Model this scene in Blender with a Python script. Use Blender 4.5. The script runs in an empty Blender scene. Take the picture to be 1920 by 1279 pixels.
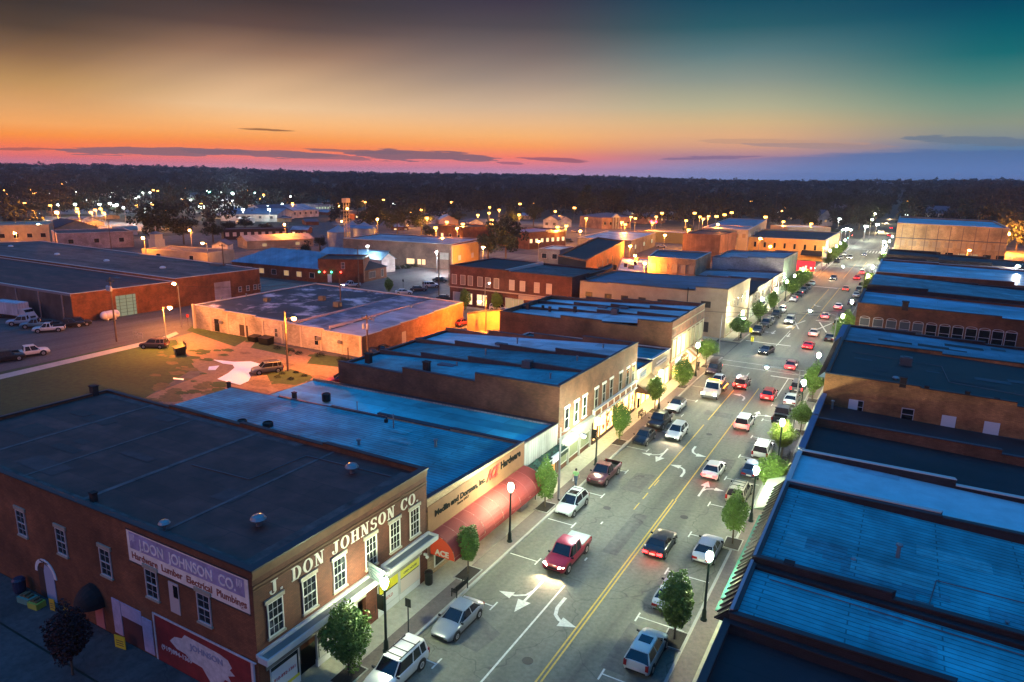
import bpy, math, random
import numpy as np
from mathutils import Vector, Matrix
random.seed(7); RNG = np.random.default_rng(7)
S = bpy.context.scene; COL = S.collection
R_ = math.radians
# ------------------------------------------------------------ camera
CAMH = 30.0; FPX = 1306.07
def cam_rot(pitch, roll, yaw):
    fw = np.array([-math.sin(yaw)*math.cos(pitch), math.cos(yaw)*math.cos(pitch), -math.sin(pitch)])
    r = np.array([math.cos(yaw), math.sin(yaw), 0]); u = np.cross(r, fw)
    c, s = math.cos(roll), math.sin(roll)
    return np.array([c*r+s*u, -(-s*r+c*u), fw])
CR = cam_rot(R_(13.407), R_(1.1125), R_(29.0375))
cd = bpy.data.cameras.new('camera'); cam = bpy.data.objects.new('camera', cd); COL.objects.link(cam)
cd.sensor_width = 36; cd.lens = 36*FPX/1920; cd.clip_start = .5; cd.clip_end = 20000
m = Matrix.Identity(4)
for i in range(3):
    m[i][0] = CR[0][i]; m[i][1] = -CR[1][i]; m[i][2] = -CR[2][i]
m[2][3] = CAMH
cam.matrix_world = m; S.camera = cam
def ray(px, py): return CR.T @ np.array([(px-960)/FPX, (py-639.5)/FPX, 1])
def G(px, py, z=0.):
    d = ray(px, py); t = (z-CAMH)/d[2]; return (float(d[0]*t), float(d[1]*t))
def azel(px, py):
    d = ray(px, py); return math.degrees(math.atan2(d[0], d[1])), math.degrees(math.atan2(d[2], math.hypot(d[0], d[1])))
# ------------------------------------------------------------ render settings
S.view_settings.view_transform = 'Standard'; S.view_settings.look = 'None'
S.view_settings.exposure = 0; S.view_settings.gamma = 1
S.cycles.use_denoising = True
try: S.cycles.denoiser = 'OPENIMAGEDENOISE'
except Exception: pass
S.cycles.use_adaptive_sampling = True; S.cycles.adaptive_threshold = .015
S.cycles.max_bounces = 5; S.cycles.diffuse_bounces = 2; S.cycles.glossy_bounces = 2
S.cycles.transparent_max_bounces = 6; S.cycles.transmission_bounces = 2; S.cycles.volume_bounces = 0
S.cycles.sample_clamp_indirect = 4; S.cycles.caustics_reflective = False; S.cycles.caustics_refractive = False
S.cycles.use_light_tree = True
def lin(c):
    o = []
    for v in c[:3]:
        v = v/255. if max(c) > 1.5 else v
        o.append(v/12.92 if v <= .04045 else ((v+.055)/1.055)**2.4)
    return (*o, 1.)
# ------------------------------------------------------------ world: dusk sky
W = bpy.data.worlds.new('World'); S.world = W; W.use_nodes = True
nt = W.node_tree; N = nt.nodes; L = nt.links; N.clear()
def nd(t, **k):
    n = N.new(t)
    for a, b in k.items(): setattr(n, a, b)
    return n
def mth(op, a, b=None, c=None, clamp=False):
    n = nd('ShaderNodeMath', operation=op, use_clamp=clamp)
    for i, v in enumerate((a, b, c)):
        if v is None: continue
        if isinstance(v, (int, float)): n.inputs[i].default_value = v
        else: L.new(v, n.inputs[i])
    return n.outputs[0]
def smooth(v, a, b):
    n = nd('ShaderNodeMapRange', interpolation_type='SMOOTHSTEP')
    L.new(v, n.inputs[0]); 
    for i, q in ((1, a), (2, b)):
        if isinstance(q, (int, float)): n.inputs[i].default_value = q
        else: L.new(q, n.inputs[i])
    return n.outputs[0]
def mixc(f, a, b):
    n = nd('ShaderNodeMix', data_type='RGBA')
    if isinstance(f, (int, float)): n.inputs[0].default_value = f
    else: L.new(f, n.inputs[0])
    for i, v in ((6, a), (7, b)):
        if isinstance(v, tuple): n.inputs[i].default_value = v
        else: L.new(v, n.inputs[i])
    return n.outputs[2]
tc = nd('ShaderNodeTexCoord'); sx = nd('ShaderNodeSeparateXYZ'); L.new(tc.outputs['Generated'], sx.inputs[0])
el = mth('MULTIPLY', mth('ARCSINE', sx.outputs[2]), 57.2958)
az = mth('MULTIPLY', mth('ARCTAN2', sx.outputs[0], sx.outputs[1]), 57.2958)
SKY = {
 60: [(0,(62,52,48)),(50,(88,68,54)),(100,(140,105,74)),(150,(190,145,92)),(200,(226,165,105)),(230,(248,170,98)),(253,(255,150,66)),(272,(255,126,74)),(292,(240,116,112)),(314,(205,134,165))],
 500: [(0,(66,55,56)),(50,(98,76,70)),(100,(160,124,100)),(150,(212,172,134)),(200,(244,200,152)),(230,(255,190,125)),(258,(255,162,84)),(275,(255,136,76)),(290,(254,124,106)),(308,(230,128,142)),(322,(218,164,194))],
 960: [(0,(62,56,72)),(50,(84,76,82)),(100,(128,112,108)),(150,(168,148,134)),(200,(210,180,150)),(230,(236,187,138)),(255,(250,182,115)),(275,(255,160,92)),(295,(252,128,106)),(315,(222,134,160)),(330,(208,168,205))],
 1350: [(0,(8,76,98)),(50,(40,94,106)),(100,(92,124,128)),(150,(138,150,140)),(200,(184,178,146)),(230,(215,182,136)),(255,(226,174,130)),(275,(214,158,132)),(295,(170,130,152)),(315,(148,142,186)),(335,(134,148,202))],
 1850: [(0,(0,70,96)),(50,(0,90,106)),(100,(20,106,112)),(150,(72,130,124)),(200,(118,148,132)),(230,(140,150,132)),(255,(132,142,142)),(272,(95,126,158)),(300,(74,120,172)),(340,(66,118,178))]}
E0, E1 = -2., 18.
eu = nd('ShaderNodeMapRange'); L.new(el, eu.inputs[0]); eu.inputs[1].default_value = E0; eu.inputs[2].default_value = E1
ramps = []
for px in sorted(SKY):
    r = nd('ShaderNodeValToRGB'); L.new(eu.outputs[0], r.inputs[0]); cr = r.color_ramp
    pts = sorted((( azel(px, y)[1]-E0)/(E1-E0), lin(c)) for y, c in SKY[px])
    cr.elements[0].position = max(0, pts[0][0]); cr.elements[0].color = pts[0][1]
    cr.elements[1].position = pts[-1][0]; cr.elements[1].color = pts[-1][1]
    for p, c in pts[1:-1]:
        e = cr.elements.new(p); e.color = c
    ramps.append((azel(px, 335)[0], r.outputs[0]))
c = ramps[0][1]
for (a0, _), (a1, o) in zip(ramps, ramps[1:]):
    mr = nd('ShaderNodeMapRange', interpolation_type='SMOOTHSTEP'); L.new(az, mr.inputs[0]); mr.inputs[1].default_value = a0; mr.inputs[2].default_value = a1
    c = mixc(mr.outputs[0], c, o)
# clouds, in azimuth / elevation
cv = nd('ShaderNodeCombineXYZ'); L.new(mth('MULTIPLY', az, .17), cv.inputs[0]); L.new(mth('MULTIPLY', el, 2.6), cv.inputs[1])
nz = nd('ShaderNodeTexNoise'); nz.inputs['Scale'].default_value = 1.6; nz.inputs['Detail'].default_value = 9; nz.inputs['Roughness'].default_value = .62; L.new(cv.outputs[0], nz.inputs['Vector'])
nzf = mth('SUBTRACT', nz.outputs[0], .5)
def band(a0, a1, e_at, half, col, opac, c, soft=.05, tilt=0.):
    ec = mth('MULTIPLY_ADD', mth('SUBTRACT', az, (a0+a1)/2), tilt, e_at)
    d = mth('ABSOLUTE', mth('SUBTRACT', mth('MULTIPLY_ADD', nzf, 2.6*half+.10, el), ec))
    # thins out at both ends
    w = mth('DIVIDE', mth('ABSOLUTE', mth('SUBTRACT', az, (a0+a1)/2)), (a1-a0)/2)
    hh = mth('MULTIPLY', mth('SUBTRACT', 1., mth('POWER', w, 3.), clamp=True), half)
    f = mth('MULTIPLY', smooth(mth('SUBTRACT', hh, d), 0., soft), opac)
    return mixc(f, c, lin(col))
def ae(x, y): return azel(x, y)
def seg(x0, y0, x1, y1, th, col, op, c):
    a, e0 = ae(x0, y0); b, e1 = ae(x1, y1); hf = th/2/22.
    return band(a, b, (e0+e1)/2, hf, col, op, c, soft=.04 if th > 6 else .03, tilt=(e1-e0)/(b-a))
c = seg(90, 281, 480, 286, 13, (135,102,112), .9, c)
c = seg(330, 283, 640, 292, 12, (132,100,112), .9, c)
c = seg(500, 288, 700, 299, 10, (140,104,115), .8, c)
c = seg(560, 280, 780, 288, 7, (142,104,108), .85, c)
c = seg(640, 288, 945, 295, 17, (130,100,114), .92, c)
c = seg(-60, 279, 130, 280, 4, (150,88,84), .7, c)
c = seg(960, 296, 1110, 303, 7, (150,92,112), .85, c)
c = seg(930, 304, 985, 308, 6, (150,90,115), .7, c)
c = seg(440, 241, 560, 246, 3, (140,95,60), .85, c)
c = seg(1230, 299, 1440, 292, 7, (128,104,140), .7, c)
c = seg(1300, 264, 1640, 270, 10, (190,150,130), .5, c)
c = seg(1680, 258, 1980, 270, 13, (100,118,140), .75, c)
c = seg(1380, 270, 1700, 276, 9, (160,138,140), .6, c)
# blue bank low at the right
ed = nd('ShaderNodeMapRange'); L.new(az, ed.inputs[0]); ed.inputs[1].default_value = ae(1400, 300)[0]; ed.inputs[2].default_value = ae(1700, 280)[0]
ed.inputs[3].default_value = ae(1400, 296)[1]; ed.inputs[4].default_value = ae(1700, 280)[1]
bankf = mth('MULTIPLY', smooth(mth('SUBTRACT', mth('MULTIPLY_ADD', nzf, .7, ed.outputs[0]), el), -.06, .22), smooth(az, ae(1250, 300)[0], ae(1700, 300)[0]))
c = mixc(mth('MULTIPLY', bankf, .85), c, mixc(smooth(el, .2, 3.), lin((98,128,185)), lin((72,104,152))))
ry = mth('ARCTAN2', mth('ADD', el, 9.), mth('ADD', az, 92.)); rv = nd('ShaderNodeCombineXYZ'); L.new(mth('MULTIPLY', ry, 5.), rv.inputs[0])
rn = nd('ShaderNodeTexNoise'); rn.inputs['Scale'].default_value = 1.7; rn.inputs['Detail'].default_value = 2; L.new(rv.outputs[0], rn.inputs['Vector'])
rf = mth('MULTIPLY', mth('SUBTRACT', .56, rn.outputs[0], clamp=True), mth('MULTIPLY', smooth(el, 2.5, 8.), .9))
c = mixc(rf, c, (.035, .06, .075, 1))
# behind the viewer: purple dusk low down; overhead: deep saturated blue
front = smooth(mth('ABSOLUTE', mth('ADD', az, 29.)), 55., 110.)
behind = mixc(smooth(el, 0., 28.), (.42, .17, .17, 1), (.05, .12, .3, 1))
c = mixc(front, c, behind)
c = mixc(smooth(el, 15., 38.), c, (.010, .28, .82, 1))
c = mixc(smooth(el, -.5, -3.), c, (.01, .012, .02, 1))
bg = nd('ShaderNodeBackground'); L.new(c, bg.inputs[0]); bg.inputs[1].default_value = 1.0
L.new(bg.outputs[0], nd('ShaderNodeOutputWorld').inputs[0])
# the last of the sun: broad warm-pink glow from below the left horizon
sl = bpy.data.lights.new('sun', 'SUN'); sl.energy = .6; sl.angle = R_(40); sl.color = (1, .40, .27)
so = bpy.data.objects.new('sun', sl); COL.objects.link(so)
sd = Vector((math.sin(R_(-138)), math.cos(R_(-138)), .12)); so.rotation_euler = sd.to_track_quat('Z', 'Y').to_euler()
# ------------------------------------------------------------ materials
MATS = {}
def mat(name, col, rough=.8, metal=0., kind=None, sc=1., amt=.35, col2=None, bump=0., emit=0., ecol=None, spec=None, lo=.3, hi=.7):
    if name in MATS: return MATS[name]
    m = bpy.data.materials.new(name); MATS[name] = m; m.use_nodes = True
    t = m.node_tree; b = t.nodes['Principled BSDF']; ln = t.links.new
    c = tuple(col[:3])+(1.,); b.inputs['Base Color'].default_value = c
    b.inputs['Roughness'].default_value = rough; b.inputs['Metallic'].default_value = metal
    if spec is not None: b.inputs['Specular IOR Level'].default_value = spec
    if emit:
        b.inputs['Emission Color'].default_value = tuple((ecol or col)[:3])+(1.,); b.inputs['Emission Strength'].default_value = emit
    m.diffuse_color = c
    if kind is None: return m
    def new(ty, **k):
        n = t.nodes.new(ty)
        for a, v in k.items(): setattr(n, a, v)
        return n
    if kind == 'objnoise':
        pos = new('ShaderNodeTexCoord').outputs['Object']
    else:
        pos = new('ShaderNodeNewGeometry').outputs['Position']
    nz = new('ShaderNodeTexNoise'); nz.inputs['Scale'].default_value = sc; nz.inputs['Detail'].default_value = 5; nz.inputs['Roughness'].default_value = .65
    ln(pos, nz.inputs['Vector'])
    mr = new('ShaderNodeMapRange'); ln(nz.outputs[0], mr.inputs[0]); mr.inputs[1].default_value = lo; mr.inputs[2].default_value = hi
    mx = new('ShaderNodeMix', data_type='RGBA'); ln(mr.outputs[0], mx.inputs[0])
    c2 = tuple((col2 if col2 else [v*(1+amt) for v in col])[:3])+(1.,)
    c1 = c if col2 else tuple(v*(1-amt) for v in col[:3])+(1.,)
    mx.inputs[6].default_value = c1; mx.inputs[7].default_value = c2
    out = mx.outputs[2]; h = nz.outputs[0]
    def mul(a, bsock, f=1.):
        q = new('ShaderNodeMix', data_type='RGBA', blend_type='MULTIPLY'); q.inputs[0].default_value = f; ln(a, q.inputs[6]); ln(bsock, q.inputs[7]); return q.outputs[2]
    if kind in ('brick', 'block', 'shingle', 'plank', 'rib', 'shiplap'):
        s = new('ShaderNodeSeparateXYZ'); ln(pos, s.inputs[0]); cb = new('ShaderNodeCombineXYZ')
        if kind in ('shingle',):
            ln(s.outputs[0], cb.inputs[0]); ln(s.outputs[1], cb.inputs[1])
        else:
            a = new('ShaderNodeMath', operation='ADD'); ln(s.outputs[0], a.inputs[0]); ln(s.outputs[1], a.inputs[1])
            ln(a.outputs[0], cb.inputs[0]); ln(s.outputs[2], cb.inputs[1])
        bt = new('ShaderNodeTexBrick'); ln(cb.outputs[0], bt.inputs['Vector'])
        W_, H_, ms, dk = {'brick': (.32, .115, .014, .62), 'block': (.42, .2, .014, .75), 'shingle': (9.3, .46, .05, .48), 'plank': (40, .2, .02, .5), 'rib': (.45, 40, .03, .5), 'shiplap': (40, .16, .02, .6)}[kind]
        bt.inputs['Scale'].default_value = 1; bt.inputs['Brick Width'].default_value = W_; bt.inputs['Row Height'].default_value = H_
        bt.inputs['Mortar Size'].default_value = ms; bt.inputs['Mortar Smooth'].default_value = .3
        v1 = .8 if kind in ('brick', 'block') else .9
        bt.inputs['Color1'].default_value = (1.12, 1.12, 1.12, 1); bt.inputs['Color2'].default_value = (v1, v1, v1, 1)
        bt.inputs['Mortar'].default_value = (dk, dk, dk, 1); bt.inputs['Bias'].default_value = 0
        out = mul(out, bt.outputs[0])
        # broad staining
        n2 = new('ShaderNodeTexNoise'); n2.inputs['Scale'].default_value = .22; n2.inputs['Detail'].default_value = 7; ln(pos, n2.inputs['Vector'])
        m2 = new('ShaderNodeMapRange'); ln(n2.outputs[0], m2.inputs[0]); m2.inputs[1].default_value = .3; m2.inputs[2].default_value = .7; m2.inputs[3].default_value = .55; m2.inputs[4].default_value = 1.3
        out = mul(out, m2.outputs[0])
        h = bt.outputs[0]
    elif kind in ('asphalt', 'roof', 'ground'):
        n2 = new('ShaderNodeTexNoise'); n2.inputs['Scale'].default_value = {'asphalt': .12, 'roof': .18, 'ground': .05}[kind]; n2.inputs['Detail'].default_value = 6; n2.inputs['Distortion'].default_value = .6
        mp = new('ShaderNodeMapping'); ln(pos, mp.inputs[0]); mp.inputs[3].default_value = (3.2, .28, 1) if kind == 'asphalt' else (.5, 1.5, 1)
        ln(mp.outputs[0], n2.inputs['Vector'])
        m2 = new('ShaderNodeMapRange'); ln(n2.outputs[0], m2.inputs[0]); m2.inputs[1].default_value = .3; m2.inputs[2].default_value = .72; m2.inputs[3].default_value = .62; m2.inputs[4].default_value = 1.3
        out = mul(out, m2.outputs[0])
        if kind == 'roof':
            br = new('ShaderNodeTexBrick'); s_ = new('ShaderNodeSeparateXYZ'); c_ = new('ShaderNodeCombineXYZ'); ln(pos, s_.inputs[0]); ln(s_.outputs[0], c_.inputs[0]); ln(s_.outputs[1], c_.inputs[1]); ln(c_.outputs[0], br.inputs['Vector'])
            for q_, v_ in (('Scale', 1), ('Brick Width', 13.3), ('Row Height', 1.95), ('Mortar Size', .035), ('Mortar Smooth', .5)): br.inputs[q_].default_value = v_
            for q_, v_ in (('Color1', 1.22), ('Color2', .78), ('Mortar', .5)): br.inputs[q_].default_value = (v_, v_, v_, 1)
            out = mul(out, br.outputs[0], 1.)
            n4 = new('ShaderNodeTexNoise'); n4.inputs['Scale'].default_value = .09; n4.inputs['Detail'].default_value = 7; n4.inputs['Distortion'].default_value = 1.5; ln(pos, n4.inputs['Vector'])
            m4 = new('ShaderNodeMapRange'); ln(n4.outputs[0], m4.inputs[0]); m4.inputs[1].default_value = .54; m4.inputs[2].default_value = .6; m4.inputs[3].default_value = 1.; m4.inputs[4].default_value = .72
            out = mul(out, m4.outputs[0])
        if kind == 'asphalt':
            vo = new('ShaderNodeTexVoronoi', feature='DISTANCE_TO_EDGE'); vo.inputs['Scale'].default_value = .13
            n3 = new('ShaderNodeTexNoise'); n3.inputs['Scale'].default_value = .5; ln(pos, n3.inputs['Vector'])
            av = new('ShaderNodeVectorMath', operation='MULTIPLY_ADD'); ln(n3.outputs[1], av.inputs[0]); av.inputs[1].default_value = (2.5, 2.5, 0); ln(pos, av.inputs[2]); ln(av.outputs[0], vo.inputs['Vector'])
            m3 = new('ShaderNodeMapRange'); ln(vo.outputs[0], m3.inputs[0]); m3.inputs[1].default_value = .0; m3.inputs[2].default_value = .007; m3.inputs[3].default_value = .6; m3.inputs[4].default_value = 1
            out = mul(out, m3.outputs[0])
    ln(out, b.inputs['Base Color'])
    if bump:
        bp = new('ShaderNodeBump'); bp.inputs['Strength'].default_value = bump; bp.inputs['Distance'].default_value = .02; ln(h, bp.inputs['Height']); ln(bp.outputs[0], b.inputs['Normal'])
    return m
def emis(name, col, st):
    if name in MATS: return MATS[name]
    m = bpy.data.materials.new(name); MATS[name] = m; m.use_nodes = True; t = m.node_tree; t.nodes.clear()
    e = t.nodes.new('ShaderNodeEmission'); e.inputs[0].default_value = (*col, 1); e.inputs[1].default_value = st
    t.links.new(e.outputs[0], t.nodes.new('ShaderNodeOutputMaterial').inputs[0]); return m
# ------------------------------------------------------------ object helpers
def tag(o, label=None, cat=None, group=None, kind=None):
    if label: o['label'] = label
    if cat: o['category'] = cat
    if group: o['group'] = group
    if kind: o['kind'] = kind
    return o
def empty(name, label, cat, loc=(0, 0, 0), rz=0., group=None):
    o = bpy.data.objects.new(name, None); COL.objects.link(o); o.empty_display_size = .3
    o.location = loc; o.rotation_euler = (0, 0, rz); return tag(o, label, cat, group)
def root_loc(p):
    while p is not None and p.parent is not None: p = p.parent
    return Vector((0, 0, 0)) if p is None else p.location
class MB:
    def __init__(s): s.v = []; s.f = []; s.m = []
    def add(s, vs, fs, m=0):
        k = len(s.v); s.v += [tuple(map(float, v)) for v in vs]
        for f in fs: s.f.append(tuple(i+k for i in f)); s.m.append(m)
    def hexa(s, p, m=0):  # 8 pts: bottom 4 ccw, top 4 ccw
        s.add(p, [(3,2,1,0), (4,5,6,7), (0,1,5,4), (1,2,6,5), (2,3,7,6), (3,0,4,7)], m)
    def box(s, x0, x1, y0, y1, z0, z1, m=0):
        s.hexa([(x0,y0,z0),(x1,y0,z0),(x1,y1,z0),(x0,y1,z0),(x0,y0,z1),(x1,y0,z1),(x1,y1,z1),(x0,y1,z1)], m)
    def quad(s, a, b, c, d, m=0): s.add([a, b, c, d], [(0,1,2,3)], m)
    def prism(s, poly, z0, z1, m=0):
        n = len(poly); s.add([(x,y,z0) for x,y in poly]+[(x,y,z1) for x,y in poly], [tuple(range(n-1,-1,-1)), tuple(range(n,2*n))]+[(i,(i+1)%n,n+(i+1)%n,n+i) for i in range(n)], m)
    def tube(s, p, q, r0, r1=None, n=8, m=0, cap=True):
        r1 = r0 if r1 is None else r1; p = Vector(p); q = Vector(q); d = (q-p)
        if d.length < 1e-6: return
        d.normalize(); a = d.orthogonal().normalized(); b = d.cross(a)
        vs = [];
        for c, r in ((p, r0), (q, r1)):
            for i in range(n):
                t = 2*math.pi*i/n; vs.append(c+a*(r*math.cos(t))+b*(r*math.sin(t)))
        fs = [(i,(i+1)%n,n+(i+1)%n,n+i) for i in range(n)]
        if cap: fs += [tuple(range(n-1,-1,-1)), tuple(range(n,2*n))]
        s.add(vs, fs, m)
    def path(s, pts, r, n=6, m=0):
        for a, b in zip(pts, pts[1:]): s.tube(a, b, r, r, n, m)
    def lathe(s, c, prof, n=12, m=0):  # prof [(r,z)...]
        vs = []; fs = []
        for r, z in prof:
            for i in range(n):
                t = 2*math.pi*i/n; vs.append((c[0]+r*math.cos(t), c[1]+r*math.sin(t), c[2]+z))
        for j in range(len(prof)-1):
            for i in range(n): fs.append((j*n+i, j*n+(i+1)%n, (j+1)*n+(i+1)%n, (j+1)*n+i))
        fs.append(tuple(range(n-1,-1,-1))); k = (len(prof)-1)*n; fs.append(tuple(range(k, k+n)))
        s.add(vs, fs, m)
    def ball(s, c, r, n=8, m=0, sz=1.):
        prof = [(max(1e-3, r*math.sin(math.pi*j/n)), -r*sz*math.cos(math.pi*j/n)) for j in range(n+1)]
        s.lathe(c, prof, n+2, m)
    def mesh(s, name, mats, smooth=False, off=Vector((0,0,0))):
        me = bpy.data.meshes.new(name)
        me.from_pydata([(x-off[0], y-off[1], z-off[2]) for x, y, z in s.v], [], s.f)
        for q in (mats if isinstance(mats, (list, tuple)) else [mats]): me.materials.append(q)
        me.polygons.foreach_set('material_index', s.m)
        if smooth: me.polygons.foreach_set('use_smooth', [True]*len(me.polygons))
        me.update(); return me
    def build(s, name, mats, parent=None, smooth=False, local=False, label=None):
        off = Vector((0,0,0)) if (local or parent is None) else root_loc(parent)
        o = bpy.data.objects.new(name, s.mesh(name, mats, smooth, off)); COL.objects.link(o)
        if parent is not None: o.parent = parent
        if label: o['label'] = label
        return o
def single(name, label, cat, mb, mats, group=None, smooth=False, kind=None, loc=None):
    loc = Vector(loc) if loc is not None else Vector((0,0,0))
    o = bpy.data.objects.new(name, mb.mesh(name, mats, smooth, loc)); COL.objects.link(o); o.location = loc
    return tag(o, label, cat, group, kind)
def link_copy(o, parent=None):
    c = o.copy(); COL.objects.link(c); c.parent = parent
    for ch in list(o.children): link_copy(ch, c)
    return c
class Fr:
    """a frame on a wall: o origin, u along, n outward"""
    def __init__(s, o, u, n): s.o = Vector((o[0], o[1], o[2] if len(o) > 2 else 0)); s.u = Vector((*u, 0)).normalized(); s.n = Vector((*n, 0)).normalized()
    def p(s, u, z, d=0.): return s.o+s.u*u+s.n*d+Vector((0, 0, z))
    def box(s, mb, u0, u1, z0, z1, d0, d1, m=0):
        P = s.p; mb.hexa([P(u0,z0,d0),P(u1,z0,d0),P(u1,z0,d1),P(u0,z0,d1),P(u0,z1,d0),P(u1,z1,d0),P(u1,z1,d1),P(u0,z1,d1)], m)
def inset(pts, d):
    n = len(pts); out = []
    area = sum(pts[i][0]*pts[(i+1)%n][1]-pts[(i+1)%n][0]*pts[i][1] for i in range(n)); sg = 1 if area > 0 else -1
    for i in range(n):
        a = Vector(pts[i-1]); b = Vector(pts[i]); c = Vector(pts[(i+1)%n])
        e1 = (b-a).normalized(); e2 = (c-b).normalized(); n1 = Vector((-e1.y, e1.x))*sg; n2 = Vector((-e2.y, e2.x))*sg
        k = (n1+n2); k = k/max(.2, k.dot(n1)); out.append(tuple(b+k*d))
    return out
def lp(a, b, t): return (a[0]+(b[0]-a[0])*t, a[1]+(b[1]-a[1])*t)
def steps(h0, h1, n):
    if n <= 1: return [(0, 1, h0, h1)]
    return [(i/n, (i+1)/n, h0+(h1-h0)*i/(n-1), h0+(h1-h0)*i/(n-1)) for i in range(n)]
def ring(mb, outer, inner, segs, zb=None, add=0., under=0., m=0, zin=0.):
    n = len(outer)
    for i in range(n):
        A, B, a, b = outer[i], outer[(i+1)%n], inner[i], inner[(i+1)%n]
        for t0, t1, h0, h1 in segs[i]:
            P, Q, p, q = lp(A,B,t0), lp(A,B,t1), lp(a,b,t0), lp(a,b,t1)
            b0, b1 = (zb, zb) if zb is not None else (h0+under, h1+under)
            h0 += add; h1 += add
            if zb is None: i0, i1 = b0, b1
            else: i0, i1 = zin, zin
            mb.add([(*P,b0),(*Q,b1),(*Q,h1),(*P,h0),(*p,i0),(*q,i1),(*q,h1),(*p,h0)],
                   [(0,1,2,3),(3,2,6,7),(5,4,7,6),(0,3,7,4),(1,5,6,2)]+([(0,4,5,1)] if zb is None else []), m)
def block(name, label, cat, pts, hs, wall, roof, coping=None, par=.45, nst=1, t=.3, cop_h=.09, z0=0., group=None, drop=None, segs=None):
    """hs: wall-top height at each corner; nst: number of parapet steps per edge (int or list)"""
    n = len(pts); cx = sum(p[0] for p in pts)/n; cy = sum(p[1] for p in pts)/n
    root = empty(name, label, cat, (cx, cy, z0), group=group)
    if sum(pts[i][0]*pts[(i+1)%n][1]-pts[(i+1)%n][0]*pts[i][1] for i in range(n)) < 0:
        pts = pts[::-1]; hs = hs[::-1]
        if isinstance(nst, list): nst = [nst[(n-2-i) % n] for i in range(n)]
    ns = nst if isinstance(nst, list) else [nst]*n
    sg = segs or [steps(hs[i], hs[(i+1)%n], ns[i]) for i in range(n)]
    inn = inset(pts, t); zr = [h-par for h in hs]
    mb = MB(); ring(mb, pts, inn, sg, zb=z0, zin=min(zr)-.6, m=0); w = mb.build('wall', wall, root)
    rb = MB(); ri = inset(pts, t-.03)
    rb.add([(*ri[i], zr[i]) for i in range(n)], [tuple(range(n))]); r = rb.build('roof', roof, root)
    if coping is not None:
        mb = MB(); ring(mb, inset(pts, -.06), inset(pts, t+.05), sg, under=.004, add=cop_h); mb.build('coping', coping, root)
    root['_r'] = 0
    return root, w, r
def window(fr, parent, u, z, w, h, cols=2, rows=2, fm=None, gm=None, lintel=None, sill=None, name='window', mid=True, ft=.07, dep=.08):
    """u = centre, z = sill height"""
    mb = MB(); u0, u1 = u-w/2, u+w/2
    fr.box(mb, u0, u0+ft, z, z+h, -.02, dep); fr.box(mb, u1-ft, u1, z, z+h, -.02, dep)
    fr.box(mb, u0+ft, u1-ft, z, z+ft, -.02, dep); fr.box(mb, u0+ft, u1-ft, z+h-ft, z+h, -.02, dep)
    if mid: fr.box(mb, u0+ft, u1-ft, z+h/2-.03, z+h/2+.03, .0, dep-.01)
    for i in range(1, cols):
        uu = u0+ft+(w-2*ft)*i/cols; fr.box(mb, uu-.010, uu+.010, z+ft, z+h-ft, .01, dep-.03)
    for j in range(1, rows*2 if mid else rows):
        if mid and j == rows: continue
        zz = z+h*j/(rows*2 if mid else rows); fr.box(mb, u0+ft, u1-ft, zz-.010, zz+.010, .01, dep-.035)
    o = mb.build(name, fm, parent)
    g = MB(); fr.box(g, u0+ft-.01, u1-ft+.01, z+ft-.01, z+h-ft+.01, .001, .022); g.build('pane', gm, o)
    if lintel is not None:
        g = MB(); fr.box(g, u0-.14, u1+.14, z+h+.003, z+h+.26, -.02, .1); g.build('lintel', lintel, o)
    if sill is not None:
        g = MB(); fr.box(g, u0-.08, u1+.08, z-.12, z-.003, -.02, .14); g.build('sill', sill, o)
    return o
def text_mesh(s, size, bold=0., ext=.02, sx=1., italic=0., align='LEFT'):
    cu = bpy.data.curves.new('t', 'FONT'); cu.body = s; cu.size = size; cu.offset = bold; cu.extrude = ext; cu.shear = italic; cu.align_x = align; cu.resolution_u = 3
    o = bpy.data.objects.new('t', cu); COL.objects.link(o); dg = bpy.context.evaluated_depsgraph_get(); dg.update()
    me = bpy.data.meshes.new_from_object(o.evaluated_get(dg)); bpy.data.objects.remove(o); bpy.data.curves.remove(cu)
    vs = [(v.co.x*sx, v.co.y, v.co.z) for v in me.vertices]; fs = [tuple(p.vertices) for p in me.polygons]; bpy.data.meshes.remove(me)
    return vs, fs
def text_on(mb, fr, s, u, z, size, d=.03, bold=0., sx=1., italic=0., fit=None, m=0, rot=0., align='LEFT', ext=.012):
    vs, fs = text_mesh(s, size, bold, ext, sx, italic, align)
    if not vs: return
    if fit:
        x0 = min(v[0] for v in vs); x1 = max(v[0] for v in vs); k = fit/(x1-x0); vs = [((a-x0)*k, b, c) for a, b, c in vs]
    cs, sn = math.cos(rot), math.sin(rot)
    mb.add([fr.p(u+a*cs-b*sn, z+a*sn+b*cs, d+c) for a, b, c in vs], fs, m)
def pt_light(name, loc, power, col, parent=None, r=.15, kind='POINT', spot=None, dirv=None):
    l = bpy.data.lights.new(name, kind); l.energy = power; l.color = col
    l.shadow_soft_size = r
    if kind == 'SPOT': l.spot_size = R_(spot or 60); l.spot_blend = .6
    o = bpy.data.objects.new(name, l); COL.objects.link(o); o.location = loc
    if dirv is not None: o.rotation_euler = Vector(dirv).to_track_quat('-Z', 'Y').to_euler()
    if parent is not None: o.parent = parent
    return o
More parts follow.
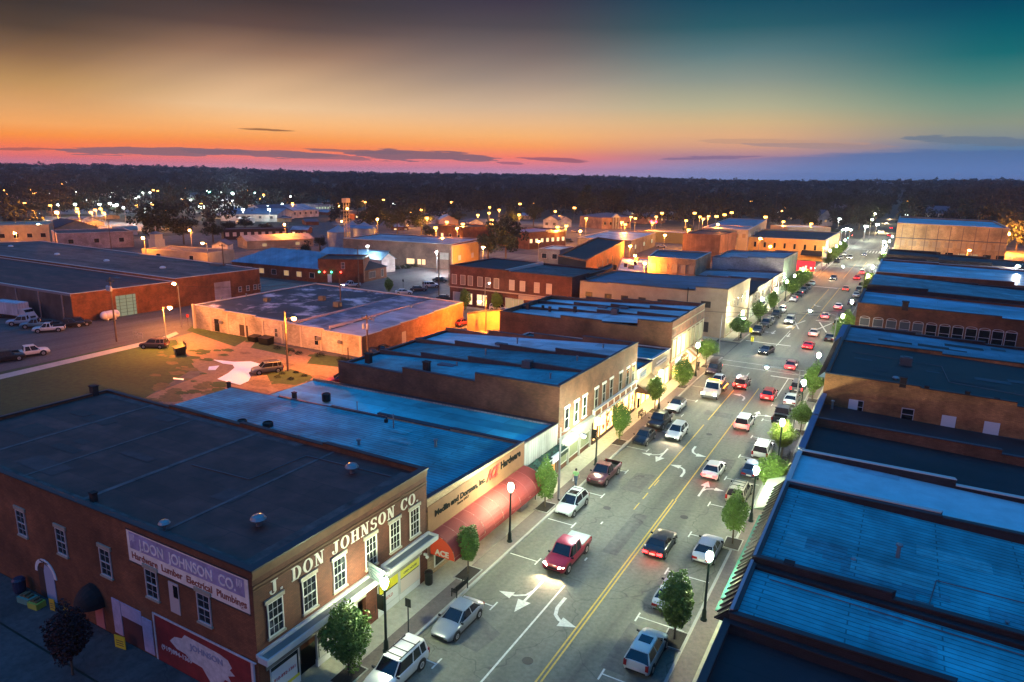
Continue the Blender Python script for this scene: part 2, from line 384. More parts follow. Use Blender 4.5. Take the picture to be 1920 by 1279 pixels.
# ============================================================ materials used by the place
asph = mat('asphalt', (.158,.154,.118), .82, kind='asphalt', sc=3., amt=.22, bump=.15)
asph2 = mat('side_asphalt', (.075,.07,.07), .85, kind='asphalt', sc=2.2, amt=.3)
conc = mat('concrete', (.42,.40,.30), .85, kind='ground', sc=2.5, amt=.14)
pav = mat('paver', (.17,.135,.115), .85, kind='ground', sc=4., amt=.2)
curbm = mat('curb_concrete', (.38,.37,.33), .8, kind='ground', sc=2., amt=.15)
grassm = mat('grass', (.032,.06,.012), .95, kind='ground', sc=1.3, amt=.4)
groundm = mat('ground_earth', (.035,.04,.028), .95, kind='ground', sc=.08, amt=.4)
gravel = mat('gravel', (.25,.15,.09), .95, kind='ground', sc=1.6, amt=.3)
townm = mat('town_lot', (.085,.078,.075), .9, kind='asphalt', sc=.7, amt=.35)
white = mat('white_paint', (.38,.38,.34), .7, kind='noise', sc=2., amt=.12)
markw = mat('marking_white', (.62,.62,.55), .7, kind='noise', sc=5., amt=.22)
marky = mat('marking_yellow', (.62,.40,.06), .7, kind='noise', sc=5., amt=.2)
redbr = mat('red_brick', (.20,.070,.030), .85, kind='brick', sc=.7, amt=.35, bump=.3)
brownbr = mat('brown_brick', (.185,.078,.042), .85, kind='brick', sc=.7, amt=.3, bump=.3)
tanbr = mat('tan_brick', (.42,.29,.17), .85, kind='brick', sc=.6, amt=.25, bump=.3)
orbr = mat('orange_brick', (.40,.17,.065), .85, kind='brick', sc=.8, amt=.35, bump=.3)
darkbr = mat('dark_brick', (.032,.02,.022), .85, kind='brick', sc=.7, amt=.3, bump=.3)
cream = mat('cream_wall', (.55,.46,.36), .85, kind='block', sc=.5, amt=.2)
creamp = mat('cream_plaster', (.34,.29,.21), .85, kind='noise', sc=.6, amt=.16)
pinkw = mat('painted_brick_pink', (.30,.23,.22), .85, kind='brick', sc=.5, amt=.12)
whiteb = mat('white_block', (.20,.20,.19), .8, kind='block', sc=.5, amt=.1)
purplew = mat('grey_block', (.26,.26,.30), .85, kind='block', sc=.4, amt=.15)
goldw = mat('ochre_wall', (.62,.40,.13), .85, kind='noise', sc=.4, amt=.15)
lilac = mat('lilac_wall', (.34,.28,.30), .85, kind='block', sc=.4, amt=.25)
metalw = mat('ribbed_metal', (.42,.40,.42), .5, .3, kind='rib', sc=.5, amt=.2)
slatw = mat('ribbed_cladding', (.36,.37,.34), .6, kind='rib', sc=.5, amt=.12)
r_dark = mat('dark_membrane', (.145,.034,.026), .65, kind='roof', sc=.6, amt=.4, bump=.1)
r_black = mat('black_membrane', (.02,.010,.014), .7, kind='roof', sc=.6, amt=.3)
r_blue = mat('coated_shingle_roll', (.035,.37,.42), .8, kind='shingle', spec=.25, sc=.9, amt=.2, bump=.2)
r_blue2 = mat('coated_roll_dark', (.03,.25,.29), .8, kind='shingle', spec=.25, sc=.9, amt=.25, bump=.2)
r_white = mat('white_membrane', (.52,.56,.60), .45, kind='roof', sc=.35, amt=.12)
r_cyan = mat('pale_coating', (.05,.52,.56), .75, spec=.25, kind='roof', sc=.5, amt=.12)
r_grey = mat('gravel_roof', (.12,.085,.08), .9, kind='roof', sc=1.2, amt=.4)
r_patch = mat('patched_roof', (.035,.037,.047), .6, kind='roof', sc=.2, amt=.2, col2=(.62,.50,.52), lo=.52, hi=.62)
r_lilac = mat('faded_coating', (.36,.34,.38), .55, kind='roof', sc=.4, amt=.18)
r_metal = mat('blue_metal_roof', (.12,.24,.34), .4, .1, kind='rib', sc=.4, amt=.15)
r_shing = mat('house_shingle', (.10,.10,.13), .85, kind='noise', sc=2., amt=.3)
copd = mat('dark_coping', (.04,.035,.04), .5, .3); copw = mat('pale_coping', (.55,.50,.46), .6)
copb = mat('tile_coping', (.05,.042,.05), .6, kind='noise', sc=3., amt=.3)
glass = mat('window_glass', (.012,.015,.02), .08, 0., spec=.8)
glassm = mat('misted_glass', (.10,.11,.12), .25)
shut = mat('blind_grey', (.36,.33,.31), .7); boardw = mat('white_board', (.7,.68,.68), .7)
blackm = mat('black_metal', (.012,.014,.014), .4, .4); greym = mat('grey_metal', (.28,.28,.29), .45, .6)
darkgreen = mat('dark_green_metal', (.012,.03,.024), .4, .4)
woodm = mat('weathered_wood', (.13,.09,.06), .9, kind='objnoise', sc=3., amt=.3)
soil = mat('mulch', (.022,.016,.012), .95, kind='noise', sc=8., amt=.4)
tealc = mat('teal_canvas', (.006,.11,.085), .9); redc = mat('red_canvas', (.25,.028,.024), .8)
litwarm = emis('lit_shop_warm', (1., .55, .20), 4.6); litwin = emis('lit_window_warm', (1., .72, .38), 1.6)
litcool = emis('lit_shop_cool', (.8, 1., .7), .8); litdim = emis('lit_window_dim', (1., .6, .3), .5)
# ============================================================ terrain, streets
def sm(v, a, b): t = min(1, max(0, (v-a)/(b-a))); return t*t*(3-2*t)
def hgt(x, y):
    r = math.hypot(x, y); a = math.degrees(math.atan2(x, y))
    h = 17*sm(r, 900, 2600)+3*math.sin(a*.21+1)*sm(r, 1500, 2600)
    h += 11*sm(a, -8, 8)*sm(r, 470, 900)
    h += 4*sm(-a, 35, 60)*sm(r, 1500, 2600)
    return h
mb = MB(); rs = [0, 60, 150, 300, 450, 600, 750, 900, 1100, 1300, 1600, 1900, 2300, 2700, 3400, 4500, 6500, 9000]; na = 120
for r in rs[1:]:
    for i in range(na):
        a = 2*math.pi*i/na; x, y = r*math.sin(a), r*math.cos(a); mb.v.append((x, y, hgt(x, y)-.03))
mb.v.append((0, 0, -.03)); k0 = len(mb.v)-1
for i in range(na): mb.f.append((k0, (i+1)%na, i)); mb.m.append(0)
for j in range(len(rs)-2):
    for i in range(na): mb.f.append((j*na+i, j*na+(i+1)%na, (j+1)*na+(i+1)%na, (j+1)*na+i)); mb.m.append(0)
single('ground', None, None, mb, groundm, kind='structure', smooth=True)
def sheet(name, polys, z, m):
    mb = MB()
    for p in polys: mb.add([(x, y, z) for x, y in p], [tuple(range(len(p)))])
    return single(name, None, None, mb, m, kind='structure')
def bx(y): return max(0., (y-110)*.0135)
sheet('parking_ground', [[(-270,18),(-58,18),(-58,420),(-320,420)], [(-58,119),(75,119),(85,420),(-58,420)]], -.018, townm)
def ribbon(x0, x1, ys, z, m, name='road', mb=None):
    own = mb is None; mb = mb or MB()
    for a, b in zip(ys, ys[1:]): mb.quad((x0+bx(a),a,z), (x1+bx(a),a,z), (x1+bx(b),b,z), (x0+bx(b),b,z))
    if own: return single(name, None, None, mb, m, kind='structure')
YS = [-10, 20, 60, 110, 140, 180, 222, 260, 300, 340, 380, 450, 550, 700, 850]
ribbon(-24.8, -9.3, YS, 0., asph)
CR1 = (121., 131.5); CR2 = (224., 240.); CR3 = (362., 380.)
sheet('cross_street', [[(-170,CR1[0]),(-24.8,CR1[0]),(-24.8,CR1[1]),(-175,CR1[1]+6)], [(-9.3,CR1[0]),(80,CR1[0]),(80,CR1[1]),(-9.3,CR1[1])],
   [(-150,CR2[0]),(-23.3,CR2[0]),(-23.1,CR2[1]),(-150,CR2[1])], [(-7.8,CR2[0]),(90,CR2[0]),(90,CR2[1]),(-7.6,CR2[1])],
   [(-260,CR3[0]+30),(-21.4,CR3[0]),(-21.2,CR3[1]),(-260,CR3[1]+40)], [(-5.9,CR3[0]),(120,CR3[0]),(120,CR3[1]),(-5.7,CR3[1])]], .002, asph)
sheet('side_street', [[(-150,7),(-24.8,7),(-24.8,19.3),(-150,19.3)]], .003, asph2)
sheet('back_street', [[G(-60,716),G(300,640),G(345,628),G(640,545),G(860,500),G(880,482),G(800,487),G(640,528),G(480,548),G(130,603),G(-60,640)]], .004, asph2)
sheet('grass_lawn', [[G(-40,706),G(230,648),G(330,637),G(365,690),G(250,760),G(120,800),G(-40,870)]], .006, grassm)
sheet('gravel_lot', [[G(300,632),G(372,604),G(470,634),G(560,655),G(690,680),G(760,660),G(870,610),G(965,640),G(700,790),G(560,800),G(330,770),G(270,745),G(385,700),G(300,665)]], .002, gravel)
sheet('grass_verge', [[G(375,600),G(470,633),G(440,650),G(350,620)], [G(480,640),G(560,655),G(545,668),G(470,652)], [G(590,662),G(676,676),G(650,690),G(575,682)], [G(500,702),G(545,692),G(590,706),G(560,724),G(510,722)]], .010, grassm)
def blobs(name, cs, z, m_, seed):
    rr = random.Random(seed); ps = []
    for px, py, r0 in cs:
        x0, y0 = G(px, py); n = 15; k = [rr.uniform(.55, 1.25) for _ in range(n)]
        ps.append([(x0+r0*k[i]*math.cos(6.2832*i/n)*1.2, y0+r0*.5*(k[i]+k[(i+1)%n])*math.sin(6.2832*i/n)*.8) for i in range(n)])
    mb = MB()
    for i, p in enumerate(ps): mb.add([(x, y, z+.0012*i) for x, y in p], [tuple(range(len(p)))])
    single(name, None, None, mb, m_, kind='structure')
rb_ = random.Random(2)
blobs('worn_ground', [(rb_.uniform(290,390), rb_.uniform(672,740), rb_.uniform(.5,1.6)) for _ in range(16)]+[(rb_.uniform(235,330), rb_.uniform(735,765), rb_.uniform(.6,1.5)) for _ in range(9)]+[(rb_.uniform(300,345), rb_.uniform(640,672), rb_.uniform(.4,.9)) for _ in range(7)], .017, mat('worn_soil', (.11,.085,.03), .95, kind='ground', sc=1.6, amt=.4), 5)
blobs('grass_patches', [(rb_.uniform(350,430), rb_.uniform(655,745), rb_.uniform(.4,1.5)) for _ in range(16)]+[(rb_.uniform(330,400), rb_.uniform(735,760), rb_.uniform(.5,1.2)) for _ in range(6)]+[(545,702,1.9),(570,712,1.2),(520,704,1.3),(470,640,1.2),(590,668,1.),(620,676,.8)], .06, grassm, 6)
blobs('dirt_stains', [(rb_.uniform(420,640), rb_.uniform(640,735), rb_.uniform(.8,2.6)) for _ in range(16)], .012, mat('dark_gravel', (.17,.10,.055), .95, kind='ground', sc=1.6, amt=.4), 7)
sheet('path', [[G(-40,712),G(300,634),G(330,622),G(335,626),G(305,640),G(-40,721)]], .014, curbm)
# sidewalks + kerbs
def walk(x0, x1, y0, y1, kerb):  # kerb: x of the street edge
    mb = MB(); n = max(1, int((y1-y0)//14)); ys = [y0+(y1-y0)*i/n for i in range(n+1)]
    for a, b in zip(ys, ys[1:]):
        p = [(x0+bx(a),a),(x1+bx(a),a),(x1+bx(b),b),(x0+bx(b),b)]; mb.prism(p, -.03, .13)
    single('sidewalk', None, None, mb, conc, kind='structure')
    s = 1 if kerb > (x0+x1)/2 else -1; k = MB()
    for a, b in zip(ys, ys[1:]):
        p = [(kerb+bx(a),a),(kerb+s*.16+bx(a),a),(kerb+s*.16+bx(b),b),(kerb+bx(b),b)]; k.prism(p, -.02, .133)
    single('kerb', None, None, k, curbm, kind='structure')
    q = MB(); ribbon(kerb-s*1.35, kerb-s*.05, ys, .135, pav, mb=q); single('paver_strip', None, None, q, pav, kind='structure')
for a, b in ((19.3,119.5),(133,222.5),(241.5,360)): walk(-28.6, -24.96, a, b, -24.96)
for a, b in ((-5,119.5),(133,222.5),(241.5,360)): walk(-9.14, -5.5, a, b, -9.14)
sheet('sidewalk', [[(-70,19.4),(-28.7,19.4),(-28.7,22.45),(-70,22.45)]], .05, asph2)
sheet('sidewalk', [[(-95,131.9),(-28.7,131.9),(-28.7,134.4),(-95,134.4)]], .05, conc)
# ---- painted markings
mw, my = MB(), MB()
def rect(mb, x0, x1, y0, y1, z=.007): 
    n = max(1, int(abs(y1-y0)/15))
    for i in range(n):
        a = y0+(y1-y0)*i/n; b = y0+(y1-y0)*(i+1)/n
        mb.quad((x0+bx(a),a,z),(x1+bx(a),a,z),(x1+bx(b),b,z),(x0+bx(b),b,z))
for dx in (-.2, .08): rect(my, -15.95+dx, -15.83+dx, 18, 61.5)
rect(my, -15.95, -15.83, 61.5, 104); rect(my, -18.95, -18.83, 62.5, 84); rect(my, -18.95, -18.83, 86, 101)
for y in (57.5, 60, 63.5): rect(my, -18.7, -18.6, y, y+1.6)
rect(mw, -19.0, -18.86, 18, 43)
rect(my, -15.95, -15.83, 178, 221)
rect(mw, -18.6, -18.48, 134, 150); rect(my, -18.4, -18.28, 151, 216); rect(my, -15.6, -15.48, 168, 178)
rect(mw, -13.0, -12.88, 100, 112); rect(mw, -18.9, -18.78, 102, 112)
for y in (31, 38, 44.9, 51.8, 58.6, 65.2, 72., 79, 86, 93, 100):
    rect(mw, -24.7, -22.2, y-.05, y+.05); rect(mw, -22.26, -22.14, y-.5, y+.6)
for y in (28.8, 35.5, 42.2, 49, 55.7, 62.4, 69.2, 76, 83, 90, 97): rect(mw, -12.9, -9.6, y-.05, y+.05); rect(mw, -12.95, -12.83, y-.6, y+.5)
for x, y in ((-19.1,47),(-15.2,52.6),(-20.3,53.3)): rect(mw, x, x+.14, y, y+.5)
rect(mw, -15.6, -9.6, 112.0, 112.4); rect(mw, -24.5, -9.6, 115, 115.15); rect(mw, -24.5, -9.6, 118.2, 118.35)
rect(mw, -24.3, -16.2, 135.3, 135.7); rect(mw, -15.5, -9.4, 164.5, 164.8); rect(mw, -24, -16.5, 219, 219.5); rect(mw, -15, -9, 243, 243.3); rect(mw, -22.5, -15.5, 219.5, 219.9)
rect(my, -14.1, -13.98, 243, 300); rect(my, -17.2, -17.08, 243, 290)
for i in range(9): x = -17+i*1.2; rect(mw, x, x+.5, 340, 352)
rect(mw, -23, -9, 356, 356.5); rect(mw, -23, -9, 359, 359.5)
def strip(mb, pts, w, z=.008):
    n = len(pts); P = [Vector(p) for p in pts]; L_, R2 = [], []
    for i in range(n):
        d = (P[min(i+1,n-1)]-P[max(i-1,0)]).normalized(); q = Vector((-d.y, d.x)); ww = w if not isinstance(w, list) else w[i]
        L_.append(P[i]+q*ww/2); R2.append(P[i]-q*ww/2)
    for i in range(n-1): mb.quad((*L_[i],z),(*R2[i],z),(*R2[i+1],z),(*L_[i+1],z))
for cx_, sgn in ((-17.9, 1), (-12.6, 1)):   # crossing X markings
    strip(mw, [(cx_-1.2,152.5),(cx_+1.2,163)], .3); strip(mw, [(cx_+1.2,152.5),(cx_-1.2,163)], .3, .0125)
def arrow(x, y, dr, kind='s', k=1.):
    T = lambda a, b: (x+a*k*dr, y+b*k*dr)   # dr=+1 points to +Y
    def head(tip, ang, L=1.5, w=.52):
        c, s = math.cos(ang), math.sin(ang); f = lambda a, b: (tip[0]+a*c-b*s, tip[1]+a*s+b*c)
        p = [f(0, 0), f(-w, -L), f(w, -L)]; q = [(*T(*a), .0125) for a in p]; mw.add(q, [(0,1,2)])
    if 's' in kind:
        strip(mw, [T(0,-2.4),T(0,.6)], .2); head((0, 2.0), 0)
    if 'l' in kind or 'r' in kind:
        g = -1 if 'l' in kind else 1
        if 's' in kind:
            strip(mw, [T(0,-1.0),T(g*.25,-.2),T(g*.9,.25),T(g*1.2,.3)], .18, .0165); head((g*2.2, .35), -g*math.pi/2, 1.1, .42)
        else:
            strip(mw, [T(-g*.5,-2.0),T(-g*.5,-.6),T(-g*.25,.2),T(g*.2,.6),T(g*.5,.7)], .26, .0165); head((g*1.6, .75), -g*math.pi/2, 1.25, .55)
arrow(-20.6, 40.2, -1, 'sr'); arrow(-17.7, 39.6, -1, 'l'); arrow(-20.4, 71.4, -1, 'sr'); arrow(-17.4, 74.4, -1, 'l', .9)
arrow(-17.4, 68.8, 1, 'l', .9); arrow(-14.2, 65.6, 1, 'sr', .9); arrow(-13.9, 91.5, 1, 'sr', .9); arrow(-17.2, 98.5, 1, 'l', .9)
arrow(-17.6, 145, -1, 's', .9); arrow(-20.6, 146, -1, 'sr', .9); arrow(-14.0, 140, 1, 'sr', .8); arrow(-16.9, 185, -1, 'l', .9)
single('road_markings', None, None, mw, markw, kind='structure'); single('centre_line', None, None, my, marky, kind='structure')
sheet('road_patch', [[(-22.9,33.5),(-20.6,33.2),(-20.2,35.6),(-22.3,36.6)], [(-21.3,61),(-19.3,61),(-19.3,66),(-21.2,65.6)], [(-14.6,70),(-12.9,70),(-12.9,74.5),(-14.5,74.2)], [(-18.4,49),(-17.1,49),(-17.1,57),(-18.4,57)], [(-20,88),(-16.5,88),(-16.5,90),(-20,90)], [(-22,121.5),(-14,124),(-14,126),(-22,123.6)], [(-13.2,36),(-11.6,36),(-11.6,41),(-13.1,41.3)]], .0045, mat('patch_asphalt', (.125,.118,.100), .85, kind='asphalt', sc=2., amt=.3))
mbm = MB()
for x, y in ((-17.4,34.2),(-20.9,56.5),(-14.2,58.5),(-17.5,81),(-20.3,108),(-13.5,125)): mbm.tube((x,y,-.02),(x,y,.011),.36,n=16)
single('manhole_covers', None, None, mbm, mat('manhole_iron', (.05,.045,.04), .6, .4), kind='structure')
# rust-red stains near the kerb etc. stay in the asphalt material
# ============================================================ left row, nearest first
FX = -28.2
def patches(root, zf, n, seed, x0, x1, y0, y1, cols=None):
    rr = random.Random(seed)
    for q in range(n):
        a = rr.uniform(x0, x1-2); b = min(x1, a+rr.uniform(1.2, 5)); c_ = rr.uniform(y0, y1-.8); d_ = min(y1, c_+rr.uniform(.5, 2.2)); lz = .012+.002*q
        mb = MB(); mb.quad((a,c_,zf(a,c_)+lz),(b,c_,zf(b,c_)+lz),(b,d_,zf(b,d_)+lz),(a,d_,zf(a,d_)+lz)); mb.build('roof_patch', rr.choice(cols), root)
def conduit(root, zf, pts, r=.035):
    mb = MB(); mb.path([(x, y, zf(x, y)+.07) for x, y in pts], r, 5); mb.build('conduit', mat('conduit_grey', (.10,.10,.11), .6), root)
def vent(kind, x, y, z, label, s=1.):
    """roof fittings standing on a roof"""
    mb = MB()
    if kind == 'mushroom': mb.lathe((x,y,z), [(.14*s,-.1),(.14*s,.3*s),(.42*s,.32*s),(.46*s,.42*s),(.34*s,.58*s),(.1*s,.66*s)], 12); m_ = greym
    elif kind == 'pipe': mb.lathe((x,y,z), [(.12*s,-.1),(.11*s,.75*s),(.2*s,.76*s),(.2*s,.86*s),(.05*s,.92*s)], 10); m_ = mat('galvanised', (.2,.24,.25), .5, .4)
    elif kind == 'tall': mb.lathe((x,y,z), [(.25*s,-.1),(.25*s,.02),(.06*s,.05),(.06*s,1.5*s),(.16*s,1.5*s),(.02*s,1.62*s)], 10); m_ = mat('galvanised', (.2,.24,.25), .5, .4)
    elif kind == 'tank': mb.lathe((x,y,z), [(.5*s,-.1),(.52*s,.75*s),(.44*s,.8*s),(.42*s,.7*s),(.05,.7*s)], 14); m_ = blackm
    elif kind == 'chimney':
        mb.box(x-.35*s,x+.35*s,y-.3*s,y+.3*s,z-.3,z+.8*s); mb.box(x-.42*s,x+.42*s,y-.37*s,y+.37*s,z+.801*s,z+.92*s); m_ = darkbr
    elif kind == 'unit':
        mb.box(x-.6*s,x+.6*s,y-.5*s,y+.5*s,z+.08,z+.85*s); mb.box(x-.65*s,x+.65*s,y-.55*s,y+.55*s,z-.06,z+.079); mb.lathe((x,y,z+.85*s), [(.38*s,.002),(.38*s,.07),(.1,.08)], 12); m_ = mat('unit_grey', (.10,.11,.12), .5, .4)
    elif kind == 'dome': mb.lathe((x,y,z), [(.7*s,-.05),(.7*s,.12),(.6*s,.3),(.3*s,.42),(.02,.46)], 14); m_ = mat('dome_white', (.6,.62,.65), .3)
    elif kind == 'hatch': mb.box(x-.9*s,x+.9*s,y-.4*s,y+.4*s,z-.06,z+.22*s); m_ = mat('hatch', (.06,.09,.12), .5)
    nm = {'mushroom':'roof_vent','pipe':'vent_pipe','tall':'vent_pipe','tank':'roof_fan','chimney':'roof_chimney','unit':'air_conditioner','dome':'skylight_dome','hatch':'roof_hatch'}[kind]
    ct = {'roof_vent':'vent','vent_pipe':'vent pipe','roof_fan':'fan','roof_chimney':'chimney','air_conditioner':'air conditioner','skylight_dome':'skylight','roof_hatch':'roof hatch'}[nm]
    return single(nm, label, ct, mb, m_, smooth=False, loc=(x, y, z))
# --- corner brick store
P = [(FX,22.5),(FX,38.3),(-67,38.3),(-67,22.5)]
jb, jw, jr = block('brick_store', 'two storey dark red brick corner store with painted signs and black flat roof', 'building', P, [9.05,9.05,8.7,8.7], redbr, r_dark, copd, par=.35, nst=[1,4,1,1],
   segs=[[], steps(9.05,8.5,4), [(0,1,8.5,8.6)], [(0,1,8.6,9.05)]])
f = Fr((FX,22.5), (0,1), (1,0)); mb = MB()
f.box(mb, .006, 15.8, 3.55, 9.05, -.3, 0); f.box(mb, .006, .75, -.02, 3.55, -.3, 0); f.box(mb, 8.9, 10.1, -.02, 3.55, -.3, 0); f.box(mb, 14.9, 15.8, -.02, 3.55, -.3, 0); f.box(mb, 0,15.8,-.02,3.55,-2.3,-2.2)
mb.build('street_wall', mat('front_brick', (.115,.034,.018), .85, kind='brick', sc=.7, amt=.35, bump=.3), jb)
mb = MB(); band_ = mat('corbel_brick', (.13,.062,.03), .8, kind='noise', sc=1., amt=.3)
for z0, z1, d in ((8.72,9.04,.10),(8.52,8.72,.05),(8.0,8.12,.05),(7.82,7.88,.04)): f.box(mb, 0, 15.8, z0, z1-.004, -.01, d)
mb.build('cornice', band_, jb)
mb = MB(); f.box(mb, -.1, 15.9, 9.06, 9.16, -.4, .16); mb.build('coping', copd, jb)
for xs_, w_ in ((-36.8,.12),(-45.2,.2),(-52.5,.1),(-59.3,.16)):
    mb = MB(); k_ = (xs_-FX)/(-67-FX); zz_ = 8.7+(8.35-8.7)*k_; mb.box(xs_-w_, xs_+w_, 22.9, 37.9, zz_-.02, zz_+.03); mb.build('roof_seam', mat('seam_dust', (.17,.09,.085), .8, kind='noise', sc=1.2, amt=.4), jb)
mb = MB()
for a_ in ((-66,-28.7,22.85,23.5),(-29.9,-28.6,23.5,37.6),(-66,-40,37.2,37.9)):
    for q_ in range(14):
        t0, t1 = q_/14, (q_+1)/14
        if a_[1]-a_[0] > 3: x0_, x1_, y0_, y1_ = a_[0]+(a_[1]-a_[0])*t0, a_[0]+(a_[1]-a_[0])*t1, a_[2], a_[3]
        else: x0_, x1_, y0_, y1_ = a_[0], a_[1], a_[2]+(a_[3]-a_[2])*t0, a_[2]+(a_[3]-a_[2])*t1
        Z_ = lambda x: 8.7-.35*((x-FX)/(-67-FX))+.012
        mb.quad((x0_,y0_,Z_(x0_)),(x1_,y0_,Z_(x1_)),(x1_,y1_,Z_(x1_)),(x0_,y1_,Z_(x0_)))
mb.build('dust_streaks', mat('dusty_flashing', (.16,.07,.062), .85, kind='noise', sc=.9, amt=.6), jb)
sl_, si_ = mat('limestone', (.34,.31,.24), .8, kind='noise', sc=2, amt=.15), None
wf = mat('window_paint', (.55,.55,.50), .55)
for u in (1.4,4.0,6.55,9.55,12.05,14.3): window(f, jb, u, 4.45, 1.12, 2.15, 3, 2, wf, glass, lintel=sl_, sill=sl_)
# serif wall letters, drawn stroke by stroke
def glyph(ch):
    w = .62; q = []; B = lambda x0, x1, y0, y1: q.append([(x0,y0),(x1,y0),(x1,y1),(x0,y1)])
    def arc(cx, cy, rx, ry, t0, t1, tx, ty, n=14):
        for i in range(n):
            a = t0+(t1-t0)*i/n; b = t0+(t1-t0)*(i+1)/n
            o = lambda t: (cx+rx*math.cos(t), cy+ry*math.sin(t)); n_ = lambda t: (cx+(rx-tx)*math.cos(t), cy+(ry-ty)*math.sin(t))
            q.append([n_(a), o(a), o(b), n_(b)])
    pi = math.pi
    if ch == 'J': B(.26,.46,.2,.93); B(.14,.6,.93,1.); arc(.24,.22,.22,.22,pi,2*pi,.1,.07); q.append([(.02,.2),(.16,.2),(.14,.34),(.0,.32)]); w = .62
    elif ch == 'D': B(.08,.26,.07,.93); B(0,.36,0,.07); B(0,.36,.93,1.); arc(.32,.5,.38,.5,-pi/2,pi/2,.19,.07); w = .74
    elif ch == 'O': arc(.37,.5,.37,.51,0,2*pi,.19,.07,24); w = .78
    elif ch == 'N': B(.1,.17,.06,.93); B(.56,.63,.0,.93); q.append([(.1,.93),(.3,.93),(.63,.0),(.45,.0)]); B(0,.27,0,.06); B(0,.28,.93,1.); B(.47,.75,.93,1.); w = .8
    elif ch == 'H': B(.08,.26,.07,.93); B(.5,.68,.07,.93); B(.26,.5,.46,.54); [B(a,a+.34,b,b+.07) for a in (0,.42) for b in (0,.93)]; w = .8
    elif ch == 'S': arc(.3,.73,.28,.27,.35,pi*1.5,.15,.08); arc(.3,.27,.28,.27,-pi+.35,pi/2,.15,.08); B(.5,.57,.68,.95); B(.02,.09,.06,.32); w = .64
    elif ch == 'C': arc(.36,.5,.36,.51,.75,2*pi-.75,.19,.07,22); B(.58,.67,.66,.96); B(.6,.66,.1,.3); w = .72
    elif ch == '.': B(.02,.17,0,.15); w = .22
    elif ch == ' ': w = .4
    return w, q
def letters(txt, u0, z0, hh, fit):
    tot = sum(glyph(c)[0]+.1 for c in txt); k = fit/tot; x = u0; mb = MB()
    for c in txt:
        w, qs = glyph(c)
        for i, poly in enumerate(qs):
            a = [(x+px*k, z0+py*hh) for px, py in poly]; d = .03+.0009*(i % 5)
            mb.hexa([f.p(a[0][0],a[0][1],.0),f.p(a[1][0],a[1][1],.0),f.p(a[1][0],a[1][1],d),f.p(a[0][0],a[0][1],d),f.p(a[3][0],a[3][1],.0),f.p(a[2][0],a[2][1],.0),f.p(a[2][0],a[2][1],d),f.p(a[3][0],a[3][1],d)])
        x += (w+.1)*k
    return mb
letters('J. DON JOHNSON CO.', 1.1, 6.96, .84, 13.8).build('lettering', mat('letter_white', (.58,.54,.47), .6), jb)
# metal canopy with white gutter edge
for u0, u1, nm in ((-.1, 10.3, 'a'), (10.5, 15.95, 'b')):
    mb = MB(); f.box(mb, u0, u1, 3.72, 3.82, .003, .82); mb.build('canopy', mat('canopy_tin', (.20,.21,.20), .6, .3), jb)
    mb = MB(); f.box(mb, u0, u1, 3.83, 4.02, .0, .16); f.box(mb, u0-.03, u1+.03, 3.60, 3.98, .823, .93); f.box(mb, u0-.03, u0+.12, 3.60, 3.98, .17, .82)
    f.box(mb, u1-.12, u1+.03, 3.60, 3.98, .17, .82); mb.build('canopy_edge', mat('canopy_white', (.50,.51,.49), .6), jb)
mb = MB()
for u0, u1 in ((.5, 8.9), (10.1, 15.1)): f.box(mb, u0, u1, 2.55, 3.58, -.1, .06)
mb.build('transom', mat('shingled_transom', (.30,.30,.24), .8, kind='shiplap', sc=2, amt=.2), jb)
knee = mat('knee_wall', (.72,.72,.66), .6)
def shopwin(u0, u1, z0, z1, d, gl, parent, nm='shop_window', fm=None):
    o = MB(); fr_ = f
    fr_.box(o, u0, u0+.09, z0, z1, d-.1, d+.05); fr_.box(o, u1-.09, u1, z0, z1, d-.1, d+.05); fr_.box(o, u0+.09, u1-.09, z0, z0+.08, d-.1, d+.05); fr_.box(o, u0+.09, u1-.09, z1-.1, z1, d-.1, d+.05)
    o = o.build(nm, fm or wf, parent); g = MB(); fr_.box(g, u0+.085, u1-.085, z0+.075, z1-.095, d-.02, d); g.build('pane', gl, o); return o
for u0, u1 in ((.75,3.0),(4.4,6.6),(10.1,12.4),(12.5,14.9)):
    shopwin(u0, u1, .62, 2.55, -.05, mat('shop_glass', (.03,.035,.03), .12), jb)
    mb = MB(); f.box(mb, u0, u1, .0, .6, -.2, -.02); mb.build('knee_wall', knee, jb)
shopwin(6.7, 8.8, .62, 2.5, -.7, emis('lit_green_shop', (.55,.95,.7), .35), jb)
mb = MB(); f.box(mb, 3.1, 4.2, .05, 2.3, -1.3, -1.22); mb.build('door', mat('door_dark', (.05,.035,.03), .6), jb)
def poster(fr, u, z, w, h, col, txts, name='poster', parent=None, d=.02, tcol=(.05,.05,.05), label=None, cat='poster', top=False, border=None):
    mats = [mat('poster_%d_%d_%d' % tuple(int(c*99) for c in col), col, .7), mat('ink_%d_%d_%d' % tuple(int(c*99) for c in tcol), tcol, .7)]
    mb = MB(); fr.box(mb, u-w/2, u+w/2, z, z+h, d-.015, d)
    for t, rel, size, k in txts: text_on(mb, fr, t, u-w/2*k, z+h*rel, size, d+.004, bold=size*.02, fit=w*k, m=1, ext=.003)
    if parent is not None: return mb.build(name, mats, parent)
    return single(name, label, cat, mb, mats, loc=fr.p(u, z))
poster(f, 1.8, .85, 1.9, 1.35, (.75,.73,.68), [('910-892-1361',.42,.28,.85)], parent=jb, tcol=(.55,.05,.03), d=.01)
poster(f, 2.1, .66, 1.6, .18, (.85,.72,.05), [], parent=jb, d=.02)
poster(f, 5.5, .7, 1.9, 1.0, (.72,.70,.60), [('SOLD',.35,.42,.6)], parent=jb, d=.01)
poster(f, 7.75, .8, 1.8, 1.2, (.75,.78,.7), [('SOLD',.3,.4,.7)], parent=jb, d=-.66, tcol=(.5,.1,.05))
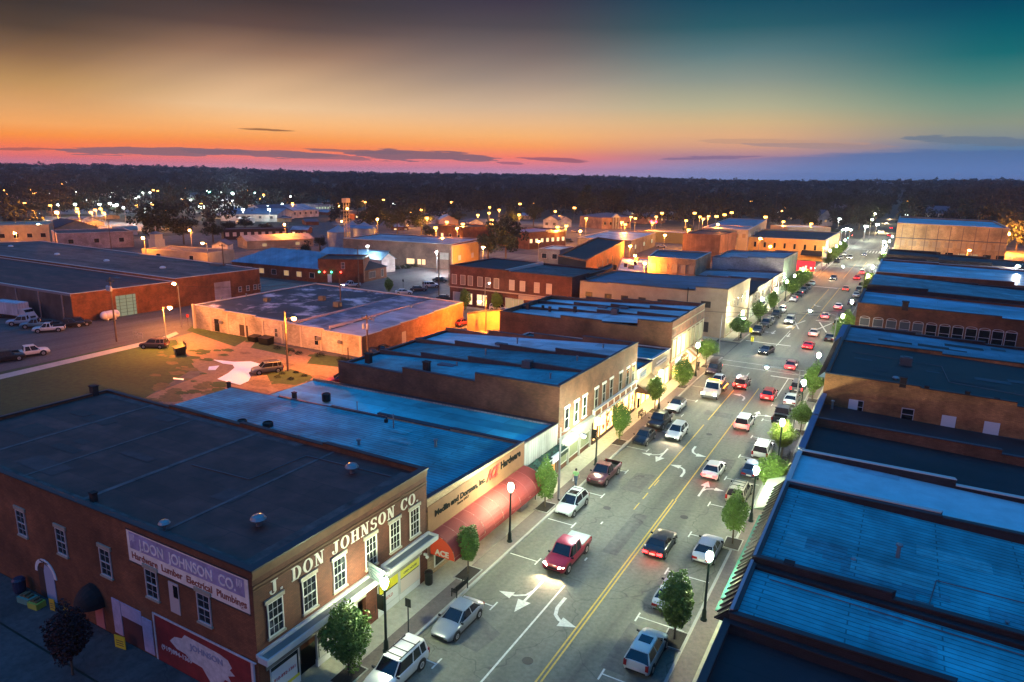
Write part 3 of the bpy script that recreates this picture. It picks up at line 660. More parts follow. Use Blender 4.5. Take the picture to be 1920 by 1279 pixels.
poster(f, 11.3, 1.75, 2.0, .7, (.85,.75,.03), [], parent=jb, d=.01); poster(f, 11.3, .7, 2.0, .95, (.72,.72,.68), [('SOLD',.4,.3,.4)], parent=jb, d=.012, tcol=(.5,.15,.1))
poster(f, 13.7, 1.8, 2.2, .62, (.85,.78,.1), [('OPEN HOUSE',.35,.22,.7)], parent=jb, d=.011); poster(f, 13.7, .68, 2.2, 1.05, (.72,.6,.5), [], parent=jb, d=.012)
# projecting white sign on the canopy
root = empty('hanging_sign', 'white pictorial trade sign hanging from a black bracket over the corner store canopy', 'sign', (FX+.6, 31.4, 4.0))
mb = MB(); fs = Fr((FX+.2,31.6), (1,-.25), (-.25,-1)); fs.box(mb, 0, 1.7, 4.0, 5.1, -.05, .05); o = mb.build('board', mat('sign_board_grey', (.22,.25,.26), .7), root)
mb = MB(); text_on(mb, fs, 'J. DON JOHNSON', .15, 4.76, .16, .055, fit=1.4); 
for i, (a, b, c_, d_) in enumerate(((.2,4.62,.9,4.6),(.3,4.5,1.2,4.2),(.3,4.15,1.0,4.12),(1.1,4.55,1.5,4.52),(.2,4.4,.5,4.2))):
    p, q = fs.p(a,b,.055), fs.p(c_,d_,.055); mb.tube(p, q, .02, .02, 4)
mb.build('artwork', mat('sign_ink', (.03,.12,.14), .6), o)
mb = MB(); mb.tube(fs.p(-.1,5.12), fs.p(1.9,5.12), .03); mb.tube(fs.p(.2,5.0), fs.p(.2,5.12), .02); mb.tube(fs.p(1.5,5.0), fs.p(1.5,5.12), .02); mb.build('bracket', blackm, root)
mb = MB(); f.box(mb, 15.35, 15.5, 2.3, 2.45, .0, .25); mb.ball(f.p(15.42,2.2,.28), .13, 8); mb.build('wall_lantern', mat('lantern_glass', (.6,.6,.55), .3), jb)
# side wall: windows, painted signs
g_ = Fr((-67,22.5), (1,0), (0,-1))
for x in (-61.6,-56.8,-51.9,-46.9,-41.9,-37.2,-32.4):
    u = x+67; o = window(g_, jb, u, 4.4, 1.15, 1.95, 2, 2, mat('side_frame', (.55,.48,.46), .6), glass, lintel=sl_, sill=sl_)
mb = MB(); u = -35.0+67; g_.box(mb, u-.55, u+.35, 4.1, 6.15, -.02, .05); g_.box(mb, u-.12, u+.3, 5.2, 6.0, .05, .06, 1); mb.build('boarded_opening', [mat('pale_board', (.5,.42,.40), .8), glass], jb)
mats = [mat('sign_cream', (.85,.72,.62), .75, kind='noise', sc=1.2, amt=.18), mat('sign_violet', (.34,.27,.42), .75, kind='noise', sc=1.5, amt=.3), mat('sign_fadedwhite', (.8,.7,.68), .8, kind='noise', sc=3, amt=.3), mat('sign_brown', (.30,.08,.05), .75), copd]
mb = MB(); g_.box(mb, 27.75, 38.5, 6.38, 8.5, .0, .03, 0); g_.box(mb, 28.0, 38.2, 7.3, 8.4, .03, .036, 1)
for a, b in ((27.7, 6.3),): g_.box(mb, 27.7, 38.55, 6.3, 6.38, 0, .05, 4); g_.box(mb, 27.7, 38.55, 8.5, 8.56, 0, .05, 4)
text_on(mb, g_, 'J.DON  JOHNSON  CO.', 28.9, 7.48, .95, .042, bold=.02, fit=8.6, m=2)
text_on(mb, g_, 'Hardware  Lumber  Electrical  Plumbings', 28.1, 6.66, .62, .036, bold=.012, fit=10.2, m=3)
for cx in (28.35, 37.85):
    for k in range(4): g_.box(mb, cx-.25+k*.12, cx-.2+k*.12, 7.8+(k%2)*.1, 8.3, .036, .044, 2)
mb.build('painted_sign', mats, jb)
# red mural with a pale state outline
mats = [mat('mural_red', (.22,.018,.02), .8, kind='noise', sc=1.5, amt=.25), mat('mural_white', (.55,.50,.50), .8, kind='noise', sc=2.5, amt=.25), mat('mural_grey', (.25,.26,.36), .8)]
mb = MB(); g_.box(mb, 29.6, 38.3, -.02, 3.25, 0, .03, 0)
for q in ((29.5,29.65,0,3.35),(38.25,38.4,0,3.35),(29.65,38.25,3.25,3.35)): g_.box(mb, *q, 0, .06, 1)
nc = [(31.0,1.9),(31.5,2.35),(32.2,2.5),(32.5,2.85),(34.,2.8),(35.6,2.75),(36.3,2.6),(36.6,2.2),(36.4,2.0),(36.8,1.75),(36.2,1.5),(36.5,1.1),(35.9,1.15),(35.6,.75),(35.1,.4),(34.6,.35),(33.9,1.15),(32.9,1.2),(32.4,1.5),(31.6,1.55)]
mb.add([g_.p(u, z, .036) for u, z in nc]+[g_.p(u, z, .02) for u, z in nc], [tuple(range(len(nc)))], 1)
text_on(mb, g_, 'JOHNSON', 32.9, 2.05, .55, .042, fit=2.9, m=2, bold=.01); text_on(mb, g_, '(919)894-1369', 30.1, 1.05, .42, .036, fit=2.9, m=1, bold=.012)
mb.build('mural', mats, jb)
mb = MB(); mb.path([g_.p(38.75,3.4,.1), g_.p(37.3,3.4,.1)], .05); mb.path([g_.p(38.55,3.4,.1), g_.p(38.55,0,.1)], .06); mb.build('downpipe', mat('pale_pipe', (.45,.48,.52), .5), jb)
# arched sign doorway, black dome awning, door, boarded doors
mb = MB(); u = 17.4
for i in range(10):
    a, b = math.pi*i/10, math.pi*(i+1)/10
    q = [(u+1.35*math.cos(a), 2.0+1.2*math.sin(a)), (u+1.35*math.cos(b), 2.0+1.2*math.sin(b)), (u+1.05*math.cos(b), 2.0+.95*math.sin(b)), (u+1.05*math.cos(a), 2.0+.95*math.sin(a))]
    mb.add([g_.p(*t, .06) for t in q]+[g_.p(*t, 0) for t in q], [(0,1,2,3),(0,4,5,1),(3,2,6,7)])
text_on(mb, g_, 'Hardware', u-.5, 2.96, .2, .07, fit=1.0, m=1)
mb.build('arched_sign', [boardw, copd], jb)
mb = MB(); g_.box(mb, u-.2, u+1.0, .1, 2.3, -.02, .05); mb.add([g_.p(u-.2,2.3,.05),g_.p(u+1.0,2.3,.05),g_.p(u+.8,2.75,.05),g_.p(u,2.85,.05)], [(0,1,2,3)]); mb.build('door', mat('pale_blue_door', (.35,.38,.5), .6), jb)
mb = MB(); g_.box(mb, u-1.05, u-.25, .1, 2.4, -.02, .03); mb.build('door_recess', mat('door_dark', (.05,.035,.03), .6), jb)
mb = MB(); u = 23.2
for j in range(6):
    for i in range(10):
        P_ = lambda i_, j_: g_.p(u+1.15*math.cos(math.pi*i_/10)*math.cos(j_*math.pi/12), 1.9+1.35*math.sin(math.pi*i_/10)*math.cos(j_*math.pi/12)*1.0, 1.25*math.sin(j_*math.pi/12)+.02)
        mb.quad(P_(i,j), P_(i+1,j), P_(i+1,j+1), P_(i,j+1))
mb.build('dome_awning', mat('black_canvas', (.008,.006,.008), .8), jb)
mb = MB(); g_.box(mb, u-.1, u+.85, .1, 2.1, -.02, .05); mb.build('door', mat('faded_red_door', (.45,.16,.16), .7), jb)
mb = MB(); g_.box(mb, 25.2, 26.1, .35, 2.9, 0, .05); g_.box(mb, 28.3, 29.3, .15, 2.6, 0, .05); g_.box(mb, 26.15, 28.25, 1.9, 2.9, 0, .04); mb.build('boarded_panel', mat('lavender_board', (.45,.38,.52), .8, kind='noise', sc=2, amt=.2), jb)
mb = MB(); g_.box(mb, 26.2, 28.2, .1, 1.88, 0, .03); mb.build('door', mat('brown_door', (.10,.03,.03), .8), jb)
zJ = lambda x, y: 8.7-.35*((x-FX)/(-67-FX))
patches(jb, zJ, 9, 4, -64, -30, 24, 37, [mat('tar_patch', (.06,.022,.02), .6, kind='noise', sc=1, amt=.3), mat('dust_patch', (.13,.048,.044), .8, kind='noise', sc=1, amt=.3)])
conduit(jb, zJ, [(-30,36.5),(-38,36.2),(-38.3,31),(-44,30.6)])
# small yard signs leaning by that wall
for i, (px, py, c_, lb, w_) in enumerate(((235,1212,(.62,.56,.03),'yellow square sale sign leaning by the brown side door of the corner store',.9),(132,1130,(.55,.38,.03),'small amber notice leaning left of the black dome awning',.5),(155,1146,(.6,.38,.02),'small orange notice standing just under the black dome awning',.5),(112,1118,(.35,.42,.06),'lime green crate of goods beside the arched doorway',.9),(88,1112,(.10,.28,.22),'teal pile of boxed goods stacked under the arched doorway',1.2))):
    x, y = G(px, py); fr = Fr((x, min(y, 21.9)), (1,.15), (.15,-1)); mb = MB(); fr.box(mb, -w_/2, w_/2, .06, .95 if i < 3 else .5, 0, .04 if i < 3 else .7)
    if i < 3: [fr.box(mb, -w_*.35, w_*.35, .25+.16*k, .31+.16*k, .04, .045, 1) for k in range(3)]
    else: [fr.box(mb, -w_*.4+k*w_*.27, -w_*.22+k*w_*.27, .5, .62+.1*(k%2), .1, .55, 1) for k in range(3)]
    single(['yard_sign','notice_board','notice_board','goods_crate','goods_pile'][i], lb, ['sign','notice','notice','crate','boxes'][i], mb, [mat('yard%d' % i, c_, .7), mat('yard_ink', (.12,.10,.05) if i < 3 else (.4,.45,.3), .8)], loc=(x, y, 0))
x, y = G(52,1105); mb = MB(); mb.lathe((x,21.9,.05), [(.32,0),(.4,.2),(.42,.95),(.44,1.0),(.3,1.15)], 14); single('trash_barrel', 'dark blue barrel with domed lid at the far end of the corner store side wall', 'trash bin', mb, mat('barrel_blue', (.02,.03,.07), .5), loc=(x,21.9,0))
for k_, px, py, z, lb, s in (('mushroom',485,985,8.7,'dented round roof vent nearest the painted letters on the corner store roof',1.1),('mushroom',660,886,8.7,'round roof vent near the far front corner of the black store roof',1.1),('mushroom',309,990,8.75,'small pale roof vent above the violet painted sign',.8),('chimney',176,936,8.7,'short dark chimney stub on the side parapet of the corner store',.55),('chimney',177,738,8.5,'dark chimney at the far back corner of the corner store roof',.9)):
    vent(k_, *G(px, py, z), z, lb, s)
# --- hardware store
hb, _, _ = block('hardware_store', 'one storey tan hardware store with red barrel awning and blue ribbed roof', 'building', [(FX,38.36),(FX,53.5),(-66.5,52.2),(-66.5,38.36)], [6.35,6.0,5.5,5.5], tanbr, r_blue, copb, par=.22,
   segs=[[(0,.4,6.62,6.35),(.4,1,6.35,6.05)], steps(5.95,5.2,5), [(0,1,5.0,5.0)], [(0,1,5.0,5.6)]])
f = Fr((FX,38.36), (0,1), (1,0))
mb = MB(); f.box(mb, 0, 15.1, 3.6, 5.98, -.01, .05); mb.build('fascia', mat('tan_panel', (.17,.075,.032), .85, kind='noise', sc=.8, amt=.15), hb)
mb = MB(); text_on(mb, f, 'Medlin and Dorman, Inc.', .9, 4.85, .66, .07, bold=.03, fit=7.3); text_on(mb, f, 'Hardware', 10.75, 5.0, .9, .07, bold=.04, fit=3.6); text_on(mb, f, 'Since 1957', 3.9, 4.5, .3, .07, fit=1.7)
mb.build('lettering', mat('sign_black', (.004,.004,.004), .9, spec=.1), hb)
mb = MB(); text_on(mb, f, 'ACE', 8.35, 4.7, 1.35, .08, bold=.035, fit=2.1, italic=.4, ext=.03); mb.build('red_lettering', mat('ace_red', (.75,.012,.012), .4, emit=.06, ecol=(1,.02,.02)), hb)
mb = MB(); NS = 10; U0, U1 = .35, 15.0; prof = [(.02+2.15*math.sin(t), 2.25+1.5*math.cos(t)) for t in [math.pi/2*i/9 for i in range(10)]]
for j in range(NS):
    a = U0+(U1-U0)*j/NS; b = U0+(U1-U0)*(j+1)/NS; bul = .04 if j % 2 else .0
    for (d0,z0),(d1,z1) in zip(prof, prof[1:]): mb.quad(f.p(a+.03,z0,d0+bul*d0/2), f.p(b-.03,z0,d0+bul*d0/2), f.p(b-.03,z1,d1+bul), f.p(a+.03,z1,d1+bul))
    for (d0,z0),(d1,z1) in zip(prof, prof[1:]): mb.quad(f.p(b-.03,z0,d0+.02), f.p(b+.03,z0,d0+.02), f.p(b+.03,z1,d1+.02), f.p(b-.03,z1,d1+.02), 1)
mb.quad(f.p(U0,1.95,2.19), f.p(U1,1.95,2.19), f.p(U1,2.25,2.19), f.p(U0,2.25,2.19))
for U in (U0, U1): mb.add([f.p(U,2.0,.01),f.p(U,2.0,2.18)]+[f.p(U,z,d) for d,z in prof[::-1]], [tuple(range(12))], 2)
o = mb.build('awning', [redc, mat('awning_seam', (.36,.07,.06), .7), mat('awning_end', (.6,.06,.02), .6)], hb)
fe = Fr((FX,38.36+.33), (1,0), (0,-1)); mb = MB(); text_on(mb, fe, 'ACE', .45, 2.15, .62, .02, bold=.02, fit=1.25); mb.build('awning_lettering', mat('letter_white', (.8,.76,.68), .6), o)
for u0, u1 in ((.8,4.),(4.3,7.6),(9.2,12.),(12.3,14.6)): shopwin(u0, u1, .6, 2.6, .03, mat('shop_glass', (.03,.035,.03), .12), hb)
shopwin(7.8, 9.0, .1, 2.5, .03, mat('shop_glass', (.03,.035,.03), .12), hb, 'door')
mb = MB(); f.box(mb, 12.9, 14.2, .15, 1.1, .4, 1.0); f.box(mb, 13.0,14.1, 1.1,1.16,.35,1.05); single('vending_cabinet', 'grey steel cabinet under the far end of the red awning', 'cabinet', mb, greym, loc=f.p(13.5,.13,.7))
for k_, px, py, z, lb, s in (('tank',503,806,5.25,'black open roof fan at the back of the blue ribbed roof',1.0),('tank',455,800,5.2,'squat black roof fan beside the corner store parapet',.9),('pipe',561,827,5.3,'small white vent pipe behind the corner store parapet',.7),('pipe',673,842,5.4,'grey capped vent pipe close to the black roof edge',1.1),('pipe',817,842,5.6,'capped vent pipe standing alone near the hardware store front',1.1),('tall',738,807,5.4,'tall thin vent pole in the middle of the blue ribbed roof',1.05),('chimney',429,723,5.2,'grey stone finial at the back corner of the hardware roof',.5),('chimney',552,744,5.3,'dark chimney at the back edge of the blue ribbed roof',.6),('tank',612,750,5.2,'open black metal cube fan frame at the back roof edge beside the green car',.95),('tank',724,792,5.6,'small dark round cowl on the parapet between two blue roofs',.4),('tall',670,772,5.5,'short thin pipe on the parapet behind the hardware roof',.7)):
    vent(k_, *G(px, py, z), z, lb, s)
pt_ = [mat('blue_patch_dark', (.03,.27,.32), .8, kind='shingle', sc=1.4, amt=.3), mat('blue_patch_pale', (.06,.42,.46), .75, kind='shingle', sc=1.2, amt=.25)]
patches(hb, lambda x, y: 6.13-.023*(y-38.4)*(x+66)/38+(-.85+.0*(y))*((x-FX)/(-66.5-FX))+.05, 7, 9, -62, -31, 40, 51, pt_)
conduit(hb, lambda x, y: 6.1-.023*(y-38.4)-.8*((x-FX)/(-66.5-FX))+.04, [(-63,39.6),(-52,39.4),(-51,44),(-40,44.6)])
# --- narrow clad shop with planter
cb, _, _ = block('planter_shop', 'narrow grey clad shop with a long green planter over its canopy', 'building', [(FX,53.56),(FX,60.75),(-62,60.75),(-62,52.3)], [5.75,5.5,4.9,4.9], slatw, r_cyan, copb, par=.2, segs=[[(0,1,5.8,5.55)], [(0,1,5.5,4.9)], [(0,1,4.6,4.6)], steps(4.95,5.75,2)])
f = Fr((FX,53.56), (0,1), (1,0))
mb = MB(); f.box(mb, .1, 7.1, 2.85, 3.35, .003, 1.3); f.box(mb, .05, 7.15, 3.3, 3.42, 1.3, 1.36, 1); mb.build('canopy', [darkgreen, mat('canopy_white', (.78,.79,.76), .4)], cb)
mb = MB(); rr = random.Random(3)
for i in range(420):
    u, z, d = rr.uniform(.2,7.), 3.36+abs(rr.gauss(0,.16)), rr.uniform(.3,1.2); r = .09; a = rr.uniform(0,6.3); v = Vector((math.cos(a),math.sin(a),rr.uniform(-.6,.6)))*r; w_ = v.orthogonal().normalized()*r*.7; c0 = f.p(u,z,d)
    mb.quad(c0-v,c0-w_,c0+v,c0+w_)
mb.build('planting', mat('planter_leaf', (.05,.13,.10), .7, kind='noise', sc=4, amt=.5), cb)
mb = MB(); f.box(mb, .3, 6.9, .5, 2.8, .0, .04); mb.build('lit_shopfront', emis('lit_orange_shop', (1.,.5,.16), 1.1), cb)
mb = MB()
for u in (.3,2.,3.4,3.9,5.4,6.8): f.box(mb, u-.07, u+.07, .13, 2.85, .04, .12)
f.box(mb, .3,6.9,.13,.6,.04,.11); mb.build('mullions', mat('dark_wood', (.06,.035,.02), .6), cb)
mb = MB(); f.box(mb, 3.3, 4.9, 2.9, 3.55, 1.37, 1.43); f.box(mb, 3.3,4.9,3.55,3.6,1.2,1.5); mb.build('shop_sign', mat('sign_white', (.8,.8,.76), .5), cb)
mb = MB(); [f.box(mb, 3.6, 4.6, z, z+.05, 1.431, 1.437) for z in (3.05,3.2,3.35)]; mb.build('sign_lines', mat('pale_ink', (.35,.42,.45), .7), cb)
# --- large brown brick store
bb, _, _ = block('brown_brick_store', 'large two storey brown brick store with white window lintels and three bays of roof', 'building', [(FX,60.9),(FX,84.3),(-58,84.0),(-58,61.1)], [9.5,9.2,7.2,7.2], brownbr, r_blue2, copb, par=.5,
   segs=[[(0,1,9.5,9.3)], steps(9.2,7.6,4), [(0,1,7.2,7.2)], [(0,.33,7.6,7.6),(.33,.66,8.3,8.3),(.66,1,9.2,9.35)]])
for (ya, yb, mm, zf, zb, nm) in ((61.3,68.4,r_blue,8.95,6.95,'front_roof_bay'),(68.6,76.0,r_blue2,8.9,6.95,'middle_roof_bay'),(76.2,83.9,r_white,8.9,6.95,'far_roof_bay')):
    mb = MB(); mb.quad((FX-.34,ya,zf+.02),(FX-.34,yb,zf+.02),(-57.6,yb,zb+.05),(-57.6,ya,zb+.05)); mb.build(nm, mm, bb)
for y in (68.5, 76.1):
    mb = MB(); X = [FX-.34, -36, -44, -51, -57.6]
    for i in range(4):
        zt = 9.12-.52*i; mb.box(X[i+1], X[i], y-.11, y+.11, 6.5, zt); mb.box(X[i+1]-.02, X[i]+.02, y-.18, y+.18, zt+.004, zt+.09)
    mb.build('parapet', copb, bb)
f = Fr((FX,60.9), (0,1), (1,0)); lw = mat('lintel_white', (.72,.70,.64), .7)
for i, y in enumerate((62.75,65.2,67.4,70.7,73.0,75.3,78.4,80.9,83.0)):
    window(f, bb, y-60.9, 4.35, .95 if i > 2 else 1.05, 2.3, 1, 1, wf if i < 3 else mat('dull_frame', (.28,.26,.24), .6), glass, lintel=lw, sill=lw)
mb = MB(); f.box(mb, .2, 8.6, 3.1, 3.75, .0, .35); f.box(mb, .2, 8.6, 2.3, 3.1, .0, .12); f.box(mb, .1, 8.7, 3.75, 3.86, .0, .5)
for u in (.2, 2.3, 5.2, 8.3): f.box(mb, u, u+.3, .13, 2.3, .0, .13)
mb.build('white_shopfront', white, bb)
for a, b in ((.55,2.25),(2.7,5.1),(5.6,8.2)): shopwin(a, b, .75, 2.25, .04, mat('curtained_glass', (.22,.24,.14), .4), bb)
mb = MB(); f.box(mb, 9.0, 23.3, 3.35, 4.2, .0, .2); f.box(mb, 8.9, 23.35, 4.2, 4.32, .0, .35); f.box(mb, 8.9,23.35,3.25,3.35,.0,.35); mb.build('frieze', mat('frieze_white', (.62,.62,.60), .6), bb)
mb = MB(); [f.box(mb, 9.35+i*2.02, 10.95+i*2.02, 3.45, 4.1, .2, .215) for i in range(7)]; mb.build('frieze_panels', brownbr, bb)
mb = MB(); f.box(mb, 9.2, 15.6, .45, 3.2, .0, .03); f.box(mb, 16.4, 23.2, .45, 3.2, .0, .03); mb.build('lit_shopfront', litwarm, bb)
mb = MB()
for u in (9.1,11.2,13.3,15.5,16.0,16.4,18.6,20.8,23.15): f.box(mb, u, u+.12, .13, 3.2, .03, .11)
f.box(mb, 9.1,15.6,.13,.5,.03,.12); f.box(mb, 16.4,23.2,.13,.5,.03,.12)
rr = random.Random(5)
for i in range(70):
    u = rr.uniform(9.4,23); z = rr.uniform(.5,2.6); f.box(mb, u, u+rr.uniform(.1,.45), z, z+rr.uniform(.15,.6), .031, .06, rr.choice((1,2,3)))
mb.build('display', [mat('dark_wood', (.06,.035,.02), .6), mat('goods_red', (.5,.06,.05), .6), mat('goods_brown', (.18,.08,.03), .6), mat('goods_cream', (.6,.5,.35), .6)], bb)
for k_, px, py, z, lb, s in (('chimney',691,676,7.8,'short chimney near the back of the brown store side wall',1.),('chimney',800,692,8.3,'dark chimney midway along the brown store side wall',1.0),('hatch',838,687,7.7,'flat dark roof hatch beside the midway chimney',1.2),('pipe',857,688,7.8,'short stub vent beside the flat roof hatch',.7),('unit',989,688,8.6,'boxy roof cooler near the front of the brown store roof',.9),('pipe',1032,710,8.8,'small vent on the near bay close to the street parapet',.7),('pipe',911,664,8.1,'slim white vent on the middle roof bay',.8),('pipe',1082,678,8.6,'white box vent by the parapet on the middle bay',.8),('hatch',940,646,8.0,'dark low skylight on the white far bay',.9),('pipe',970,643,8.3,'teal vent pipe on the white far bay',.8),('pipe',1131,654,8.6,'short green pipe on the white bay near the street',.7)):
    vent(k_, *G(px, py, z), z, lb, s)
mb = MB(); x, y = G(653,672,7.2); mb.tube((x,y,4),(x,y,8.6), .06, n=6); single('drain_pipe', 'thin dark standpipe at the back corner of the brown brick store', 'pipe', mb, blackm, loc=(x,y,4))
# --- tan awning shop and dark sign shop
tb, _, _ = block('awning_shop', 'small tan one storey shop with brown cloth awning and white name board', 'building', [(FX,84.45),(FX,90.9),(-52,90.9),(-52,84.2)], [5.45,5.3,4.8,4.8], tanbr, r_blue, copb, par=.3)
f = Fr((FX,84.45), (0,1), (1,0))
mb = MB(); f.box(mb, 1.3, 3.8, 4.0, 4.9, .0, .08); mb.build('name_board', emis('lit_sign_board', (.95,.92,.85), .55), tb)
mb = MB(); text_on(mb, f, 'REAL ESTATE', 1.5, 4.35, .3, .085, fit=2.1); mb.build('board_lettering', mat('sign_ink', (.03,.12,.14), .6), tb)
mb = MB(); mb.add([f.p(.2,3.7,.02),f.p(6.2,3.7,.02),f.p(6.2,2.45,1.9),f.p(.2,2.45,1.9),f.p(.2,2.45,.02),f.p(6.2,2.45,.02)], [(0,1,2,3),(0,3,4),(1,5,2)]); mb.build('awning', mat('brown_canvas', (.10,.06,.03), .8), tb)
mb = MB(); f.box(mb, .3, 6.1, .2, 2.6, .0, .03); mb.build('lit_shopfront', litwarm, tb)
mb = MB(); [f.box(mb, u, u+.12, .13, 2.6, .03, .1) for u in (.3,2.2,4.1,6.0)]; mb.build('mullions', mat('dark_wood', (.06,.035,.02), .6), tb)
db, _, _ = block('dark_sign_shop', 'narrow shop with dark grey upper wall and two pale sign lines', 'building', [(FX,90.95),(FX,99.4),(-52,99.4),(-52,90.95)], [5.5,5.3,4.8,4.8], mat('charcoal_panel', (.04,.045,.055), .6), r_blue, copw, par=.25)
f = Fr((FX,90.95), (0,1), (1,0)); mb = MB(); f.box(mb, 1.9,6.4,4.45,4.65,.0,.06); f.box(mb, 1.2,6.6,4.0,4.15,.0,.06); mb.build('sign_lettering', emis('lit_sign_board', (.95,.92,.85), .55), db)
mb = MB(); f.box(mb, .3, 8.1, .3, 2.7, .0, .03); mb.build('lit_shopfront', litwarm, db)
mb = MB(); [f.box(mb, u, u+.15, .13, 2.9, .03, .14) for u in (.2,1.5,3.,4.5,6.,8.1)]; mb.build('mullions', mat('shop_cream', (.55,.48,.35), .6), db)
# --- brown corner building with pilasters
eb, _, _ = block('corner_brick_hall', 'tall brown brick hall with white roofs and a striped orange awning at the street corner', 'building', [(FX,99.5),(FX,118.3),(-57.5,118.3),(-57.5,99.2)], [9.3,9.3,7.6,7.6], brownbr, r_white, copd, par=.5,
   segs=[[(0,1,9.3,9.3)], steps(9.2,7.8,4), [(0,1,7.7,7.7)], [(0,.38,7.75,7.75),(.38,.62,8.25,8.25),(.62,.82,8.0,8.0),(.82,1,9.1,9.2)]])
for y in (106.3, 112.6):
    mb = MB(); X = [FX-.34, -36, -43, -50, -57.1]
    for i in range(4): zt = 9.0-.42*i; mb.box(X[i+1], X[i], y-.12, y+.12, 7., zt)
    mb.build('parapet', copd, eb)
f = Fr((FX,99.5), (0,1), (1,0)); mb = MB()
for i in range(8): f.box(mb, .3+i*2.55, .75+i*2.55, 3.3, 6.6, .0, .12)
f.box(mb, 0, 18.8, 6.6, 6.75, .0, .12); f.box(mb, 0, 18.8, 8.2, 8.35, .0, .08); f.box(mb, 0,18.8,3.1,3.3,.0,.14); mb.build('pilasters', mat('pale_pilaster', (.3,.27,.18), .7), eb)
for i in range(7):
    mb = MB(); f.box(mb, .95+i*2.55, 2.65+i*2.55, 3.5, 6.3, .0, .03); mb.build('boarded_window', mat('sage_board', (.30,.29,.17), .7), eb)
mb = MB(); [f.box(mb, 1.5+i*2.1, 2.0+i*2.1, 7.1, 7.8, .0, .02) for i in range(8)]; mb.build('attic_vent', mat('attic_dark', (.06,.04,.03), .8), eb)
mb = MB(); f.box(mb, 2.6, 6.4, 2.1, 3.0, .05, .12); mb.build('shop_sign', emis('lit_white_sign', (.9,.95,.85), 1.3), eb)
mats = [mat('stripe_cream', (.65,.55,.40), .7), mat('stripe_orange', (.35,.16,.06), .7)]; mb = MB()
for i in range(10):
    a = 8.2+i*1.02; mb.quad(f.p(a,3.2,.1), f.p(a+1.02,3.2,.1), f.p(a+1.02,2.2,1.5), f.p(a,2.2,1.5), i%2)
mb.build('striped_awning', mats, eb)
mb = MB(); f.box(mb, 1.6, 18.2, .3, 2.2, .0, .03); mb.build('lit_shopfront', litwarm, eb)
mb = MB(); [f.box(mb, u, u+.25, .13, 2.4, .03, .1) for u in (1.5,3.5,5.6,7.6,10.2,13,15.6,18)]; mb.build('mullions', mat('shop_cream', (.55,.48,.35), .6), eb)
for k_, px, py, z, lb, s in (('unit',1153,587,8.4,'black boxy cooler standing on the white hall roof',.9),('chimney',990,577,7.9,'chimney stub at the left of the white hall roof',.8),('chimney',1031,581,7.9,'low brick stub beside the round cowl of the hall parapet',.6),('chimney',1078,582,8.2,'chimney stub in the middle of the hall side parapet',.7),('dome',1265,580,8.6,'white skylight dome near the street end of the hall roof',.9),('tank',1018,577,7.9,'small dark round cowl on the hall roof parapet',.5),('hatch',1130,577,8.3,'grey low hatch on the hall roof left of centre',.9),('hatch',1170,577,8.3,'grey low hatch on the hall roof right of the black cooler',.9)):
    vent(k_, *G(px, py, z), z, lb, s)
for r_, ys_, pw_ in ((bb,(72.5,76.,80.5),330),(tb,(86,89),520),(db,(93,97),420),(eb,(102,106,110,114.5),520),(cb,(57,),180),(hb,(44.,50.),90)):
    for y_ in ys_: o_ = pt_light('shopfront_fill_light', Vector((FX+.9, y_, 2.45))-root_loc(r_), pw_, (1., .60, .22), r_, .12)  # fill lamps added under the shop awnings to warm the pavement
# --- beyond the first cross street, left
kb, _, _ = block('cream_corner_block', 'long cream painted two storey corner block with small barred windows and dark blue roof', 'building', [(FX+.3,134.5),(FX+.3,156),(-58.5,156),(-58.5,134.5)], [9.6,9.4,8.6,8.6], creamp, mat('teal_roof', (.05,.11,.17), .5, kind='roof', sc=.6, amt=.2), copd, par=.4, segs=[[(0,1,9.6,9.3)], [(0,1,8.6,8.4)], [(0,1,8.4,8.4)], [(0,.2,8.55,8.55),(.2,.8,8.75,8.75),(.8,1,9.5,9.6)]])
g_ = Fr((-58.5,134.5), (1,0), (0,-1)); gl2 = mat('barred_glass', (.03,.03,.03), .4)
for px in (1104,1140,1171,1204,1240): 
    d = ray(px, 560); u = d[0]*134.5/d[1]+58.5; window(g_, kb, u, 5.4, 1.5, 1.0, 4, 2, mat('dark_frame', (.05,.045,.04), .6), gl2, mid=False)
window(g_, kb, 26.6, 5.7, 1.9, 1.25, 4, 2, mat('dark_frame', (.05,.045,.04), .6), gl2, mid=False)
window(g_, kb, 26.2, .9, 2.5, 2.0, 4, 1, mat('dark_frame', (.05,.045,.04), .6), gl2, mid=False)
mb = MB(); g_.box(mb, 22.9, 23.05, 0, 9.3, .0, .1); mb.build('downpipe', blackm, kb)
mb = MB(); g_.box(mb, 24.3,24.5,.2,4.3,.0,.05); g_.box(mb, 28.0,28.2,.2,4.3,.0,.05); g_.box(mb, 24.3,28.2,4.3,4.5,.0,.06); [g_.box(mb, 25.2,27.4,3.45+.28*k,3.55+.28*k,.0,.04,1) for k in range(2)]; mb.build('trim', [creamp, mat('dull_frame', (.28,.26,.24), .6)], kb)
f = Fr((FX+.3,134.5), (0,1), (1,0))
for u in (3,6.5,10,14,17.5): window(f, kb, u, 5.0, 1.0, 1.9, 1, 1, mat('dull_frame', (.28,.26,.24), .6), glassm)
for u in (2.6,7.5,12.5,17.5): shopwin(u-1.7, u+1.7, .5, 2.9, .04, mat('curtained_glass', (.22,.24,.14), .4), kb)
lb_, _, _ = block('white_shop_row', 'white painted shop row with stepped front and dark roofs', 'building', [(FX+.5,156.1),(FX+.7,182.5),(-57,182.5),(-57,156.1)], [6.2,5.8,5.4,5.4], whiteb, r_black, copd, par=.5, segs=[[(0,.35,5.2,5.2),(.35,.6,6.1,6.1),(.6,1,5.9,5.8)], steps(5.6,5.0,3), [(0,1,5,5)], [(0,1,5,5.2)]])
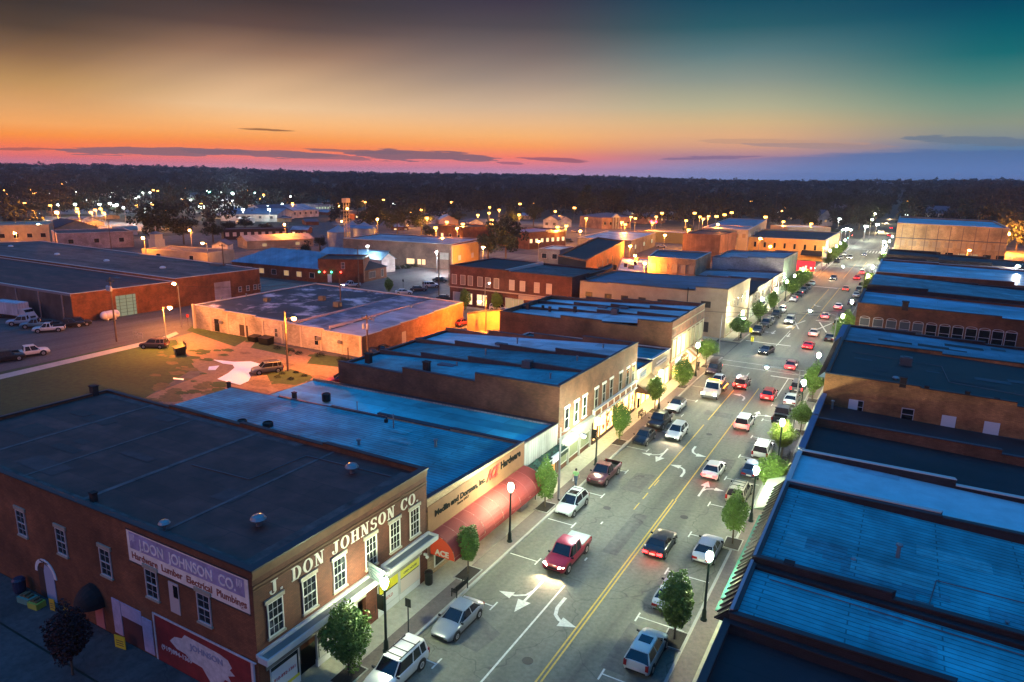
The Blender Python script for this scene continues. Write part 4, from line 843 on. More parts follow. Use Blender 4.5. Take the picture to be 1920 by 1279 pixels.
f = Fr((FX+.5,156.1), (.0076,1), (1,-.0076))
for i in range(6): window(f, lb_, 2.4+i*4.1, 3.4, .9, 1.4, 1, 1, mat('dull_frame', (.28,.26,.24), .6), glassm)
mb = MB(); f.box(mb, .6, 25.5, .3, 2.4, .0, .03); mb.build('lit_shopfront', litcool, lb_)
mb = MB(); [f.box(mb, .5+i*2.1, .9+i*2.1, .13, 2.6, .03, .1) for i in range(13)]; mb.build('mullions', white, lb_)
mb = MB(); mb.add([f.p(9.5,3.1,.02),f.p(13,3.1,.02),f.p(13,2.1,1.4),f.p(9.5,2.1,1.4),f.p(9.5,2.1,.02),f.p(13,2.1,.02)], [(0,1,2,3),(0,3,4),(1,5,2)]); mb.build('awning', mat('slate_canvas', (.05,.07,.09), .8), lb_)
pb, _, _ = block('pink_brick_shops', 'pale pink painted shops with red brick corner pier and stepped roof line', 'building', [(FX+.8,182.6),(FX+1.,197.3),(-49,197.3),(-49,182.6)], [6.1,6.1,5.2,5.2], pinkw, r_lilac, copb, par=.3, segs=[[(0,1,6.1,6.1)], steps(6.,5.4,3), [(0,1,5.2,5.2)], steps(5.3,5.9,4)])
f = Fr((FX+.8,182.6), (.0135,1), (1,-.0135)); mb = MB(); f.box(mb, 0, 1.2, 0, 6.05, .0, .05); mb.build('corner_pier', redbr, pb)
for u in (3.5,6.5,9.5,12.5): window(f, pb, u, 3.6, .9, 1.5, 1, 1, wf, glassm)
mb = MB(); f.box(mb, 1.6, 14.4, .3, 2.4, .0, .03); mb.build('lit_shopfront', litcool, pb)
mb = MB(); [f.box(mb, 1.6+i*2.1, 1.9+i*2.1, .13, 2.6, .03, .1) for i in range(7)]; mb.build('mullions', white, pb)
qb, _, _ = block('grey_block_hall', 'tall grey block building whose blank side wall rises over pink shops', 'building', [(FX+1.,197.4),(FX+1.3,221.5),(-46,221.5),(-46,197.4)], [9.7,9.5,8.8,8.8], purplew, r_lilac, copd, par=.4, nst=[1,3,1,4])
f = Fr((FX+1.,197.4), (.0135,1), (1,-.0135)); mb = MB(); f.box(mb, 0, 24, .3, 2.5, .0, .03); mb.build('lit_shopfront', litcool, qb)
mb = MB(); [f.box(mb, i*2.2, .4+i*2.2, .13, 9.2, .03, .12) for i in range(11)]; mb.build('pilasters', mat('sea_green_trim', (.12,.28,.22), .7), qb)
# red lit sign at the corner
mb = MB(); fs = Fr((-26.0,216.5), (1,.15), (.15,-1)); root = empty('lit_corner_sign', 'glowing red sign board on a post at the second crossing', 'sign', (-24.8,216.5,0))
fs.box(mb, -.2, 4.6, 4.6, 7.4, -.2, .2); o = mb.build('board', emis('lit_red_sign', (1.,.03,.04), 2.2), root)
mb = MB(); [fs.box(mb, .6+i*.7, 1.1+i*.7, 5.2+.3*(i%2), 5.5+.3*(i%3), .2, .22) for i in range(5)]; mb.build('sign_figures', emis('lit_sign_pale', (1,.8,.6), 2.5), o)
mb = MB(); mb.tube((-24.4,216.7,0),(-24.4,216.7,4.7),.14); mb.build('post', greym, root)
ob, _, _ = block('ochre_corner_building', 'ochre one storey corner building with a row of slit windows and black awnings', 'building', [(-26.0,291),(-25.2,345),(-58,345),(-58.5,291)], [8.2,8.2,7.6,7.6], goldw, r_dark, copw, par=.6, segs=[[(0,1,8.2,8.2)], [(0,1,7.8,7.6)], [(0,1,7.6,7.6)], [(0,1,7.7,8.0)]])
g_ = Fr((-58.5,291), (1,0), (0,-1))
for i in range(8): window(g_, ob, 3.2+i*3.7, 4.0, .8, 2.0, 1, 1, mat('dark_frame', (.05,.045,.04), .6), glass, mid=False)
mb = MB(); mb.add([g_.p(24.5,3.9,.02),g_.p(32.5,3.9,.02),g_.p(32.5,2.2,3.2),g_.p(24.5,2.2,3.2),g_.p(24.5,2.2,.02),g_.p(32.5,2.2,.02)], [(0,1,2,3),(0,3,4),(1,5,2)]); mb.build('awning', mat('black_canvas', (.008,.006,.008), .8), ob)
f = Fr((-26.0,291), (.0148,1), (1,-.0148)); mb = MB(); f.box(mb, 0, 54, 0, 7.9, .0, .04); mb.build('street_front', tanbr, ob)
mb = MB(); f.box(mb, .5, 9, 3, 7.7, .05, .12); mb.build('white_fascia', white, ob)
mb = MB(); q = G(1546,478,5.3); fs = Fr(q, (.9,-.5), (-.5,-.9)); mb = MB(); fs.box(mb, -.9,.9,4.2,6.2,-.05,.05); fs.box(mb,-.6,.6,4.6,5.8,.05,.06,1); single('blue_wall_sign', 'blue square sign at the corner of the ochre building', 'sign', mb, [mat('sign_blue', (.08,.25,.6), .5), mat('sign_white', (.8,.8,.76), .5)], loc=(*q,5))
# ============================================================ right row
RX = -5.8
def rblock(nm, lb, y0, y1, z, zb, wall, roof, cop, par=.3, back=30, segs=None, nst=1, x=None, xo=0.):
    x = RX+bx(y0)+xo if x is None else x
    return block(nm, lb, 'building', [(x,y1),(x,y0),(back,y0),(back,y1)], [z,z,zb,zb], wall, roof, cop, par=par, segs=segs, nst=nst)
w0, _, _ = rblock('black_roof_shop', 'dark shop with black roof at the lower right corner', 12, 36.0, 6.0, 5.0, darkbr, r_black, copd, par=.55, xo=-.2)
def mansard(root, y0, y1, z, mm, rib=True, x=None):
    x = RX if x is None else x
    mb = MB(); mb.add([(x-.02,y0,z),(x-.02,y1,z),(x-.75,y1,z-.75),(x-.75,y0,z-.75),(x-.02,y0,z-.75),(x-.02,y1,z-.75)], [(0,1,2,3),(0,3,4),(1,5,2),(3,2,5,4)])
    o = mb.build('mansard', mm, root)
    if rib:
        n = int((y1-y0)/.62)
        for i in range(n+1):
            mb = MB(); y = y0+.06+(y1-y0-.12)*i/n; mb.hexa([(x-.8,y-.05,z-.77),(x-.0,y-.05,z+.02),(x-.0,y+.05,z+.02),(x-.8,y+.05,z-.77),(x-.86,y-.05,z-.70),(x-.06,y-.05,z+.12),(x-.06,y+.05,z+.12),(x-.86,y+.05,z-.70)])
            mb.build('roof_rib', mat('rib_dark', (.008,.007,.012), .8), o)
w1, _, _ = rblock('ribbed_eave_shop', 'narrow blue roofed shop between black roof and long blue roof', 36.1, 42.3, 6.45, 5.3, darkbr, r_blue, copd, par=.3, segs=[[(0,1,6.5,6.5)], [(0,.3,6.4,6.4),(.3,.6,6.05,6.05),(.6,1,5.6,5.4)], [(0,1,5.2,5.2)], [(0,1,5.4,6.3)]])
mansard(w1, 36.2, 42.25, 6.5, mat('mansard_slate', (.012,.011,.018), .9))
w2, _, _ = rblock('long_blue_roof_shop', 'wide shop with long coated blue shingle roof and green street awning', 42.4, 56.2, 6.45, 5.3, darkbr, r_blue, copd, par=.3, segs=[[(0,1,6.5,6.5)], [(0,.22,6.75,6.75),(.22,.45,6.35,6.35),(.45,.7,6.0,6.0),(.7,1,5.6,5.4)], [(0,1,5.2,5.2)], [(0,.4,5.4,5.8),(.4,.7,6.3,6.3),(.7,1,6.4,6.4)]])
for r_, a, b in ((w1,36.2,42.2),(w2,42.5,56.1)):
    mb = MB(); mb.box(RX-.03, RX+.14, a, b, 6.6, 6.66); mb.build('gutter_line', mat('pale_gutter', (.42,.34,.36), .6), r_)
mansard(w2, 42.5, 56.1, 6.5, mat('mansard_slate', (.012,.011,.018), .9))
for r_, a, b in ((w1,41.0,42.2),(w2,42.5,56)):
    mb = MB(); mb.add([(RX-.05,a,4.2),(RX-.05,b,4.2),(RX-1.72,b,3.1),(RX-1.72,a,3.1),(RX-.05,a,3.1),(RX-.05,b,3.1)], [(0,1,2,3),(0,3,4),(1,5,2)]); mb.build('awning', tealc, r_)
w3, _, _ = rblock('pale_roof_shop', 'shop with smooth pale blue roof beyond the ribbed eaves', 56.3, 63.8, 6.5, 5.4, darkbr, mat('pale_blue_coating', (.40,.62,.66), .4, kind='noise', sc=.8, amt=.12), copw, par=.28, segs=[[(0,1,6.5,6.5)], [(0,.3,6.5,6.5),(.3,.55,6.2,6.2),(.55,1,5.7,5.5)], [(0,1,5.3,5.3)], steps(5.6,6.6,3)])
mb = MB(); mb.add([(RX-.05,56.6,4.3),(RX-.05,63.4,4.3),(RX-2.3,63.4,3.3),(RX-2.3,56.6,3.3),(RX-.05,56.6,3.3),(RX-.05,63.4,3.3)], [(0,1,2,3),(0,3,4),(1,5,2)]); mb.build('awning', mat('sage_canvas', (.11,.15,.11), .8), w3)
w4, _, _ = rblock('sunken_roof_shop', 'shop with sunken black roof behind a brick parapet', 63.9, 74.6, 6.6, 5.6, brownbr, r_black, copb, par=1.0, segs=[[(0,1,6.3,6.5)], [(0,1,5.6,5.0)], [(0,1,5.,5.)], [(0,.2,5.5,5.5),(.2,.55,5.9,5.9),(.55,1,6.3,6.4)]])
w5, _, _ = rblock('low_black_roof_shop', 'low shop with black roof under the orange brick wall', 74.7, 83.4, 6.2, 5.2, brownbr, r_black, copb, par=.8, segs=[[(0,1,6.1,6.1)], [(0,1,5.0,4.6)], [(0,1,4.6,4.6)], [(0,1,4.6,5.0)]])
for y0, y1, rt in ((64.2,74.4,w4),(74.9,83.2,w5)): mb = MB(); mb.box(RX-.12, RX+.45, y0, y1, 6.42, 6.66); mb.build('front_cap', mat('blue_grey_cap', (.07,.13,.22), .6), rt)
w6, ww, _ = rblock('orange_brick_hall', 'tall hall with blank orange brick side wall, boarded windows and dark roof', 83.5, 104.6, 9.0, 7.8, orbr, mat('ink_roof', (.016,.008,.009), .6, kind='roof', sc=.8, amt=.3), copd, par=.45, segs=[[(0,1,9.,9.)], [(0,.26,8.9,8.85),(.26,.5,8.7,8.6),(.5,.75,8.2,8.2),(.75,1,7.9,7.8)], [(0,1,7.8,7.8)], steps(8.,8.6,3)])
for k_, px, py, z, lb, s in (('chimney',1478,1072,6.2,'dark brick stub on the parapet nearest the ribbed eave',.75),('unit',1727,1158,5.4,'dark boxy stack midway on the parapet between the two blue roofs',.9),('pipe',1683,1045,5.9,'teal square vent standing alone on the long blue roof',1.1),('mushroom',1600,1052,5.9,'tiny dark ball vent left of the teal square vent',.35),('pipe',1886,1180,5.4,'short pipe low on the right end of the long blue roof',.6),('pipe',1560,765,5.6,'grey standpipe on the low black roof under the orange wall',1.0),('tank',1915,1112,5.2,'dark cowl cut by the right frame edge on the blue roof',.6)):
    vent(k_, *G(px, py, z), z, lb, s)
g_ = Fr((RX,83.5), (1,0), (0,-1))
def wx(px, py, Y): d = ray(px, py); return float(d[0]*Y/d[1]), float(CAMH+d[2]*Y/d[1])
for i, (px, py, pb_, ww_) in enumerate(((1607,750,775,1.4),(1703,766,789,1.2),(1781,780,812,1.2),(1862,792,828,1.25))):
    x, zt = wx(px, py, 83.5); _, zb_ = wx(px, pb_, 83.5); u = x-RX
    if i < 2: window(g_, w6, u, zb_, ww_, zt-zb_, 1, 1, mat('side_frame', (.55,.48,.46), .6), glass)
    if i in (0, 2, 3):
        mb = MB(); g_.box(mb, u-ww_/2-.1, u+(ww_/2 if i else 0.15), zb_-.1, zt, .0 if i else .09, .08 if i else .12); mb.build('white_shutter', boardw, w6)
for i, (px, py) in enumerate(((1694,713),(1738,725),(1815,735),(1870,748))):
    x, zz = wx(px, py, 83.6); vent('chimney', x, 83.75, zz-.5, ['tallest brick chimney on the orange wall parapet','second brick stub on the orange wall parapet','third low stub on the orange wall parapet','fourth stub on the orange wall near the frame edge'][i], .9 if i == 0 else .6)
mansard(w6, 84, 104.4, 9.0, mat('blue_grey_cap', (.07,.13,.22), .6))
vent('unit', *G(1698,682,8.4), 8.3, 'pale roof cooler on the dark roof beyond the orange wall', 1.1); vent('mushroom', *G(1679,712,8.3), 8.2, 'small pale vent on the dark roof just behind the orange parapet', .8)
w7, _, _ = rblock('teal_roof_hall', 'broad flat hall with dark teal roof in front of the arched brick windows', 104.7, 118.6, 8.3, 7.2, darkbr, mat('teal_roof2', (.10,.20,.26), .5, kind='roof', sc=.6, amt=.25), copb, par=.3, segs=[[(0,1,8.3,8.3)], steps(8.5,7.2,5), [(0,1,7.2,7.2)], steps(7.3,8.2,4)])
mb = MB(); mb.box(RX-.9, RX-.02, 104.8, 118.5, 7.3, 8.25); mb.build('front_cap', mat('blue_grey_cap', (.07,.13,.22), .6), w7)
w8, _, _ = rblock('red_brick_hall', 'red brick hall with a long row of tall arched windows', 131.2, 150.0, 9.9, 9.0, redbr, mat('sky_coating', (.22,.44,.55), .4, kind='roof', sc=.5, amt=.12), copb, par=.5, back=40, segs=[[(0,1,9.9,9.9)], [(0,.45,9.9,9.8),(.45,1,9.5,9.3)], [(0,1,9,9)], [(0,1,9,9.6)]])
g_ = Fr((RX+.3,131.2), (1,0), (0,-1)); frm = mat('side_frame', (.55,.48,.46), .6)
for i in range(12):
    x, z = wx(1621+i*25.0, 603+i*2.35, 131.2); u = x-(RX+.3)
    o = window(g_, w8, u, 4.9, 1.55, 2.55, 1, 1, frm, glassm if i < 5 else glass)
    mb = MB()
    for k in range(8):
        a, b = math.pi*k/8, math.pi*(k+1)/8; R1, R2_ = .78, .66
        q = [(u+R1*math.cos(a), 7.45+.42*R1*math.sin(a)), (u+R1*math.cos(b), 7.45+.42*R1*math.sin(b)), (u+R2_*math.cos(b), 7.45+.42*R2_*math.sin(b)), (u+R2_*math.cos(a), 7.45+.42*R2_*math.sin(a))]
        mb.add([g_.p(*t, .07) for t in q]+[g_.p(*t, 0) for t in q], [(0,1,2,3),(0,4,5,1),(3,2,6,7)])
    mb.build('arch', frm, o)
vent('chimney', *G(1697,576,9.9), 9.7, 'brick chimney breaking the blue roof strip of the red hall', 1.3)
w9, _, _ = rblock('rounded_brick_hall', 'brown brick building with sooty stepped top behind the red hall', 150.1, 178.0, 10.6, 8.6, darkbr, mat('streaked_roof', (.06,.10,.12), .5, kind='roof', sc=.5, amt=.2, col2=(.14,.34,.40)), copd, par=.9, back=45, xo=.2, segs=[[(0,1,9.4,9.9)], [(0,.2,10.7,10.7),(.2,.5,10.2,9.9),(.5,1,9.6,9.3)], [(0,1,8.8,8.8)], steps(8.6,9.4,5)])
w10, _, _ = rblock('brown_side_hall', 'brown brick hall with blank side wall and blue white roof', 180.5, 212.0, 9.9, 9.2, brownbr, mat('cyan_coating', (.22,.5,.62), .4, kind='roof', sc=.3, amt=.25), copw, par=.4, back=48, xo=.2, nst=[1,2,1,4])
w11, _, _ = rblock('dark_stepped_hall', 'dark roofed building with stepped parapet before the long tan building', 212.1, 221.8, 9.4, 8.2, darkbr, r_dark, copd, par=.3, back=46, xo=.4, segs=[[(0,1,9.3,9.3)], steps(10.2,8.3,5), [(0,1,8,8)], steps(8.3,9.6,5)])
w12, _, _ = rblock('black_stepped_row', 'black roofed row just short of the long tan building', 242, 262, 8.6, 6.6, darkbr, r_black, copd, par=.4, back=50, nst=[1,4,1,4])
for w_, y0_, y1_, z_, zb_, sd_, n_ in ((w1,36.6,41.9,6.15,5.0,3,6),(w2,42.8,55.8,6.15,5.0,5,12),(w3,56.7,63.5,6.22,5.12,6,5),(w6,84,104,8.55,7.35,7,10),(w7,105,118,8.,6.9,8,9)):
    zz_ = lambda x, y, z_=z_, zb_=zb_: z_-(z_-zb_)*(x-RX)/(30-RX)+.012
    patches(w_, zz_, n_, sd_, RX+1, 22, y0_, y1_, pt_ if w_ in (w1, w2) else ([mat('white_patch', (.34,.5,.56), .6, kind='noise', sc=1, amt=.2)] if w_ is w3 else [mat('ink_patch', (.03,.02,.022), .7), mat('ink_patch2', (.05,.06,.07), .7)]))
zz_ = lambda x, y: 6.15-1.15*(x-RX)/(30-RX)+.02
conduit(w2, zz_, [(-5,43.2),(4,43.4),(4.5,47),(16,47.6)]); conduit(w1, zz_, [(-4.5,41.2),(10,41.4)])
conduit(w6, lambda x, y: 8.55-1.2*(x-RX)/(30-RX)+.02, [(-4,98),(6,97.5),(6.5,90),(18,89)])
# long tan building with brick upper storey
xt = RX+bx(300)+.2; xe = wx(1893,430,303)[0]
w13, _, _ = block('long_tan_building', 'long three storey tan brick building lit orange at its far end', 'building', [(xt,360),(xt,303),(xe,303),(xe,360)], [15.2,15.2,14.9,14.9], mat('lit_tan_brick', (.44,.27,.12), .85, kind='brick', sc=.5, amt=.2), mat('sky_coating', (.22,.44,.55), .4, kind='roof', sc=.5, amt=.12), copw, par=.5)
g_ = Fr((xt,303), (1,0), (0,-1)); LT = xe-xt
mb = MB(); g_.box(mb, 0, LT, 9.6, 9.9, .0, .15); mb.build('band_course', copb, w13)
for i in range(9): mb = MB(); g_.box(mb, 2+i*(LT-4)/8-.12, 2+i*(LT-4)/8+.12, 3, 14.6, .0, .12); mb.build('rain_pipe', mat('brown_pipe', (.16,.10,.06), .8), w13)
for i in range(9):
    u = (i+.5)*LT/9; window(g_, w13, u, 6.9, 2.6, 2.0, 2, 1, mat('tan_frame', (.34,.24,.14), .7), mat('tan_pane', (.3,.2,.11), .7), mid=False)
    window(g_, w13, u+.6, 3.8, 2.4, 1.4, 2, 1, mat('dark_frame', (.05,.045,.04), .6), litdim if i in (5,6) else glass, mid=False)
# ============================================================ back-street warehouses and middle blocks
def hz(bxp, byp, typ):
    x, y = G(bxp, byp); d = ray(bxp, typ); t = math.hypot(x, y)/math.hypot(d[0], d[1]); return float(CAMH+d[2]*t)
def onY(px, py, Y): d = ray(px, py); return float(d[0]*Y/d[1]), float(CAMH+d[2]*Y/d[1])
def onX(px, py, X): d = ray(px, py); return float(d[1]*X/d[0]), float(CAMH+d[2]*X/d[0])
wa, _, _ = block('brick_warehouse', 'long low brick warehouse with dark gravel roof and lit loading bay', 'building', [(-140,75),(-138.6,96.4),(-255,96),(-255,72)], [5.8,5.8,5.8,5.8], redbr, r_dark, copw, par=.15)
wb, _, _ = block('gravel_roof_warehouse', 'far half of the brick warehouse with brown gravel roof and round vents', 'building', [(-138.6,96.5),(-137.2,118.5),(-245,124),(-255,96.1)], [6.4,6.4,6.2,6.3], redbr, r_grey, copw, par=.1)
f = Fr((-140,75), (1.4,21.4), (21.4,-1.4))
def yb(px, py): return onX(px, py, -139.4)
a, z1 = yb(217,561); b, z0 = yb(257,594); z1 = 4.3
mb = MB(); f.box(mb, a-75, b-75, .02, z1, .0, .04); mb.build('loading_bay', emis('lit_bay', (.75,.78,.5), .34), wa)
mb = MB()
for k in range(5): f.box(mb, a-75, b-75, .7+.7*k, .78+.7*k, .04, .08)
for k in range(3): u = a-75+(b-a)*(k+.5)/3; f.box(mb, u, u+.1, .02, z1, .04, .09)
mb.build('bay_racks', mat('rack_dark', (.08,.09,.05), .7), wa)
fn = Fr((-255,72), (115,3), (3,-115)); mb = MB(); fn.box(mb, 0, 115, 0, 5.4, .0, .08); mb.build('metal_side', mat('dark_ribbed_metal', (.085,.07,.075), .6, .2, kind='rib', sc=.5, amt=.3), wa)
mb = MB(); [fn.box(mb, i*8., i*8.+.25, 0, 5.6, .08, .25) for i in range(15)]; fn.box(mb, 0,115.2,5.42,5.75,.08,.2); mb.build('side_posts', mat('post_grey', (.22,.20,.22), .6), wa)
f = Fr((-138.6,96.5), (1.4,22), (22,-1.4)); a, _ = yb(395,545); b, _ = yb(424,545)
mb = MB(); f.box(mb, a-96.5, b-96.5, .1, 4.4, .0, .06); mb.build('roller_door', mat('pale_roller', (.42,.36,.40), .7, kind='shiplap', sc=1, amt=.1), wb)
for px in (441,455,468,476): y, _ = yb(px,548); window(f, wb, y-96.5, 1.4, .9, 1.3, 1, 1, frm, glassm)
for i, px_ in enumerate(((20,462),(107,477),(200,489),(305,502))):
    vent('dome', *G(*px_, 6.4), 6.35, ['leftmost','second from the left','third from the left','rightmost'][i]+' of the pale round vents along the gravel warehouse roof', 1.0)
vent('hatch', *G(408,497,6.4), 6.35, 'white long skylight at the far corner of the gravel warehouse roof', 2.2); vent('hatch', *G(220,522,5.8), 5.7, 'flat hatch on the dark near roof of the warehouse', 1.2)
mb = MB(); x, y = -137.5, onX(207,597,-137.5)[0]
mb.tube((x,y-1.1,1.1),(x,y+1.1,1.1),.85,n=14); mb.ball((x,y-1.1,1.1),.85,8); mb.ball((x,y+1.1,1.1),.85,8); [mb.box(x-.7,x+.7,y+s-.1,y+s+.1,0,.5) for s in (-.8,.8)]
single('gas_tank', 'white cylindrical gas tank against the brick warehouse wall', 'tank', mb, mat('tank_white', (.7,.62,.6), .4), loc=(x,y,0), smooth=True)
# cream building
Nn, Lf = G(680,671), G(366,615); Rr = G(868,568,4.4); Ff = G(592,532,4.4)
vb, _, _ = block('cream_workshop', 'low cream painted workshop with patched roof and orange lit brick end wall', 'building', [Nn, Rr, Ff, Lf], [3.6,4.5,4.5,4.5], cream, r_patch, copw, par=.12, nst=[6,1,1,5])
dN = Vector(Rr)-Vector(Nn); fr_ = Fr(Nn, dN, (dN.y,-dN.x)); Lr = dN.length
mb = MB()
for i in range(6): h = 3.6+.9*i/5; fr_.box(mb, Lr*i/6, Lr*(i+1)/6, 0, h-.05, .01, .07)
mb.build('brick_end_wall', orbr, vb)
mb = MB(); u = Lr*.34; fr_.box(mb, u, u+1.2, .1, 2.3, .07, .12); mb.build('door', mat('cream_door', (.65,.5,.3), .6), vb)
dL = Vector(Nn)-Vector(Lf); fl_ = Fr(Lf, dL, (dL.y,-dL.x)); Ll = dL.length
def uw(px, py):
    d = ray(px, py); o = Vector(Lf); q = Vector((d[0], d[1])); # solve o+u*dir = t*q
    e = dL.normalized(); det = e.x*(-q.y)+q.x*e.y; u = (-o.x*(-q.y)-q.x*o.y)/det*1.0; t = ((o+e*u).length)/q.length
    return u, CAMH+float(d[2])*t
for px, w_, z0, z1, mt, nm in ((408,1.3,.1,2.5,glass,'door'),(458,2.2,.1,2.2,mat('door_dark', (.05,.035,.03), .6),'garage_door'),(519,.9,1.,2.6,glassm,'window'),(571,1.6,.1,2.4,cream,'blocked_door'),(594,1.0,.8,2.5,glass,'window'),(650,3.0,.1,2.3,mat('pale_garage', (.6,.48,.36), .7, kind='shiplap', sc=1., amt=.1),'garage_door')):
    u, _ = uw(px, 620+ (px-368)*.12); k = Ll*(px-368)/312.; k = u if 0 < u < Ll else k
    if nm == 'window': window(fl_, vb, k, z0, w_, z1-z0, 1, 1, frm, mt)
    else:
        mb = MB(); fl_.box(mb, k-w_/2, k+w_/2, z0, z1, .0, .03); mb.build(nm, mt, vb)
mb = MB()
for i in range(9): fl_.box(mb, Ll*i/9, Ll*i/9+.35, 0, 3.9-.5*i/9, .0, .12)
fl_.box(mb, -.05, .5, 0, 4.75, .0, .35); fl_.box(mb, Ll-.5, Ll, 0, 3.7, .12, .2); mb.build('buttress', mat('cream_trim', (.6,.5,.38), .8), vb)
for i, (px,) in enumerate(((418,),(600,),(640,))): u, _ = uw(px, 618+(px-368)*.13); mb = MB(); fl_.box(mb, u-.4, u+.4, 1.9, 2.4, .02, .5); mb.build('wall_unit', greym, vb)
for i, t in enumerate((.33, .62, .82)):
    a, b = Vector(lp(Nn, Lf, 1-t)), Vector(lp(Rr, Ff, 1-t)); mb = MB(); e = (b-a).normalized(); q = Vector((-e.y,e.x))*.16; z0 = 3.6+.9*t-.25
    a = a+e*.5; b = b-e*.5; z0 += .14; mb.hexa([(*(a-q),z0-.3),(*(a+q),z0-.3),(*(b+q),z0+.2),(*(b-q),z0+.2),(*(a-q),z0+.2),(*(a+q),z0+.2),(*(b+q),z0+.6-.5*t),(*(b-q),z0+.6-.5*t)]); mb.build('fire_wall', mat('firewall', (.38,.31,.32), .8), vb)
for t0_, t1_, m_, nm_ in ((.63,.80,mat('worn_roof', (.10,.11,.15), .6, kind='roof', sc=.25, amt=.2, col2=(.36,.34,.40), lo=.45, hi=.6),'worn_roof_bay'),(.82,.985,r_lilac,'pale_roof_bay')):
    q_ = [Vector(lp(Nn, Lf, 1-t0_)), Vector(lp(Nn, Lf, 1-t1_)), Vector(lp(Rr, Ff, 1-t1_)), Vector(lp(Rr, Ff, 1-t0_))]; zz_ = [4.5-.9*t0_-.1, 4.5-.9*t1_-.1, 4.4, 4.4]
    a_, b_, c_, d_ = q_; a2, d2 = a_+(d_-a_)*.02, d_+(a_-d_)*.02; b2, c2 = b_+(c_-b_)*.02, c_+(b_-c_)*.02
    mb = MB(); mb.quad((*a2,zz_[0]),(*b2,zz_[1]),(*c2,zz_[2]),(*d2,zz_[3])); mb.build(nm_, m_, vb)
for k_, px, py, lb, s in (('unit',604,562,'dark red brick stack in the middle of the patched workshop roof',1.0),('unit',501,565,'boxy dark cooler left of centre on the patched workshop roof',.9),('unit',633,574,'tangle of black ducts right of the brick stack on the workshop roof',1.1),('pipe',416,565,'white pipe pair at the left end of the workshop roof',1.0),('pipe',462,558,'pale short vent near the far edge of the workshop roof',1.),('mushroom',692,550,'small black ball vent on the far edge of the workshop roof',.9),('pipe',770,578,'thin vent on the pale lilac strip of workshop roof',.9),('mushroom',700,600,'round vent near the orange end wall of the workshop roof',.9)):
    vent(k_, *G(px, py, 4.2), 4.15, lb, s)
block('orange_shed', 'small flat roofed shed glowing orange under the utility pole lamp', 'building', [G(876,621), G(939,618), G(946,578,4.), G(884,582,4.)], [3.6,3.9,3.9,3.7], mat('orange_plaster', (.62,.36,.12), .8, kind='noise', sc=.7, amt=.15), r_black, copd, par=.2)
# dark two storey brick with shutters
xb_, _, _ = block('shuttered_brick_block', 'two storey dark brick block with grey shuttered windows and twin roofs', 'building', [(-60.3,134.3),(-60.3,153),(-92,155),(-91.5,134.3)], [9.1,8.8,9.0,9.3], mat('plum_brick', (.11,.042,.036), .85, kind='brick', sc=.7, amt=.3), r_grey, copb, par=.35, nst=[2,1,1,2])
mb = MB(); mb.quad((-91.1,134.7,9.0),(-77,134.7,8.95),(-77,154,8.85),(-91.2,154.4,8.9)); mb.build('dark_roof_half', r_black, xb_)
mb = MB(); mb.box(-77.2,-76.8,134.7,153.6,8.3,9.35); mb.build('parapet', copw, xb_)
g_ = Fr((-91.5,134.3), (1,0), (0,-1))
for px in (852,868,882,900,915,931,960,980,1007,1030): u = onY(px,525,134.3)[0]+91.5; window(g_, xb_, u, 5.0, 1.35, 2.3, 1, 1, mat('side_frame', (.55,.48,.46), .6), mat('shutter_dull', (.2,.17,.17), .7) if px < 950 else mat('blind_white', (.42,.38,.36), .7), mid=px > 950)
mb = MB(); g_.box(mb, 0, 31.2, 4.2, 4.45, .0, .15); g_.box(mb, 18.5, 27, 3.2, 4.1, .0, .3); mb.build('belt_course', mat('belt_stone', (.36,.30,.26), .8), xb_)
for px, w_, mt in ((857,2.2,shut),(880,1.7,litwin),(899,1.4,litwin),(909,1.2,litwin),(960,3.5,litdim),(972,2.6,litdim)):
    u = onY(px,570,134.3)[0]+91.5; window(g_, xb_, u, .6, w_, 2.6, 2, 1, frm, mt, mid=False)
